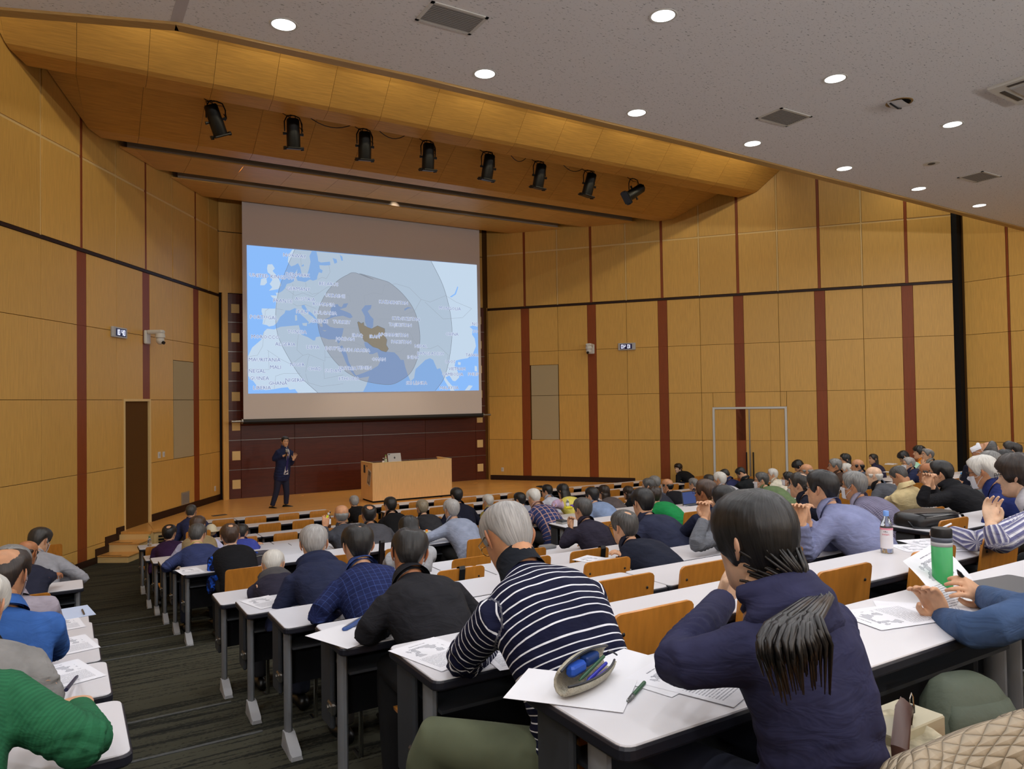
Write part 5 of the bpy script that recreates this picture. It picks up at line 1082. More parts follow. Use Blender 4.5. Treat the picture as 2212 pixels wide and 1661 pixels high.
seat('p19', 'person with a long black ponytail in a navy hooded sweatshirt in the nearest row', 1628, 1176, 14, w=168, s=.95, tl=.89, hy=1.03, dx=.01, top=((44, 45, 74),), hair=('tail', 'black'), T=.020, skin='d', hood=1.15, hpitch=8, hyaw=12, vox=.0075, arms=((UY(1452, 1440, 1.20), UY(1562, 1296, 1.42)), (UY(1795, 1392, 1.16), UY(1700, 1430, 1.34))), palm=((( .2, 1, .1), (.55, .1, .5)), None), hands=('curl', 'relax'), build=(.92, .9), seed=5)
# --- centre block
seat('p20', 'grey-haired person in a black jacket left of the lecture desk', 765, 1085, 2, w=24, top=((20, 20, 24),), collar='stand', hair=('short', 'silver'), look=.3)
seat('p21', 'bald grey-fringed person in a grey jacket holding up a yellow highlighter', 738, 1114, 7, w=37, top=((62, 64, 72),), collar='stand', hair=('fringe', 'grey'), skin='b', arms=((UY(700, 1160, 8.75), UY(702, 1138, 8.85)), 'desk'), palm=(((0, -1, 0), (.2, .2, 1)), None))
seat('p22', 'masked person in a dark grey shirt with a large bald spot', 797, 1114, 7, w=34, top=((70, 70, 76),), collar='shirt', hair=('spot', 'black'), crown=.55, skin='b', mask=True)
seat('p23', 'black-haired person in a black jacket resting chin on a hand', 843, 1093, 5, w=28, top=((16, 16, 19),), hair=('short', 'black'), hyaw=8, arms=('chin', 'desk'), collar='jacket', tie=None)
seat('p24', 'tan-haired masked person in a dark tweed jacket', 912, 1098, 5, w=32, top=((46, 46, 50),), collar='jacket', hair=('short', 'tan'), mask=True)
seat('p25', 'grey-haired person in a pale grey blue jacket leaning on one arm', 975, 1103, 8, w=36, top=((132, 140, 160),), collar='jacket', tie=None, hair=('short', 'silver'), hyaw=8, arms=((UY(922, 1163, 7.95), UY(905, 1160, 8.2)), 'desk'))
seat('p26', 'tall black-haired person in a dark navy jacket behind the pale grey jacket', 986, 1072, 5, w=33, top=((20, 22, 38),), collar='jacket', hair=('short', 'black'), look=.3)
seat('p27', 'black-haired person in pale grey, hidden behind the black suit', 884, 1147, 9, w=42, top=((158, 160, 164),), hair=('bob', 'black'), hpitch=30, arms=((UY(838, 1222, 5.92), UY(862, 1222, 6.1)), (UY(930, 1205, 5.95), UY(912, 1215, 6.1))))
seat('p28', 'white-haired person in a navy vest with yellow scarf and sleeves', 1054, 1084, 4, w=29, top=((150, 136, 62),), vest=M_VEST['navy'], hair=('short', 'white'), collar='jacket', ccol=mat('yellow scarf', (190, 178, 118), .9, var=(20, .3)))
seat('p29', 'black-haired person with glasses in a pale grey shirt', 1122, 1081, 5, w=28, top=((142, 146, 162),), collar='shirt', hair=('short', 'black'), glasses='dark', hyaw=10)
seat('p30', 'sandy-haired person bending forward in a blue and orange plaid shirt', 1153, 1077, 7, w=31, top=((44, 54, 96), 'plaid', (186, 146, 130), .9, .075, .17), collar='shirt', hair=('short', 'white'), hpitch=22, bulge=.08)
seat('p31', 'dark-haired person in a white shirt wearing a cap visor', 1181, 1062, 4, w=22, top=((196, 200, 214),), collar='shirt', hair=('short', 'black'), hyaw=14)
seat('p32', 'person with long black hair and a padded yellow vest, writing', 1216, 1062, 5, w=27, top=((190, 166, 198),), vest=M_VEST['yellow'], hair=('long', 'black'), hpitch=14, arms=((UY(1196, 1090, 10.7), UY(1206, 1082, 10.9)), 'desk'), collar='stand')
seat('p33', 'black-haired person with glasses in a blue grey shirt', 1278, 1072, 7, w=33, top=((122, 140, 172),), collar='shirt', hair=('short', 'black'), glasses='dark', hyaw=8)
seat('p34', 'dark-haired person in a grey brown sweater', 1304, 1064, 5, w=27, top=((88, 80, 80),), hair=('bob', 'dkbrown'))
seat('p35', 'grey-haired person in a dark plum jacket with fingers at the mouth', 1258, 1102, 9, w=39, top=((40, 36, 50),), collar='jacket', hair=('short', 'salt'), hyaw=10, arms=((UY(1216, 1178, 5.95), UY(1233, 1140, 6.0)), 'desk'), tie=None, palm=(((0, 1, .2), (.1, .2, 1)), None), hands=('curl', 'relax'))
seat('p36', 'person with a bald spot and dark glasses in a navy jacket, between two plywood chairs', 1348, 1141, 11, w=63, top=((24, 28, 44),), collar='jacket', tie=None, hair=('spot', 'salt'), crown=.38, glasses='dark', hyaw=12, hpitch=4, vox=.011)
seat('p37', 'black-haired person in a creased dark navy windbreaker', 1388, 1088, 10, w=51, top=((40, 44, 66),), collar='stand', hair=('short', 'black'), hyaw=-4, vox=.012, look=.4, hpitch=4, bulge=.07)
seat('p38', 'person with long brown hair and a black top', 1357, 1065, 5, w=27, top=((20, 19, 22),), hair=('long', 'dkbrown'), look=.4)
seat('p39', 'person with greying dark hair, face in profile to the left', 1400, 1052, 7, w=31, top=((38, 40, 50),), hair=('short', 'salt'), hyaw=26, face=True)
seat('p40', 'person with curly grey hair behind the greying profile', 1413, 1044, 5, w=26, top=((70, 72, 84),), hair=('short', 'grey'), T=.022)
seat('p41', 'person with short dark hair in a bright green sweater', 1412, 1072, 8, w=32, top=((22, 124, 66),), hair=('mop', 'dkbrown'), T=.024, look=.4, build=(.95, .95))
seat('p42', 'bald masked person in a black sweater behind the green sweater', 1441, 1050, 6, w=25, top=((22, 22, 28),), hair=('fringe', 'black'), mask=True, skin='b', glasses='dark')
seat('p43', 'young person with a dark bowl cut and black shirt, in profile by the wall', 1465, 1012, 1, w=21, s=1.08, dx=0, hyaw=22, look=1, top=((22, 23, 27),), collar='shirt', hair=('mop', 'dkbrown'), T=.024, face=True, skin='d')
seat('p44', 'small grey-haired head beyond the open laptop', 1497, 1046, 5, w=20, s=1, top=((30, 36, 60),), hair=('short', 'grey'), look=.4)
seat('p45', 'person with slicked dark hair beyond the person with the laptop', 1531, 1041, 6, w=25, top=((38, 38, 44),), hair=('short', 'soft'), look=.4)
seat('p46', 'white-haired person in a light grey jacket', 1554, 1037, 7, w=26, top=((168, 166, 172),), collar='jacket', tie=None, hair=('short', 'white'), look=.5)
seat('p47', 'person in a navy jacket bent low before the double door', 1566, 1027, 5, w=21, s=1.02, dx=.12, top=((44, 48, 86),), collar='jacket', hair=('short', 'soft'), hpitch=35)
seat('p50', 'dark-haired person in a black jacket bent over by the door handles', 1601, 1023, 5, w=21, s=1.02, dx=.12, top=((26, 30, 32),), collar='jacket', hair=('short', 'black'), hpitch=40)
seat('p48', 'tanned person with brown grey hair and glasses in a navy sweatshirt', 1523, 1066, 10, w=40, top=((26, 30, 52),), collar='stand', hair=('short', 'brown'), skin='c', glasses='gold', hyaw=16, face=True, rec=.02)
seat('p49', 'person in a grey tweed jacket with hands clasped before the chin', 1563, 1085, 11, w=56, top=((120, 124, 132), 'check', (96, 100, 108), .9, .008, .5), collar='jacket', tie=None, hair=('short', 'black'), glasses='gold', hyaw=16, vox=.011, arms=((UY(1500, 1180, 4.05), UY(1522, 1118, 4.05)), (UY(1560, 1185, 4.1), UY(1530, 1116, 4.12))), palm=(((.9, .3, .2), (.25, .2, 1)), ((-.9, .3, .2), (-.1, .2, 1))), hands=('curl', 'curl'), face=True)
seat('p51', 'grey-haired masked person with glasses in an olive green shirt', 1644, 1039, 8, w=30, top=((94, 112, 78),), collar='shirt', hair=('short', 'salt'), glasses='dark', mask=True, hyaw=22)
seat('p52', 'white-haired person in a cream jacket', 1668, 1026, 6, w=20, s=1.03, top=((214, 208, 190),), collar='jacket', tie=None, hair=('short', 'white'), hyaw=10, face=True)
seat('p53', 'person with a black bob and mask in a pale grey jacket', 1702, 1035, 7, w=27, top=((158, 156, 152),), hair=('bob', 'black'), mask=True, hyaw=14, glasses='dark')
seat('p54', 'person with thinning hair and black-rimmed glasses in a dark suit', 1727, 1049, 10, w=35, s=1.12, top=((22, 24, 38),), collar='jacket', hair=('spot', 'soft'), crown=.5, glasses='dark', hyaw=14, face=True)
seat('p55', 'black curly-haired person bent down in a charcoal jacket by the right wall', 1725, 1008, 5, w=24, dx=.14, top=((52, 54, 66),), collar='jacket', hair=('mop', 'black'), T=.026, hpitch=40)
seat('p56', 'bald grey-fringed person behind the dark suit', 1741, 1019, 8, w=25, s=1.12, top=((80, 76, 74),), hair=('fringe', 'grey'), skin='b', hyaw=12, glasses='dark')
seat('p57', 'person in a lilac blue shirt with clasped hands at the mouth and glasses', 1774, 1058, 12, w=70, s=1.06, top=((126, 132, 168),), collar='shirt', hair=('spot', 'black'), crown=.34, glasses='dark', hyaw=14, hpitch=2, vox=.0095, face=True, arms=((UY(1742, 1200, 3.08), UY(1732, 1128, 3.06)), (UY(1800, 1196, 3.2), UY(1745, 1128, 3.14))), palm=(((.9, .3, .1), (.15, .2, 1)), ((-.9, .3, .1), (-.05, .2, 1))), hands=('curl', 'curl'), bulge=.08, seed=4)
seat('p58', 'grey-haired masked person in a plum checked shirt', 1843, 1051, 11, w=48, top=((96, 92, 116), 'check', (168, 164, 186), .9, .016, .22), collar='shirt', hair=('short', 'grey'), T=.022, mask=True, glasses='dark', hyaw=14, vox=.012, skin='b')
seat('p59', 'grey-haired person with glasses in a brown jacket', 1803, 1008, 8, w=24, s=1.1, top=((62, 44, 34),), collar='jacket', tie=None, hair=('short', 'grey'), glasses='dark', skin='b', hyaw=16, face=True)
seat('p60', 'person with straight black hair beside the brown jacket', 1825, 994, 6, w=21, top=((190, 190, 196),), hair=('bob', 'black'), hyaw=14, glasses='dark')
seat('p61', 'person with fluffy white hair below the straight black hair', 1827, 1016, 7, w=21, s=1.05, top=((120, 116, 120),), hair=('short', 'white'), T=.024)
seat('p62', 'bald person with a thick black fringe of hair', 1852, 1008, 8, w=25, s=1.12, top=((66, 74, 88),), hair=('fringe', 'black'), T=.014, skin='b', hyaw=14, collar='jacket', tie=None)
seat('p63', 'pink-headed person with wispy white hair in a dark grey jacket', 1886, 1029, 9, w=34, top=((78, 80, 86),), collar='jacket', ccol=M_BLACKM, hair=('fringe', 'white'), skin='d', hyaw=12, glasses='gold')
seat('p64', 'long-haired person in a dark navy jacket sitting upright near the right wall', 1886, 992, 5, w=20, s=1.05, top=((50, 48, 72),), collar='stand', hair=('bob', 'soft'), T=.012, hyaw=22, face=True)
seat('p65', 'bald person in a beige linen jacket bent over the desk', 1943, 1029, 10, w=33, top=((206, 188, 142),), collar='jacket', tie=None, hair=('crop', 'salt'), T=.006, skin='b', hpitch=34, dx=.06, arms=((UY(1920, 1085, 4.95), UY(1918, 1078, 5.15)), 'desk'))
seat('p66', 'white-haired masked person with glasses in a navy suit', 1962, 1003, 8, w=27, s=1.08, top=((32, 38, 66),), collar='jacket', hair=('short', 'silver'), mask=True, glasses='dark', hyaw=18)
seat('p67', 'person with a black cap of hair in a pale green top, looking down', 1953, 988, 7, w=20, top=((164, 206, 178),), hair=('mop', 'black'), hpitch=40, dx=.1)
seat('p68', 'young black-haired person in an orange shirt', 1985, 978, 7, w=18, s=1.0, top=((222, 136, 34),), hair=('mop', 'black'), T=.024, hyaw=20, face=True)
seat('p69', 'balding person in a grey jacket with a hand at the chin beside the orange shirt', 2003, 983, 8, w=25, s=1.08, top=((124, 126, 120),), collar='jacket', hair=('spot', 'grey'), crown=.8, hyaw=20, face=True, arms=('chin', 'desk'), hands=('curl', 'relax'))
seat('p70', 'tanned bald person with glasses in a purple checked shirt behind the black hoodie', 2003, 1022, 10, w=36, s=1.05, top=((112, 110, 146), 'check', (196, 196, 210), .9, .03, .3), hair=('fringe', 'soft'), skin='c', glasses='dark', hyaw=16, face=True, arms=((UY(1952, 1084, 5.0), UY(1948, 1070, 5.15)), (UY(1985, 1088, 5.0), UY(1956, 1072, 5.2))))
seat('p71', 'person in a black hoodie with both hands raised to the glasses', 2030, 1025, 11, w=45, s=1.08, top=((22, 22, 26),), hair=('short', 'black'), T=.022, glasses='dark', hood=1.0, hyaw=14, vox=.012, face=True, arms=((UY(1990, 1085, 4.1), UY(2003, 1048, 4.08)), (UY(2030, 1088, 4.2), UY(2014, 1050, 4.16))), palm=(((.7, .6, .2), (.1, .1, 1)), ((-.7, .6, .2), (-.1, .1, 1))), hands=('curl', 'curl'))
seat('p72', 'white-haired masked person in a blue jacket', 2122, 1022, 12, w=66, s=1.08, top=((32, 44, 98),), collar='jacket', tie=None, hair=('short', 'white'), T=.026, mask=True, glasses='dark', skin='b', hyaw=14, hpitch=14, vox=.011, dx=.05)
seat('p73', 'masked person with head tipped right back and arms folded', 2130, 976, 10, w=26, s=1.04, hy=4.55, dx=-.30, look=0, top=((22, 24, 38),), hair=('spot', 'salt'), crown=.8, mask=True, hpitch=-62, hyaw=22, skin='b', arms=('cross', 'cross'))
seat('p74', 'grey-haired person resting a fist at the face behind the white hair', 2137, 1001, 11, w=36, s=1.05, top=((108, 114, 116),), hair=('short', 'grey'), hyaw=10, arms=('chin', 'desk'), hands=('curl', 'relax'), dx=.02)
seat('p75', 'person with a full head of black hair between the white hair and the student', 2170, 998, 11, w=33, s=1.05, top=((40, 40, 46),), hair=('mop', 'black'), hyaw=10)
seat('p76', 'balding dark-haired person farthest right before the side wall', 2184, 976, 10, w=27, s=1.05, top=((58, 56, 60),), hair=('spot', 'soft'), crown=.5, hyaw=6)
seat('p77', 'dark-haired student with glasses in a blue striped shirt, pen in hand, at the right edge', 2196, 1030, 13, w=92, s=1.06, hy=1.82, dx=.10, look=.3, top=((98, 98, 136), 'vstripe', (206, 206, 214), .85, .034, .34), collar='shirt', hair=('mop', 'dkbrown'), T=.026, skin='d', glasses='dark', hyaw=10, face=True, vox=.0085, arms=((UY(2110, 1172, 2.13), UY(2060, 1150, 2.46)), (UY(2156, 1178, 1.98), UY(2140, 1130, 2.02))), palm=(((.1, -.2, 1), (-.6, .6, .15)), ((.6, .8, -.2), (.55, .25, .75))), hands=('curl', 'relax'), hpitch=6, seed=6)
seat('p78', 'person in a blue nylon jacket at the right edge holding up a printed sheet', 2560, 1010, 14, s=1.03, hy=.72, dx=.0, look=.2, top=((60, 82, 118),), hair=('short', 'salt'), collar='jacket', tie=None, vox=.008, arms=((UY(2120, 1368, 1.13), UY(2036, 1338, 1.36)), (UY(2230, 1330, 1.06), UY(2122, 1288, 1.36))), palm=(((.7, .2, .4), (-.25, .25, .8)), ((-.3, -.6, .6), (-.85, .1, .45))), hands=('relax', 'relax'), hpitch=20)
# --- the speaker on the stage
sp0 = UZ(606, 1096, ZS); Ysp = sp0.y
hipS = UY(609, 1027, Ysp); HCs = UY(616, 954.5, Ysp - .06)
L_ = lambda x, y, dy=0: UY(x, y, Ysp + dy)
rt, dS = build_person('person in a navy suit and tie speaking into a microphone on the stage', hipS, ZS, HCs, 1.035, yaw=203, hyaw=-20, hpitch=4, hair=('short', 'black'), T=.014, skin='a', top=cloth('navy suit', (34, 42, 76)), pants=mat('navy suit trousers', (28, 33, 58), .85), arms=((L_(629, 1003, -.02), L_(634, 992, -.20)), (L_(590, 993, -.02), L_(613, 984.5, -.24))), hands=('spread', 'grip'), palm=(((.2, 1, 0), (.35, -.1, 1)), ((-1, .2, .2), (.9, -.1, .55))), collar='jacket', face=True, vox=.014, legs=((L_(619, 1062, -.03), L_(618, 1089, 0), (.85, -.5, 0)), (L_(597, 1063, -.03), L_(588, 1093, -.02), (.6, -.8, 0))), stand=True, hem=-.30, bulge=-.01, build=(1.08, 1.1))
sf = dS['sframe']; spn = dS['spine']
def front(t, hw, extra):
    x, y, d = sf(t); f = y if y.y < 0 else -y; w = np.interp(t, [0, .3, .5, .68, .8, .885, .94, 1], [.125, .112, .116, .120, .112, .096, .078, .064]); return [spn(t) + f * (w * 1.14 + extra) + x * (hw * k) for k in (-1, 1)]
for nm, m_, ts, hw, ex in (('shirt_front', M_SHIRT, (.06, .2, .36, .5, .68, .8, .9, .97), (.066, .046, .026, .026, .034, .046, .050, .040), .012), ('tie', mat('blue tie', (36, 34, 96), .6), (.16, .22, .4, .6, .8, .9, .955), (.004, .032, .029, .025, .020, .017, .024), .018)):
    b = MB(); b.rings([[*front(t, h, ex), front(t, h, ex - .012)[1], front(t, h, ex - .012)[0]] for t, h in zip(ts, hw)]); b.build(nm, m_, rt, True, loc=-dS['off'])
mw = dS['arm'][1][2]; mc = tag(MB().tube([mw + Vector((.03, -.06, -.06)), mw + Vector((.045, -.07, .05)), mw + Vector((.05, -.075, .085))], [.014, .017, .022], 10).build('microphone', M_BLACK, None, True), 'hand-held microphone with a grey ball head in the hand of the person speaking', 'microphone')
MB().ball(mw + Vector((.055, -.078, .115)), (.036, .036, .042), 12, 8).build('grille_ball', mat('grey mesh', (150, 152, 150), .4, metal=.4), mc, True)
# ponytail of the nearest person
d = PEOPLE['p19']; H, Rh, s_ = d['H'], d['Rh'], d['s']; tie_ = H + Rh @ Vector((.030, -.112, -.098)) * s_
rs = random.Random(9); pt = MB()
bk = d['spine'](.62); yb_ = min(tie_.y - .05, bk.y - .165)
tailc = [tie_, H + Rh @ Vector((.040, -.150, -.128)) * s_, UY(1700, 1345, yb_), UY(1722, 1400, yb_ - .01), UY(1732, 1450, yb_)]
for k in range(70):                          # hair drawn back from the nape and sides into the tie
    p_ = rs.uniform(1.5, 4.8); z_ = rs.uniform(-.085, .0); a_ = H + Rh @ (Vector(hpoint(p_, z_, .016, 0)) * s_); m_ = a_.lerp(tie_, .55) + (a_ - H).normalized() * .008
    pt.tube([a_, m_, tie_ + Vector((rs.uniform(-.012, .012), 0, rs.uniform(-.010, .010)))], [.003, .006, .005], 5)
for k in range(150):
    a = rs.uniform(0, 6.283); rr = math.sqrt(rs.random()); ln_ = rs.uniform(.72, 1.0); P = []
    for i, c in enumerate(tailc):
        wd = (.010, .034, .058, .060, .040)[i]; P.append(tailc[0].lerp(c, 1) + Vector((math.cos(a) * rr * wd * 1.15 + (.03 * rr * math.cos(a) if i > 2 else 0), math.sin(a) * rr * wd * .55, rs.uniform(-.008, .008) - (0 if i < 4 else rs.uniform(-.02, .05)))))
    if ln_ < .85: P = P[:4] + [P[3].lerp(P[4], .4)]
    fp = []
    for i in range(len(P) - 1): fp += [P[i].lerp(P[i + 1], q) for q in (0, .5)]
    sm = [fp[0]] + [(fp[i - 1] + fp[i] * 2 + fp[i + 1]) / 4 for i in range(1, len(fp) - 1)] + [P[-1]]
    pt.tube(sm, [.004] + [.0062] * (len(sm) - 3) + [.004, .001], 5)
o = pt.build('ponytail', mat('ponytail hair', (26, 23, 23), .36, spec=.5, var=(30, .35)), d['root'], 'all', loc=-d['off'])
MB().tube([tie_ + Rh @ Vector((.017 * math.cos(q), -.012, .017 * math.sin(q))) for q in np.linspace(0, 6.283, 13)], .006, 6, False).build('hair_tie', M_BLACKM, d['root'], True, loc=-d['off'])
o = PEOPLE['p31']; cb = MB(); cb.rings([[hpoint(p, .062, .012 + e, 0) + np.array([0, e * 1.2, -.02 * e]) for p in np.linspace(-.9, .9, 9)] for e in (0, .03, .055)], cap=False, close=False); c_ = cb.build('visor', M_BLACKM, o['root'], True); c_.matrix_local = o['MH']
FIXED = [(13, 3.03), (12, 3.11), (12, 2.52), (10, 3.73), (11, 3.76), (10, 2.53), (12, 5.69), (8, 4.23)]
# ---------------------------------------------------------------- desks row by row, then the chairs
side = ['far-left', 'left-centre', 'middle', 'right-centre', 'far-right']
rowname = ['front row nearest the stage', 'second row from the stage', 'third row from the stage', 'fourth row from the stage', 'fifth row from the stage', 'sixth row from the stage', 'seventh row from the stage', 'last row before the cross aisle', 'first row behind the cross aisle', 'second row behind the cross aisle', 'third row behind the cross aisle', 'third row from the viewer', 'second row from the viewer', 'row nearest the viewer']
def in_view(p, mrg=60):
    c = RW.T @ np.array([p[0], p[1], p[2] - Z0])
    if c[2] < .3: return False
    x, y = CX + F_PX * c[0] / c[2], CY + F_PX * c[1] / c[2]; return -mrg < x < 2212 + mrg and -mrg < y < 1661 + mrg
for r in range(14):
    for b, (x0, x1) in enumerate(BLOCKS):
        h = (x0 + x1) / 2; parts = [(x0, h, 0), (h, x1, 1)]
        if b == 1 and r < 2: parts[0] = (1.95, h, 0)
        if b == 2 and r == 13: continue
        for a, c, i in parts:
            yf = ROWY[r]
            if c > xr_at(yf) - .3 or a < xl_at(yf) + .3: continue
            if not any(in_view((x, y, DZ[r])) for x in (a, (a + c) / 2, c) for y in (yf, yf - DD)): continue
            desk(a, c, yf, FZ[r], 'long white desk, %s half of %s block, %s' % (('left', 'right')[i], side[b], rowname[r]), 'white lecture desks')
for i, a in enumerate(TAKEN):
    for b_ in TAKEN[:i]:
        if a[0] == b_[0] and abs(a[1] - b_[1]) < .5: print('CLOSE', list(PEOPLE)[i], list(PEOPLE)[TAKEN.index(b_)], round(a[1], 2), round(b_[1], 2), 'row', a[0])
for k, d in PEOPLE.items():
    hp = d['hip']; r = [t for t in TAKEN if abs(t[1] - hp.x) < 1e-6 and abs(t[2] - hp.y) < 1e-6][0][0]
    if not in_view((hp.x, hp.y, hp.z), 150): continue
    nm = d['root']['label']
    if k == 'p19': hp = Vector((1.28, .86, 0))
    chair(hp.x, hp.y - .16 * d['s'], FZ[r - 1], ' '.join(('chair of the ' + nm).replace(',', '').split()[:16]), 'occupied plywood chairs', r > 8)
for r in range(14):
    for b, (x0, x1) in enumerate(BLOCKS):
        if (b == 0 and r > 10) or r == 13: continue
        n = 6; 
        for k in range(n):
            x = x0 + (k + .5) * (x1 - x0) / n; random.seed(r * 77 + b * 13 + k); x += random.uniform(-.03, .03) - .05
            yb = ROWY[r] - DD - (.43 if r < 8 else .0); 
            if r < 2 and b == 1 and k < 2: continue
            for rr_, xx_ in FIXED:
                if rr_ == r + 1 and abs(xx_ - x) < .33: x = xx_
            if any(t[0] == r + 1 and abs(t[1] - x) < .43 for t in TAKEN): continue
            if x > xr_at(yb) - .5 or x < xl_at(yb) + .3 or not in_view((x, yb, FZ[r] + .75), 20): continue
            if r == 13: yb -= .0
            sn = ['first', 'second', 'third', 'fourth', 'fifth', 'sixth'][k]
            chair(x, yb, FZ[r], 'empty plywood chair, %s from left in %s block, %s' % (sn, side[b], rowname[r]), 'empty plywood chairs', r > 8)
chair(1.93, .70, FZ[13], 'plywood chair in the bottom right corner with the khaki backpack on its seat', 'plywood chairs with bags', True)
# ---------------------------------------------------------------- things on the stage
yd0, yd1, xd0, xd1 = 17.57, 18.40, 6.55, 8.75
dk = empty('lecture_desk', ((xd0 + xd1) / 2, yd0, ZS), 0, 'pale wooden lecture desk standing on the stage below the screen', 'desk')
M_BEECH = mat('pale beech veneer', (232, 190, 132), .4, var=(8, .08), stretch=(8, 8, .5)); hw = (xd1 - xd0) / 2
MB().box(-hw, hw, 0, .025, .05, .985).build('front_panel', M_BEECH, dk); MB().box(-hw, -hw + .025, .025, .83, .05, .985).build('side_panel', M_BEECH, dk); MB().box(hw - .025, hw, .025, .83, .05, .985).build('side_panel', M_BEECH, dk)
MB().box(-hw + .03, hw - .03, .03, .78, 0, .05).build('plinth', M_BLACKM, dk); MB().box(-hw + .025, hw - .025, .025, .80, .90, .925).build('worktop', M_BEECH, dk)
rm = MB(); rm.box(-hw - .004, hw + .004, -.004, .05, .985, 1.0); rm.box(-hw - .004, -hw + .05, .05, .83, .985, 1.0); rm.box(hw - .05, hw + .004, .05, .83, .985, 1.0); rm.build('rim', M_PALE, dk)
MB().box(-hw - .006, -hw, .50, .62, .72, .92).build('switch_plate', M_DKGREY, dk); MB().box(-hw - .005, -hw, .36, .39, .88, .92).build('lock', M_BLACK, dk)
pc = empty('framed_notice', (xd0 - .006, yd0 + .22, ZS + .62), 0, 'white framed picture taped askew on the end of the lecture desk', 'picture')
pc.rotation_euler = (math.radians(18), 0, 0)
MB().box(-.004, 0, -.11, .11, -.20, .20).build('frame', M_WHITEMETAL, pc); MB().box(-.006, -.004, -.085, .085, -.17, .17).build('print', mat('grey print', (120, 112, 104), .7, var=(9, .3)), pc); MB().box(-.0075, -.006, -.03, .03, -.10, .06).build('print_figure', mat('pale print', (176, 170, 160), .7), pc)
wt = ZS + .925
t = empty('tablet_computer', (7.30, 17.92, wt), math.radians(0), 'silver laptop or tablet propped up with its back to the hall', 'computer')
b = MB(); b.rings([[(-.18, .0, 0.02), (.18, .0, .02), (.18, .012, .02), (-.18, .012, .02)], [(-.18, -.0 + .07, .26), (.18, .07, .26), (.18, .082, .26), (-.18, .082, .26)]]); b.build('lid', M_LTGREY, t); MB().box(-.18, .18, .0, .24, 0, .018, .004).build('base', M_LTGREY, t)
lg = MB()
lg.rings([[(.020 * math.cos(q) * (1 - .12 * (abs(math.sin(q)) ** 6)) + dx_, -.003 + .039 - y_, .145 + .023 * math.sin(q)) for q in np.linspace(0, 6.283, 16, endpoint=False)] for y_, dx_ in ((0, 0), (.006, 0))]); lg.rings([[(.003 + .004 * math.cos(q) + k * .004, .044 - y_, .176 + .008 * math.sin(q)) for q in np.linspace(0, 6.283, 8, endpoint=False)] for k, y_ in ((0, 0), (0, .006))]); lg.build('emblem', M_DKGREY, t)
MB().box(-.165, -.115, .055, .060, .225, .245).build('camera_block', M_DKGREY, t)
M_CLEAR = mat('clear bottle plastic', (236, 242, 244), .08, trans=.92, spec=.5); M_WATER = M_CLEAR
def bottle(loc, h, r, label, cap, body, lab=None, labz=(.25, .6), extra=None, rz=0):
    o = empty('bottle', loc, rz, label, 'bottle')
    p = [(0, 0), (r * .9, 0), (r, .02 * h), (r, .30 * h), (r * .95, .33 * h), (r, .36 * h), (r, .62 * h), (r * .86, .72 * h), (r * .45, .84 * h), (r * .40, .87 * h), (r * .40, .90 * h), (0, .90 * h)]
    MB().lathe(p[1:-1], 20).build('bottle_body', body, o, 'all'); MB().lathe([(r * .46, .88 * h), (r * .46, .99 * h), (r * .42, h)], 16).build('cap', cap, o, 40)
    if lab: MB().lathe([(r * 1.012, labz[0] * h), (r * 1.012, labz[1] * h)], 24, cap=False).build('paper_label', lab, o, 'all')
    return o
C_ = lambda n, c, **k: mat(n, c, .4, **k)
bottle((6.93, 17.80, wt), .17, .03, 'small dark drink bottle at the left end of the lecture desk', M_WHITEMETAL, C_('dark tea', (40, 26, 20)), M_PAPER)
bottle((7.02, 17.86, wt), .24, .034, 'clear bottle with a green cap on the lecture desk', C_('green cap', (112, 170, 70)), M_CLEAR, C_('pale green label', (190, 206, 180)))
for i, (x, y, a) in enumerate(((7.72, 17.85, .1), (8.02, 17.9, -.2), (8.4, 17.95, .15))):
    tag(MB().box(-.15, .15, -.11, .11, 0, .004 + .006 * i).build('paper', M_PAPER, None, loc=(x, y, wt)), ['loose white sheet left on the lecture desk beside the computer', 'second stack of white sheets along the lecture desk', 'white sheets at the right end of the lecture desk'][i], 'paper').rotation_euler.z = a
g = empty('desk_microphone', (7.62, 17.78, wt), 0, 'small dark gooseneck microphone on the lecture desk', 'microphone'); MB().lathe([(.05, 0), (.05, .02), (.01, .025)], 14).build('base', M_BLACK, g); MB().tube([(0, 0, .02), (0, .02, .07), (0, .05, .10)], .006, 6).build('neck', M_BLACK, g)
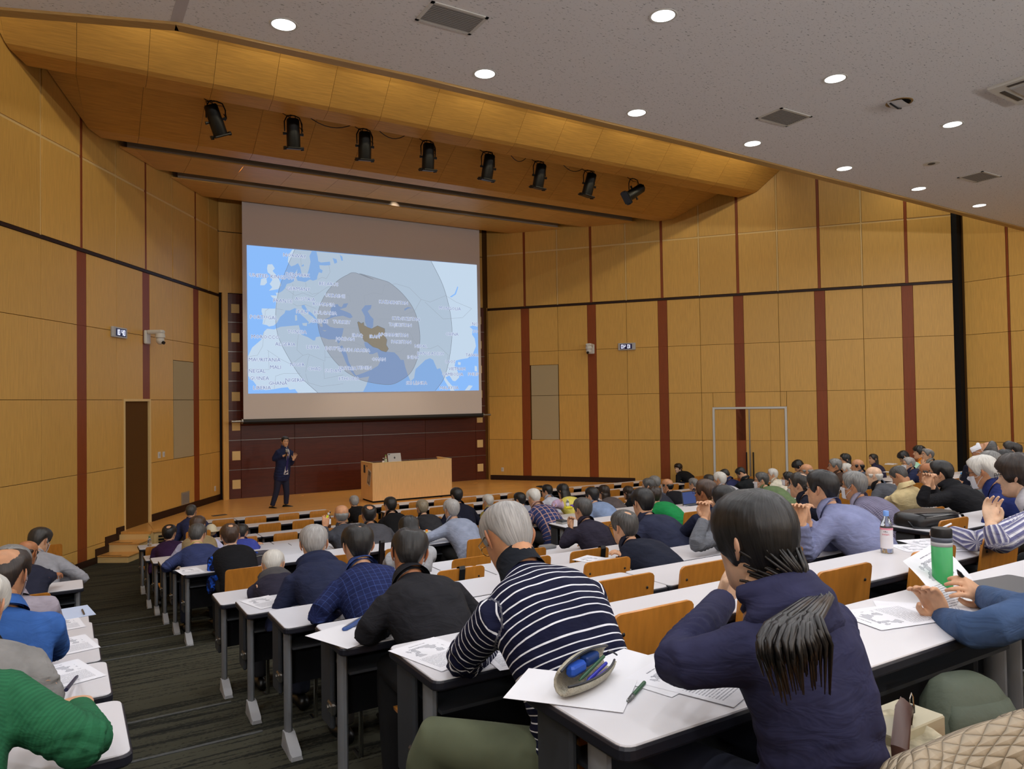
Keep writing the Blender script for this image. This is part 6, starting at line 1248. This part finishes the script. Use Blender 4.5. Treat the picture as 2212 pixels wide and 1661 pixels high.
# ---------------------------------------------------------------- paper and small things on the desks
def sheet_mat():
    M, N, L, s = nodes('printed handout'); s.inputs['Roughness'].default_value = .8; s.inputs['Specular IOR Level'].default_value = .15
    at = N.new('ShaderNodeUVMap'); at.uv_map = 'page'; sx = N.new('ShaderNodeSeparateXYZ'); L.new(at.outputs[0], sx.inputs[0])
    def M2(op, a, b=None, c=None):
        n = N.new('ShaderNodeMath'); n.operation = op
        for i, v in enumerate((a, b, c)):
            if v is None: continue
            if isinstance(v, (int, float)): n.inputs[i].default_value = v
            else: L.new(v, n.inputs[i])
        return n.outputs[0]
    u, v = sx.outputs[0], sx.outputs[1]
    def rng(x, a, b): return M2('MULTIPLY', M2('GREATER_THAN', x, a), M2('LESS_THAN', x, b))
    mp_ = N.new('ShaderNodeMapping'); mp_.inputs['Scale'].default_value = (90, 26, 1); L.new(at.outputs[0], mp_.inputs[0]); n1 = N.new('ShaderNodeTexNoise'); n1.inputs['Scale'].default_value = 1; L.new(mp_.outputs[0], n1.inputs[0])
    line = M2('MULTIPLY', M2('LESS_THAN', M2('FRACT', M2('MULTIPLY', v, 34)), .42), M2('GREATER_THAN', n1.outputs[0], .42))
    text = M2('MULTIPLY', M2('MULTIPLY', line, rng(v, .10, .48)), rng(u, .10, .88)); title = M2('MULTIPLY', M2('MULTIPLY', rng(v, .895, .91), rng(u, .32, .68)), M2('GREATER_THAN', n1.outputs[0], .45))
    n2 = N.new('ShaderNodeTexNoise'); n2.inputs['Scale'].default_value = 5.5; n2.inputs['Detail'].default_value = 6; L.new(at.outputs[0], n2.inputs[0])
    box = M2('MULTIPLY', rng(v, .54, .84), rng(u, .16, .84)); sea = M2('MULTIPLY', M2('MULTIPLY', M2('GREATER_THAN', n2.outputs[0], .545), box), .42); coast = M2('MULTIPLY', M2('MULTIPLY', M2('LESS_THAN', M2('ABSOLUTE', M2('SUBTRACT', n2.outputs[0], .545)), .010), box), .7)
    tot = M2('MINIMUM', M2('ADD', M2('ADD', M2('MULTIPLY', text, .62), M2('MULTIPLY', title, .8)), M2('MAXIMUM', sea, coast)), 1)
    mx = N.new('ShaderNodeMix'); mx.data_type = 'RGBA'; mx.inputs['A'].default_value = lin((228, 228, 234)); mx.inputs['B'].default_value = lin((84, 88, 104)); L.new(tot, mx.inputs['Factor']); L.new(mx.outputs['Result'], s.inputs['Base Color']); return M
M_SHEET = sheet_mat()
def page(w=.21, h=.297, bend=0, n=6):
    b = MB(); R = [[(w * (i / n - .5), h * (j / n - .5), bend * (math.sin(math.pi * i / n) * .5 + (j / n) ** 2 * .5)) for i in range(n + 1)] for j in range(n + 1)]
    b.rings(R, cap=False, close=False); me = b.mesh('paper', M_SHEET, 'all'); uv = me.uv_layers.new(name='page')
    for l in me.loops: c = b.v[l.vertex_index]; uv.data[l.index].uv = (c[0] / w + .5, c[1] / h + .5)
    return me
PG = page()
def lay(px, py, r, label, rot=0, me=None, dz=.0025, grp='printed handouts'):
    p = UZ(px, py, DZ[r - 1]); o = obj('paper', me or PG, None, (p.x, p.y, DZ[r - 1] + dz), (0, 0, math.radians(rot))); return tag(o, label, 'paper', grp)
lay(1236, 1490, 14, 'white sheet under the pencil case on the nearest desk', 40, MB().box(-.105, .105, -.1485, .1485, 0, .0008).mesh('paper', M_PAPER))
lay(1500, 1470, 14, 'printed handout under the arm of the person with the ponytail', 20)
lay(1395, 1450, 14, 'white sheet beside the green pencil on the nearest desk', 14, MB().box(-.105, .105, -.1485, .1485, 0, .0008).mesh('paper', M_PAPER), .0012)
lay(945, 1412, 13, 'handout with a grey map in front of the striped sweater', 14); lay(1105, 1410, 13, 'sheet under the striped forearm on the second desk', -8)
lay(745, 1375, 12, 'sheet under the blue pen case before the black suit', 20, MB().box(-.105, .105, -.1485, .1485, 0, .0008).mesh('paper', M_PAPER))
lay(572, 1301, 10, 'handout on the desk in front of the navy hooded jacket', 15); lay(410, 1234, 8, 'handout with a faint map on the desk beside the blue velvet sleeve', 8)
lay(1925, 1332, 14, 'handout with a circled mark lying on the nearest desk before the nylon jacket', 78, dz=.0028); lay(2000, 1322, 14, 'sheet half hidden under the handout at the right of the nearest desk', 40, dz=.0014)
lay(2010, 1172, 13, 'upper handout beside the green tumbler on the second desk', 70); lay(1990, 1183, 13, 'lower handout with a map left of the green tumbler', 62, dz=.0012); lay(2085, 1183, 13, 'handout right of the green tumbler by the striped student', 60, dz=.002)
lay(135, 1458, 12, 'handout with a map on the left desk beside the dark pen', 18); lay(150, 1395, 11, 'sheet beneath the denim sleeve on a left desk', 12); lay(135, 1350, 10, 'handout on the left desk before the lavender jacket', 8)
lay(1288, 1210, 11, 'sheet under the navy sleeve between two plywood chairs', 20)
lay(1700, 1075, 8, 'sheets in front of the black bob haircut', 10); lay(1925, 1020, 8, 'sheet on the desk before the beige linen jacket', 10); lay(870, 1214, 9, 'sheet beside the pale grey sleeve', 8)
# sheet held up by the person in the nylon jacket
c0, c1, c2, c3 = UY(1950, 1212, 1.62), UY(2025, 1168, 1.72), UY(2152, 1325, 1.42), UY(2050, 1345, 1.34)
b = MB(); n = 7; R = []
for j in range(n):
    row = []
    for i in range(n):
        a = c3.lerp(c2, i / 6.0); d_ = c0.lerp(c1, i / 6.0); q = a.lerp(d_, j / 6.0); row.append(q + Vector((0, -.010, .012)) * math.sin(math.pi * j / 6.0))
    R.append(row)
b.rings(R, cap=False, close=False); me = b.mesh('paper', M_SHEET, 'all'); uv = me.uv_layers.new(name='page')
for l in me.loops: k = l.vertex_index; uv.data[l.index].uv = ((k % n) / 6, (k // n) / 6)
tag(obj('paper', me), 'printed sheet with a map held up in both hands by the nylon jacket', 'paper')
# pencil case
P = UZ(1275, 1487, DZ[13]); pcs = empty('pencil_case', (P.x, P.y + .02, DZ[13] + .004), math.radians(22), 'cream fleece pencil case lying open on the nearest desk', 'pencil case')
M_FLEECE = mat('cream fleece', (196, 190, 172), .95, bump=(220, .9), var=(60, .1))
b = MB(); ns = 18; R = []
for j in range(9):
    t_ = j / 8; ang = math.radians(190 + 250 * t_)
    R.append([(-.115 + .23 * i / ns, .040 * math.cos(ang) * (1 - .55 * abs(i / ns * 2 - 1) ** 2.2) - .004, .036 + .036 * math.sin(ang) * (1 - .35 * abs(i / ns * 2 - 1) ** 2) * (1.25 if t_ > .5 else 1)) for i in range(ns + 1)])
R = [[(x, y, max(.001, z)) for x, y, z in r] for r in R]
b.rings(R, cap=False, close=False); body_ = b.build('fleece_body', M_FLEECE, pcs, 'all'); sm = body_.modifiers.new('thick', 'SOLIDIFY'); sm.thickness = .006
for k in (0, 8): MB().tube([Vector(p) + Vector((0, 0, .002)) for p in R[k]], .0032, 5).build('zip', M_EDGE, pcs, True)
MB().tube([(.118, .0, .05), (.135, -.006, .045), (.150, -.01, .034)], .0025, 5).build('zip_pull', M_EDGE, pcs)
def stick(o, a, b_, r, m_, nm='pen'): return MB().tube([a, Vector(a).lerp(Vector(b_), .88), b_], [r, r, r * .4], 8).build(nm, m_, o, True)
BLUE = C_('blue plastic', (44, 92, 200)); DBLUE = C_('deep blue pen', (34, 40, 170)); GREENP = C_('dark green pencil', (36, 84, 52))
inn = [('correction_tape', 'blue correction tape in the pencil case', lambda o: MB().box(-.075, -.008, -.012, .014, .040, .066, .006).build('shell', BLUE, o)), ('eraser', 'blue cased eraser in the pencil case', lambda o: MB().box(.0, .062, -.008, .018, .044, .068, .004).build('shell', C_('navy eraser sleeve', (28, 62, 128)), o)), ('pen', 'green mechanical pencil inside the pencil case', lambda o: stick(o, (.075, -.012, .052), (-.068, -.024, .036), .0045, GREENP, 'barrel')), ('pen', 'blue pen inside the pencil case', lambda o: stick(o, (.07, -.022, .038), (-.045, -.030, .026), .0045, DBLUE, 'barrel')), ('pen', 'thin violet pen at the bottom of the pencil case', lambda o: stick(o, (.06, -.030, .026), (-.01, -.033, .024), .004, C_('violet pen', (70, 50, 150)), 'barrel'))]
for nm, lb, fn in inn: o = empty(nm, tuple(pcs.location), pcs.rotation_euler.z, lb, 'pen' if nm == 'pen' else 'stationery'); fn(o)
p0, p1 = UZ(1392, 1474, DZ[13] + .006), UZ(1356, 1514, DZ[13] + .006)
o = empty('pencil', p0, 0, 'dark green mechanical pencil lying on the nearest desk', 'pencil'); stick(o, (0, 0, 0), tuple((p1 - p0) * .72), .0048, GREENP, 'barrel'); MB().tube([(p1 - p0) * .70, (p1 - p0)], [.0055, .004], 8).build('clear_tip', M_CLEAR, o)
p0, p1 = UZ(742, 1361, DZ[11] + .008), UZ(775, 1341, DZ[11] + .008)
o = empty('pen_case', p0, 0, 'slim blue pen case with a zip beside the black sleeve', 'pen case'); d_ = p1 - p0; b = MB(); b.tube([(0, 0, 0), d_ * .08, d_ * .5, d_ * 1.3], [.006, .016, .018, .018], 8, flat=.6); b.build('case', C_('denim blue case', (44, 78, 142)), o, True); MB().tube([d_ * .1 + Vector((0, 0, .011)), d_ * 1.3 + Vector((0, 0, .012))], .0022, 5).build('zip', M_STEEL, o)
p0, p1 = UZ(143, 1490, DZ[12] + .03), UZ(168, 1459, DZ[11] + .012)
o = empty('pen', p0, 0, 'dark blue pen in the hand of the green sweater', 'pen'); stick(o, (0, 0, 0), tuple(p1 - p0), .006, C_('navy pen', (26, 28, 60)), 'barrel')
# bottles and tumbler
def ring_mat(): return C_('pink band', (232, 150, 170))
P = UZ(1916, 1194, DZ[12]); o = bottle((P.x, P.y, DZ[12]), .235, .0325, 'clear water bottle with a pale blue cap and pink banded label on the second desk', C_('sky cap', (120, 164, 236)), M_CLEAR, C_('pale label', (228, 226, 232)), (.12, .60))
MB().lathe([(.0334, .132), (.0334, .142)], 24, cap=False).build('pink_band', ring_mat(), o, 'all')
V, Fc = text_mesh('evian', .019, res=1); b = MB(); th0 = math.atan2(-P.y, -P.x) - .15
b.add([(.0336 * math.cos(th0 + v[0] / .0336), .0336 * math.sin(th0 + v[0] / .0336), .108 + v[1]) for v in V], Fc); b.build('lettering', C_('red print', (214, 84, 112)), o)
b = MB()
for dx_, h_ in ((-.008, .004), (0, .007), (.008, .004)): b.add([(.0336 * math.cos(th0 + (dx_ + e) / .0336), .0336 * math.sin(th0 + (dx_ + e) / .0336), .120 + z) for e, z in ((-.005, 0), (.005, 0), (0, h_))], [(0, 1, 2)])
b.build('mountain_mark', C_('grey mark', (90, 90, 100)), o)
P = UY(2035, 1205, 1.50); o = empty('tumbler', (P.x, P.y, DZ[13]), 0, 'green tumbler with a black lid and grey band near the right edge', 'tumbler'); hT = UY(2035, 1140, P.y).z - DZ[13]
k = hT / .20; MB().lathe([(.031, 0), (.033, .005), (.0345, .15 * k)], 24).build('cup', C_('leaf green', (58, 160, 92)), o, 'all'); MB().lathe([(.0348, .148 * k), (.0350, .160 * k)], 24).build('silver_band', M_LTGREY, o, 'all'); MB().lathe([(.0350, .160 * k), (.0350, .174 * k)], 24).build('grey_band', C_('slate band', (84, 90, 104)), o, 'all'); MB().lathe([(.035, .174 * k), (.035, .195 * k), (.032, .20 * k)], 24).build('lid', M_BLACK, o, 40)
for px, py, r, h, rr, lb, cap, body, lab in ((710, 1140, 7, .22, .034, 'tea bottle with a white label before the grey-fringed bald head', M_WHITEMETAL, C_('brown tea', (74, 42, 26)), M_PAPER), (922, 1171, 8, .15, .032, 'small bottle with an orange cap beside the pale grey blue jacket', C_('orange cap', (240, 130, 30)), C_('yellow juice', (216, 190, 90)), M_PAPER), (1903, 1079, 9, .20, .033, 'green bottle beside the grey jacket with wispy white hair', C_('mint cap', (96, 190, 150)), C_('green tea bottle', (110, 150, 110)), None), (1912, 1081, 9, .09, .03, 'little white cup bottle next to the green bottle', M_WHITEMETAL, M_PAPER, C_('pink label', (220, 150, 170))), (2078, 1052, 10, .21, .033, 'clear bottle with a blue cap before the white-haired mask wearer', C_('blue cap', (70, 150, 210)), M_CLEAR, None), (2090, 1072, 10, .12, .03, 'second clear bottle lying near the blue-capped one', C_('blue cap', (70, 150, 210)), M_CLEAR, C_('blue label', (120, 170, 210))), (1662, 1112, 10, .15, .03, 'left of two small jars with gold caps beside the dark suit', C_('gold cap', (170, 150, 80)), M_CLEAR, None), (1678, 1114, 10, .15, .03, 'right of two small jars with gold caps beside the dark suit', C_('gold cap', (170, 150, 80)), C_('amber juice', (150, 130, 60)), M_PAPER), (1226, 1096, 7, .14, .028, 'small clear bottle beside the padded yellow vest', M_WHITEMETAL, M_CLEAR, M_PAPER), (323, 1180, 3, .16, .03, 'bottle with a green cap at the left end of a front desk', C_('dark green cap', (20, 100, 70)), M_CLEAR, None), (2021, 991, 7, .16, .03, 'small bottle with a white cap behind the grey jacket at the right wall', M_WHITEMETAL, M_CLEAR, C_('pink label', (220, 150, 170)))):
    P = UZ(px, py, DZ[r - 1]); bottle((P.x, P.y, DZ[r - 1]), h, rr, lb, cap, body, lab)
# folder, spectacles, cap, box, pouches, books
P = UZ(153, 1325, DZ[9]); o = empty('folder', (P.x, P.y, DZ[9]), math.radians(8), 'pale blue clear folder on a left desk', 'folder'); MB().box(-.12, .12, -.15, .15, .0006, .004).build('cover', C_('pale blue film', (196, 212, 240)), o); MB().box(-.125, -.117, -.15, .15, .0006, .006).build('spine', BLUE, o)
o = empty('pen', UZ(178, 1325, DZ[9]), 0, 'silver pen beside the pale blue folder', 'pen'); stick(o, (0, .07, .008), (.01, -.07, .008), .006, M_STEEL, 'barrel')
P = UZ(147, 1224, DZ[6]); o = empty('spectacles', (P.x, P.y, DZ[6] + .02), math.radians(170), 'thin round spectacles left on a front desk at the left', 'glasses'); g = MB()
for sx in (-1, 1):
    g.tube([(sx * .035 + .024 * math.cos(q), 0, .024 * math.sin(q)) for q in np.linspace(0, 6.283, 15)], .0018, 5, False); g.tube([(sx * .06, 0, .005), (sx * .066, .05, .0), (sx * .064, .12, -.012)], .0018, 5)
g.tube([(-.011, 0, .004), (0, 0, .007), (.011, 0, .004)], .0018, 5); g.build('frame', M_FRAME, o)
P = UZ(456, 1147, DZ[1]); o = empty('cap', (P.x, P.y, DZ[1]), .4, 'cream baseball cap lying on a front desk by the navy jacket', 'cap'); M_CREAM = C_('cream cotton', (222, 214, 188)); MB().ball((0, 0, .02), (.10, .105, .11), 16, 10).build('crown', M_CREAM, o, True); MB().prism([(.10 * math.cos(q), -.08 - .09 * math.sin(q)) for q in np.linspace(0, math.pi, 10)] + [(-.09, -.04), (.09, -.04)], .004, .010).build('visor', M_CREAM, o)
P = UZ(1213, 1131, DZ[7]); o = empty('glasses_case', (P.x, P.y, DZ[7]), .1, 'grey box on the desk corner before the plum jacket', 'box'); MB().box(-.045, .045, -.07, .07, 0, .028, .006).build('base', C_('pale grey case', (150, 148, 144)), o); MB().box(-.046, .046, -.071, .071, .028, .052, .006).build('lid', M_DKGREY, o)
for px, py, r, c, lb in ((1228, 1099, 7, (222, 210, 40), 'yellow pouch beside the padded yellow vest'), (1240, 1095, 7, (92, 60, 170), 'purple pouch beside the yellow pouch')):
    P = UZ(px, py, DZ[r - 1]); tag(MB().box(-.07, .07, -.04, .04, 0, .04, .015).build('pouch', C_('%d pouch' % px, c), None, loc=(P.x, P.y, DZ[r - 1])), lb, 'pouch')
def book(px, py, r, lb, rot=0, nm='open_book'):
    P = UZ(px, py, DZ[r - 1]); o = empty(nm, (P.x, P.y, DZ[r - 1]), rot, lb, 'book')
    for sx in (-1, 1): b = MB(); b.rings([[(sx * .15 * i / 6, -.11, .004 + .022 * math.sin(math.pi * (.12 + .85 * i / 6)) + k * .001) for i in range(7)] + [(sx * .15 * i / 6, -.11, 0) for i in range(6, -1, -1)] if k == 0 else [(sx * .15 * i / 6, .11, .004 + .022 * math.sin(math.pi * (.12 + .85 * i / 6))) for i in range(7)] + [(sx * .15 * i / 6, .11, 0) for i in range(6, -1, -1)] for k in (0, 1)]); b.build('page_block', M_PAPER, o)
book(2175, 1128, 12, 'thick open book on the desk before the blue jacket at the right edge'); book(1965, 1083, 10, 'open book under the hands of the purple checked shirt', .2); book(2105, 1063, 10, 'open notebook before the white-haired blue jacket', .1); book(1925, 1003, 7, 'open magazine fanned out before the pale green top', .2); book(1093, 1091, 6, 'small white notebook beside the plaid shirt', .1)
P = UZ(1000, 1190, DZ[8])
tag(MB().box(-.08, .08, -.06, .06, 0, .03, .012).build('closed_case', C_('grey soft case', (120, 122, 124)), None, loc=tuple(UZ(1183, 1184, DZ[8]))), 'grey case on the desk behind the cropped grey head', 'case')
# laptop
P = UZ(1500, 1094, DZ[6]); o = empty('laptop', (P.x + .05, P.y + .02, DZ[6]), math.radians(4), 'open laptop with a dim blue screen before the tanned profile', 'laptop'); MB().box(-.17, .17, -.12, .12, 0, .014, .004).build('base', M_LTGREY, o); MB().box(-.15, .15, -.05, .10, .0142, .0155).build('keyboard', M_DKGREY, o)
b = MB(); b.rings([[(-.17, .12, .014), (.17, .12, .014), (.17, .130, .014), (-.17, .130, .014)], [(-.17, .155, .235), (.17, .155, .235), (.17, .165, .235), (-.17, .165, .235)]]); sc = b.build('display_lid', M_DKGREY, o); q = MB(); q.add([(-.155, .1215, .03), (.155, .1215, .03), (.155, .1515, .222), (-.155, .1515, .222)], [(0, 1, 2, 3)]); q.build('display', emis('dim laptop display', (70, 82, 128), .9), sc)
# closed dark tablet case at the far right of the nearest desk
P = UZ(2190, 1275, DZ[13]); tag(MB().prism(rrect(-.17, .17, -.12, .12, .018), .001, .016, .003).build('laptop', C_('slate laptop', (66, 66, 70)), None, loc=(P.x, P.y, DZ[13])), 'closed slate grey laptop at the right edge of the nearest desk', 'laptop').rotation_euler.z = math.radians(-6)
# stylus in the student's hand
hw_ = PEOPLE['p77']['arm'][0][2]; tag(MB().tube([hw_ + Vector((-.13, .02, .03)), hw_ + Vector((-.11, .02, .03)), hw_ + Vector((.03, .03, .045))], [.001, .006, .006], 8).build('stylus', M_PAPER, None, True), 'white stylus pen in the hand of the striped student', 'pen')
hw_ = PEOPLE['p78']['arm'][1][2]; tag(MB().tube([hw_ + Vector((-.10, .03, .10)), hw_ + Vector((-.085, .03, .085)), hw_ + Vector((-.01, .03, .02))], [.001, .007, .007], 8).build('pen', M_BLACK, None, True), 'black pen with a steel tip held against the printed sheet', 'pen')
hw_ = PEOPLE['p21']['arm'][0][2]; tag(MB().tube([hw_ + Vector((.03, .03, .10)), hw_ + Vector((.05, .03, .13))], .012, 8).build('highlighter', C_('highlighter', (210, 230, 40)), None), 'yellow highlighter between raised fingers', 'pen')
# ---------------------------------------------------------------- bags
M_NYL = C_('black nylon', (22, 23, 27)); M_NYL2 = mat('grey bag cloth', (62, 58, 66), .85)
def bag(loc, size, rz, lb, m_, strap=True, nm='bag', flat=.7):
    o = empty(nm, loc, rz, lb, 'bag'); x, y, z = size; b = MB(); R = []
    for t_, w, q in ((0, .94, 0), (.10, 1, .0), (.5, 1.0, .03), (.85, .96, .02), (1, .86, .0)): R.append([(x * w * math.copysign(abs(math.cos(a)) ** .45, math.cos(a)), y * w * math.copysign(abs(math.sin(a)) ** .45, math.sin(a)), z * t_ + .02 * z * math.sin(5 * a) * (t_ > .8)) for a in np.linspace(0, 6.283, 24, endpoint=False)])
    b.rings(R); b.build('bag_body', m_, o, 50)
    MB().tube([(-x * .8, -y * .9, z * .86), (0, -y * 1.02, z * .9), (x * .8, -y * .9, z * .86)], .004, 5).build('zip', M_STEEL, o)
    if strap: MB().tube([(-x * .7, 0, z * .95), (-x * .75, -y * .9, z * 1.18), (0, -y * 1.2, z * 1.12), (x * .75, -y * 1.1, z * .8), (x * .8, -y * 1.3, z * .1)], .014, 6, flat=.3).build('strap', M_NYL, o, True)
    return o
P = UZ(555, 1216, DZ[7]); bag((P.x + .02, P.y - .02, DZ[7]), (.17, .12, .11), .15, 'grey shoulder bag standing on the desk beside the black vest', M_NYL2)
P = UZ(1440, 1190, DZ[9]); o = bag((P.x, P.y + .05, DZ[9]), (.17, .12, .10), .1, 'black bag with a small square badge, in front of an empty plywood chair', M_NYL); MB().box(-.03, .03, -.128, -.118, .05, .08).build('badge', C_('grey badge', (88, 96, 98)), o)
P = UZ(2010, 1135, DZ[11]); o = bag((P.x + .05, P.y + .06, DZ[11]), (.27, .15, .10), -.05, 'large black leather backpack lying on the right-hand desk', mat('black leather', (20, 21, 25), .38, spec=.5, bump=(40, .1))); MB().tube([(-.26, -.05, .03), (-.30, -.05, .05), (-.29, -.08, .01), (-.2, -.15, .005), (.05, -.22, .006)], .014, 6, flat=.35).build('carry_strap', M_NYL, o, True)
P = UZ(1880, 1096, DZ[9]); bag((P.x, P.y, DZ[9]), (.16, .10, .09), 0, 'black bag on the desk behind the grey-haired checked shirt', M_NYL)
P = UZ(2045, 1000, DZ[6]); bag((P.x, P.y, DZ[6]), (.2, .12, .08), 0, 'flat black bag on a desk by the right wall', M_NYL, False)
# straps of bags hung over chair backs
def hung(row, x, lb):
    yb = ROWY[row - 1] - DD; z = FZ[row - 1]; o = empty('shoulder_bag', (x, yb, z), 0, lb, 'bag')
    b = MB(); b.rings([[(-.024 + dx_, y_, z_), (.024 + dx_, y_, z_), (.024 + dx_, y_ - .004, z_), (-.024 + dx_, y_ - .004, z_)] for dx_, y_, z_ in ((0, -.012, .30), (0, -.032, .60), (.004, -.058, .80), (.004, -.05, .824), (0, -.02, .815), (-.004, .0, .62), (-.004, .02, .5))]); b.build('strap', M_NYL, o)
    MB().box(-.13, .13, -.11, -.02, .05, .32, .03).build('bag_body', M_NYL, o)
hung(10, 2.53, 'black bag strapped over the chair back behind the pale grey blue jacket'); hung(10, 3.86, 'black bag strapped over the plywood chair left of the bald spot'); hung(8, 3.05, 'black bag strapped over the chair between the windowpane blazer and the black suit')
# bags and coat at the bottom right
sz = FZ[13] + .445
o = empty('backpack', (2.10, 1.08, sz - .12), math.radians(-14), 'khaki and black backpack with a white framed emblem, leaning on a chair', 'backpack')
M_KH = mat('khaki ripstop', (76, 84, 70), .7, bump=(30, .3)); b = MB(); R = []
for t_, w, dp in ((0, .8, .8), (.12, 1, 1), (.5, 1, 1), (.8, .9, .85), (.95, .68, .6), (1, .45, .4)): R.append([(.17 * w * math.copysign(abs(math.cos(a)) ** .6, math.cos(a)) + .06 * t_, .11 * dp * math.copysign(abs(math.sin(a)) ** .7, math.sin(a)) + .10 * t_, .46 * t_) for a in np.linspace(0, 6.283, 24, endpoint=False)])
b.rings(R); b.build('pack_body', M_KH, o, 'all')
b = MB(); b.rings([[(.14 * w * math.cos(a), -.085 - .05 * dp + .0 + .10 * t_, .40 * t_ + .02) for a in np.linspace(math.pi, 2 * math.pi, 10)] if False else [(.145 * w * math.copysign(abs(math.cos(a)) ** .6, math.cos(a)) + .05 * t_, -.08 + .05 * dp * math.sin(a) + .10 * t_, .03 + .36 * t_) for a in np.linspace(0, 6.283, 20, endpoint=False)] for t_, w, dp in ((0, .9, .8), (.1, 1, 1), (.85, 1, 1), (1, .85, .7))]); b.build('front_pocket', M_KH, o, 'all')
em = MB()
for x0_, x1_, z0_, z1_ in ((-.07, .08, .27, .285), (-.07, .08, .16, .175), (-.07, -.055, .16, .285), (.065, .08, .16, .285), (-.03, .045, .20, .21), (-.03, .045, .235, .245), (-.03, -.02, .2, .245)): em.box(x0_, x1_, -.131, -.124, z0_, z1_)
e_ = em.build('emblem', M_PAPER, o); e_.rotation_euler = (math.radians(-15), 0, 0); e_.location = (.02, .012, -.025)
for sx in (-1, 1): MB().tube([(sx * .09 + .05, .08, .42), (sx * .11 + .03, .16, .30), (sx * .12, .14, .05)], .022, 8, flat=.4).build('shoulder_strap', M_NYL, o, True)
MB().tube([(-.14, -.14, .39), (.05, -.12, .41), (.18, -.10, .40)], .007, 5).build('zip', M_BLACK, o)
o.scale = (.8, .8, .68)
tb_ = empty('tote_bag', (1.62, 1.02, sz), math.radians(10), 'cream patterned tote bag with brown handle by the nearest chair', 'bag')
M_TOTE = mat('patterned canvas', (176, 166, 140), .9, var=(26, .45)); b = MB(); b.rings([[(.15 * w * math.copysign(abs(math.cos(a)) ** .5, math.cos(a)), .08 * w * math.copysign(abs(math.sin(a)) ** .5, math.sin(a)), z_ + .012 * math.sin(3 * a) * (z_ > .1)) for a in np.linspace(0, 6.283, 24, endpoint=False)] for z_, w in ((0, .9), (.03, 1), (.16, 1.04), (.20, .98), (.185, .9))]); b.build('canvas', M_TOTE, tb_, 'all')
MB().tube([(-.11, -.07, .16), (-.10, -.06, .23), (0, -.03, .27), (.10, .0, .25), (.13, .02, .16)], .020, 8, flat=.3).build('handle', C_('brown webbing', (70, 44, 36)), tb_, True)
for dx_, lb in ((.03, 'left of two black binder clips on papers in the tote bag'), (.075, 'right of two black binder clips on papers in the tote bag')):
    c_ = empty('binder_clip', (1.70 + dx_, 1.06, sz + .215), 0, lb, 'clip'); MB().prism([(-.014, 0), (.014, 0), (.004, .014), (-.004, .014)], -.01, .01).build('jaw', M_BLACK, c_); MB().tube([(-.008, .0, .008), (-.007, .0, .03), (0, .0, .042), (.007, .0, .03), (.008, .0, .008)], .0015, 5).build('wire_handle', M_CHROME, c_)
tag(MB().box(-.11, .11, -.06, .06, 0, .20, .004).build('document_wallet', C_('buff wallet', (170, 162, 136)), None, loc=(1.74, 1.08, sz)), 'buff document wallet standing in the tote bag under the clips', 'wallet')
# quilted coat over the nearest chair back
xq, yq, zq = 1.28, .70, FZ[13]
b = MB(); R = []; n = 22
path = [(.055, .30), (.050, .55), (.020, .74), (-.002, .845), (-.045, .872), (-.085, .845), (-.10, .70), (-.115, .45), (-.12, .22)]
pts_ = []
for (ya, za), (yb_, zb_) in zip(path[:-1], path[1:]): pts_ += [(ya + (yb_ - ya) * k / 4, za + (zb_ - za) * k / 4) for k in range(4)]
for j, (y_, z_) in enumerate(pts_):
    R.append([((i / n - .5) * .50 * (1 + .02 * math.sin(j)), y_ - .012 * math.cos(9 * i / n), z_ - .16 * max(0, abs(i / n - .5) * 2 - .72) ** 1.3 + .006 * math.sin(6.28 * i / n * 2)) for i in range(n + 1)])
b.rings(R, cap=False, close=False)
Mq, N, L, s = nodes('quilted beige nylon'); s.inputs['Roughness'].default_value = .5; s.inputs['Base Color'].default_value = lin((156, 140, 116))
tc = N.new('ShaderNodeUVMap'); tc.uv_map = 'quilt'; sx = N.new('ShaderNodeSeparateXYZ'); L.new(tc.outputs[0], sx.inputs[0]); hs_ = []
for sg in (1, -1):
    a = N.new('ShaderNodeMath'); a.operation = 'MULTIPLY_ADD'; a.inputs[1].default_value = sg; L.new(sx.outputs[1], a.inputs[0]); L.new(sx.outputs[0], a.inputs[2]); f = N.new('ShaderNodeMath'); f.operation = 'PINGPONG'; f.inputs[1].default_value = .5; L.new(a.outputs[0], f.inputs[0]); hs_.append(f.outputs[0])
mn = N.new('ShaderNodeMath'); mn.operation = 'MINIMUM'; L.new(hs_[0], mn.inputs[0]); L.new(hs_[1], mn.inputs[1]); rt_ = N.new('ShaderNodeMath'); rt_.operation = 'POWER'; rt_.inputs[1].default_value = .4; L.new(mn.outputs[0], rt_.inputs[0])
bp = N.new('ShaderNodeBump'); bp.inputs['Strength'].default_value = .9; bp.inputs['Distance'].default_value = .012; L.new(rt_.outputs[0], bp.inputs['Height']); L.new(bp.outputs[0], s.inputs['Normal'])
me = b.mesh('coat', Mq, 'all'); uv = me.uv_layers.new(name='quilt')
for l in me.loops: k = l.vertex_index; uv.data[l.index].uv = ((k % (n + 1)) / n * 9.0, (k // (n + 1)) / len(pts_) * 22.0)
ct = empty('quilted_coat', (xq, yq, zq), 0, 'beige quilted coat draped over the back of the nearest chair', 'coat'); o = obj('shell', me, ct); sm = o.modifiers.new('thick', 'SOLIDIFY'); sm.thickness = .012
for sx_ in (-1, 1): MB().tube([(sx_ * .21, -.09, .80), (sx_ * .25, -.10, .6), (sx_ * .25, -.10, .34)], [.05, .048, .04], 10, flat=.6).build('sleeve', Mq, ct, True)
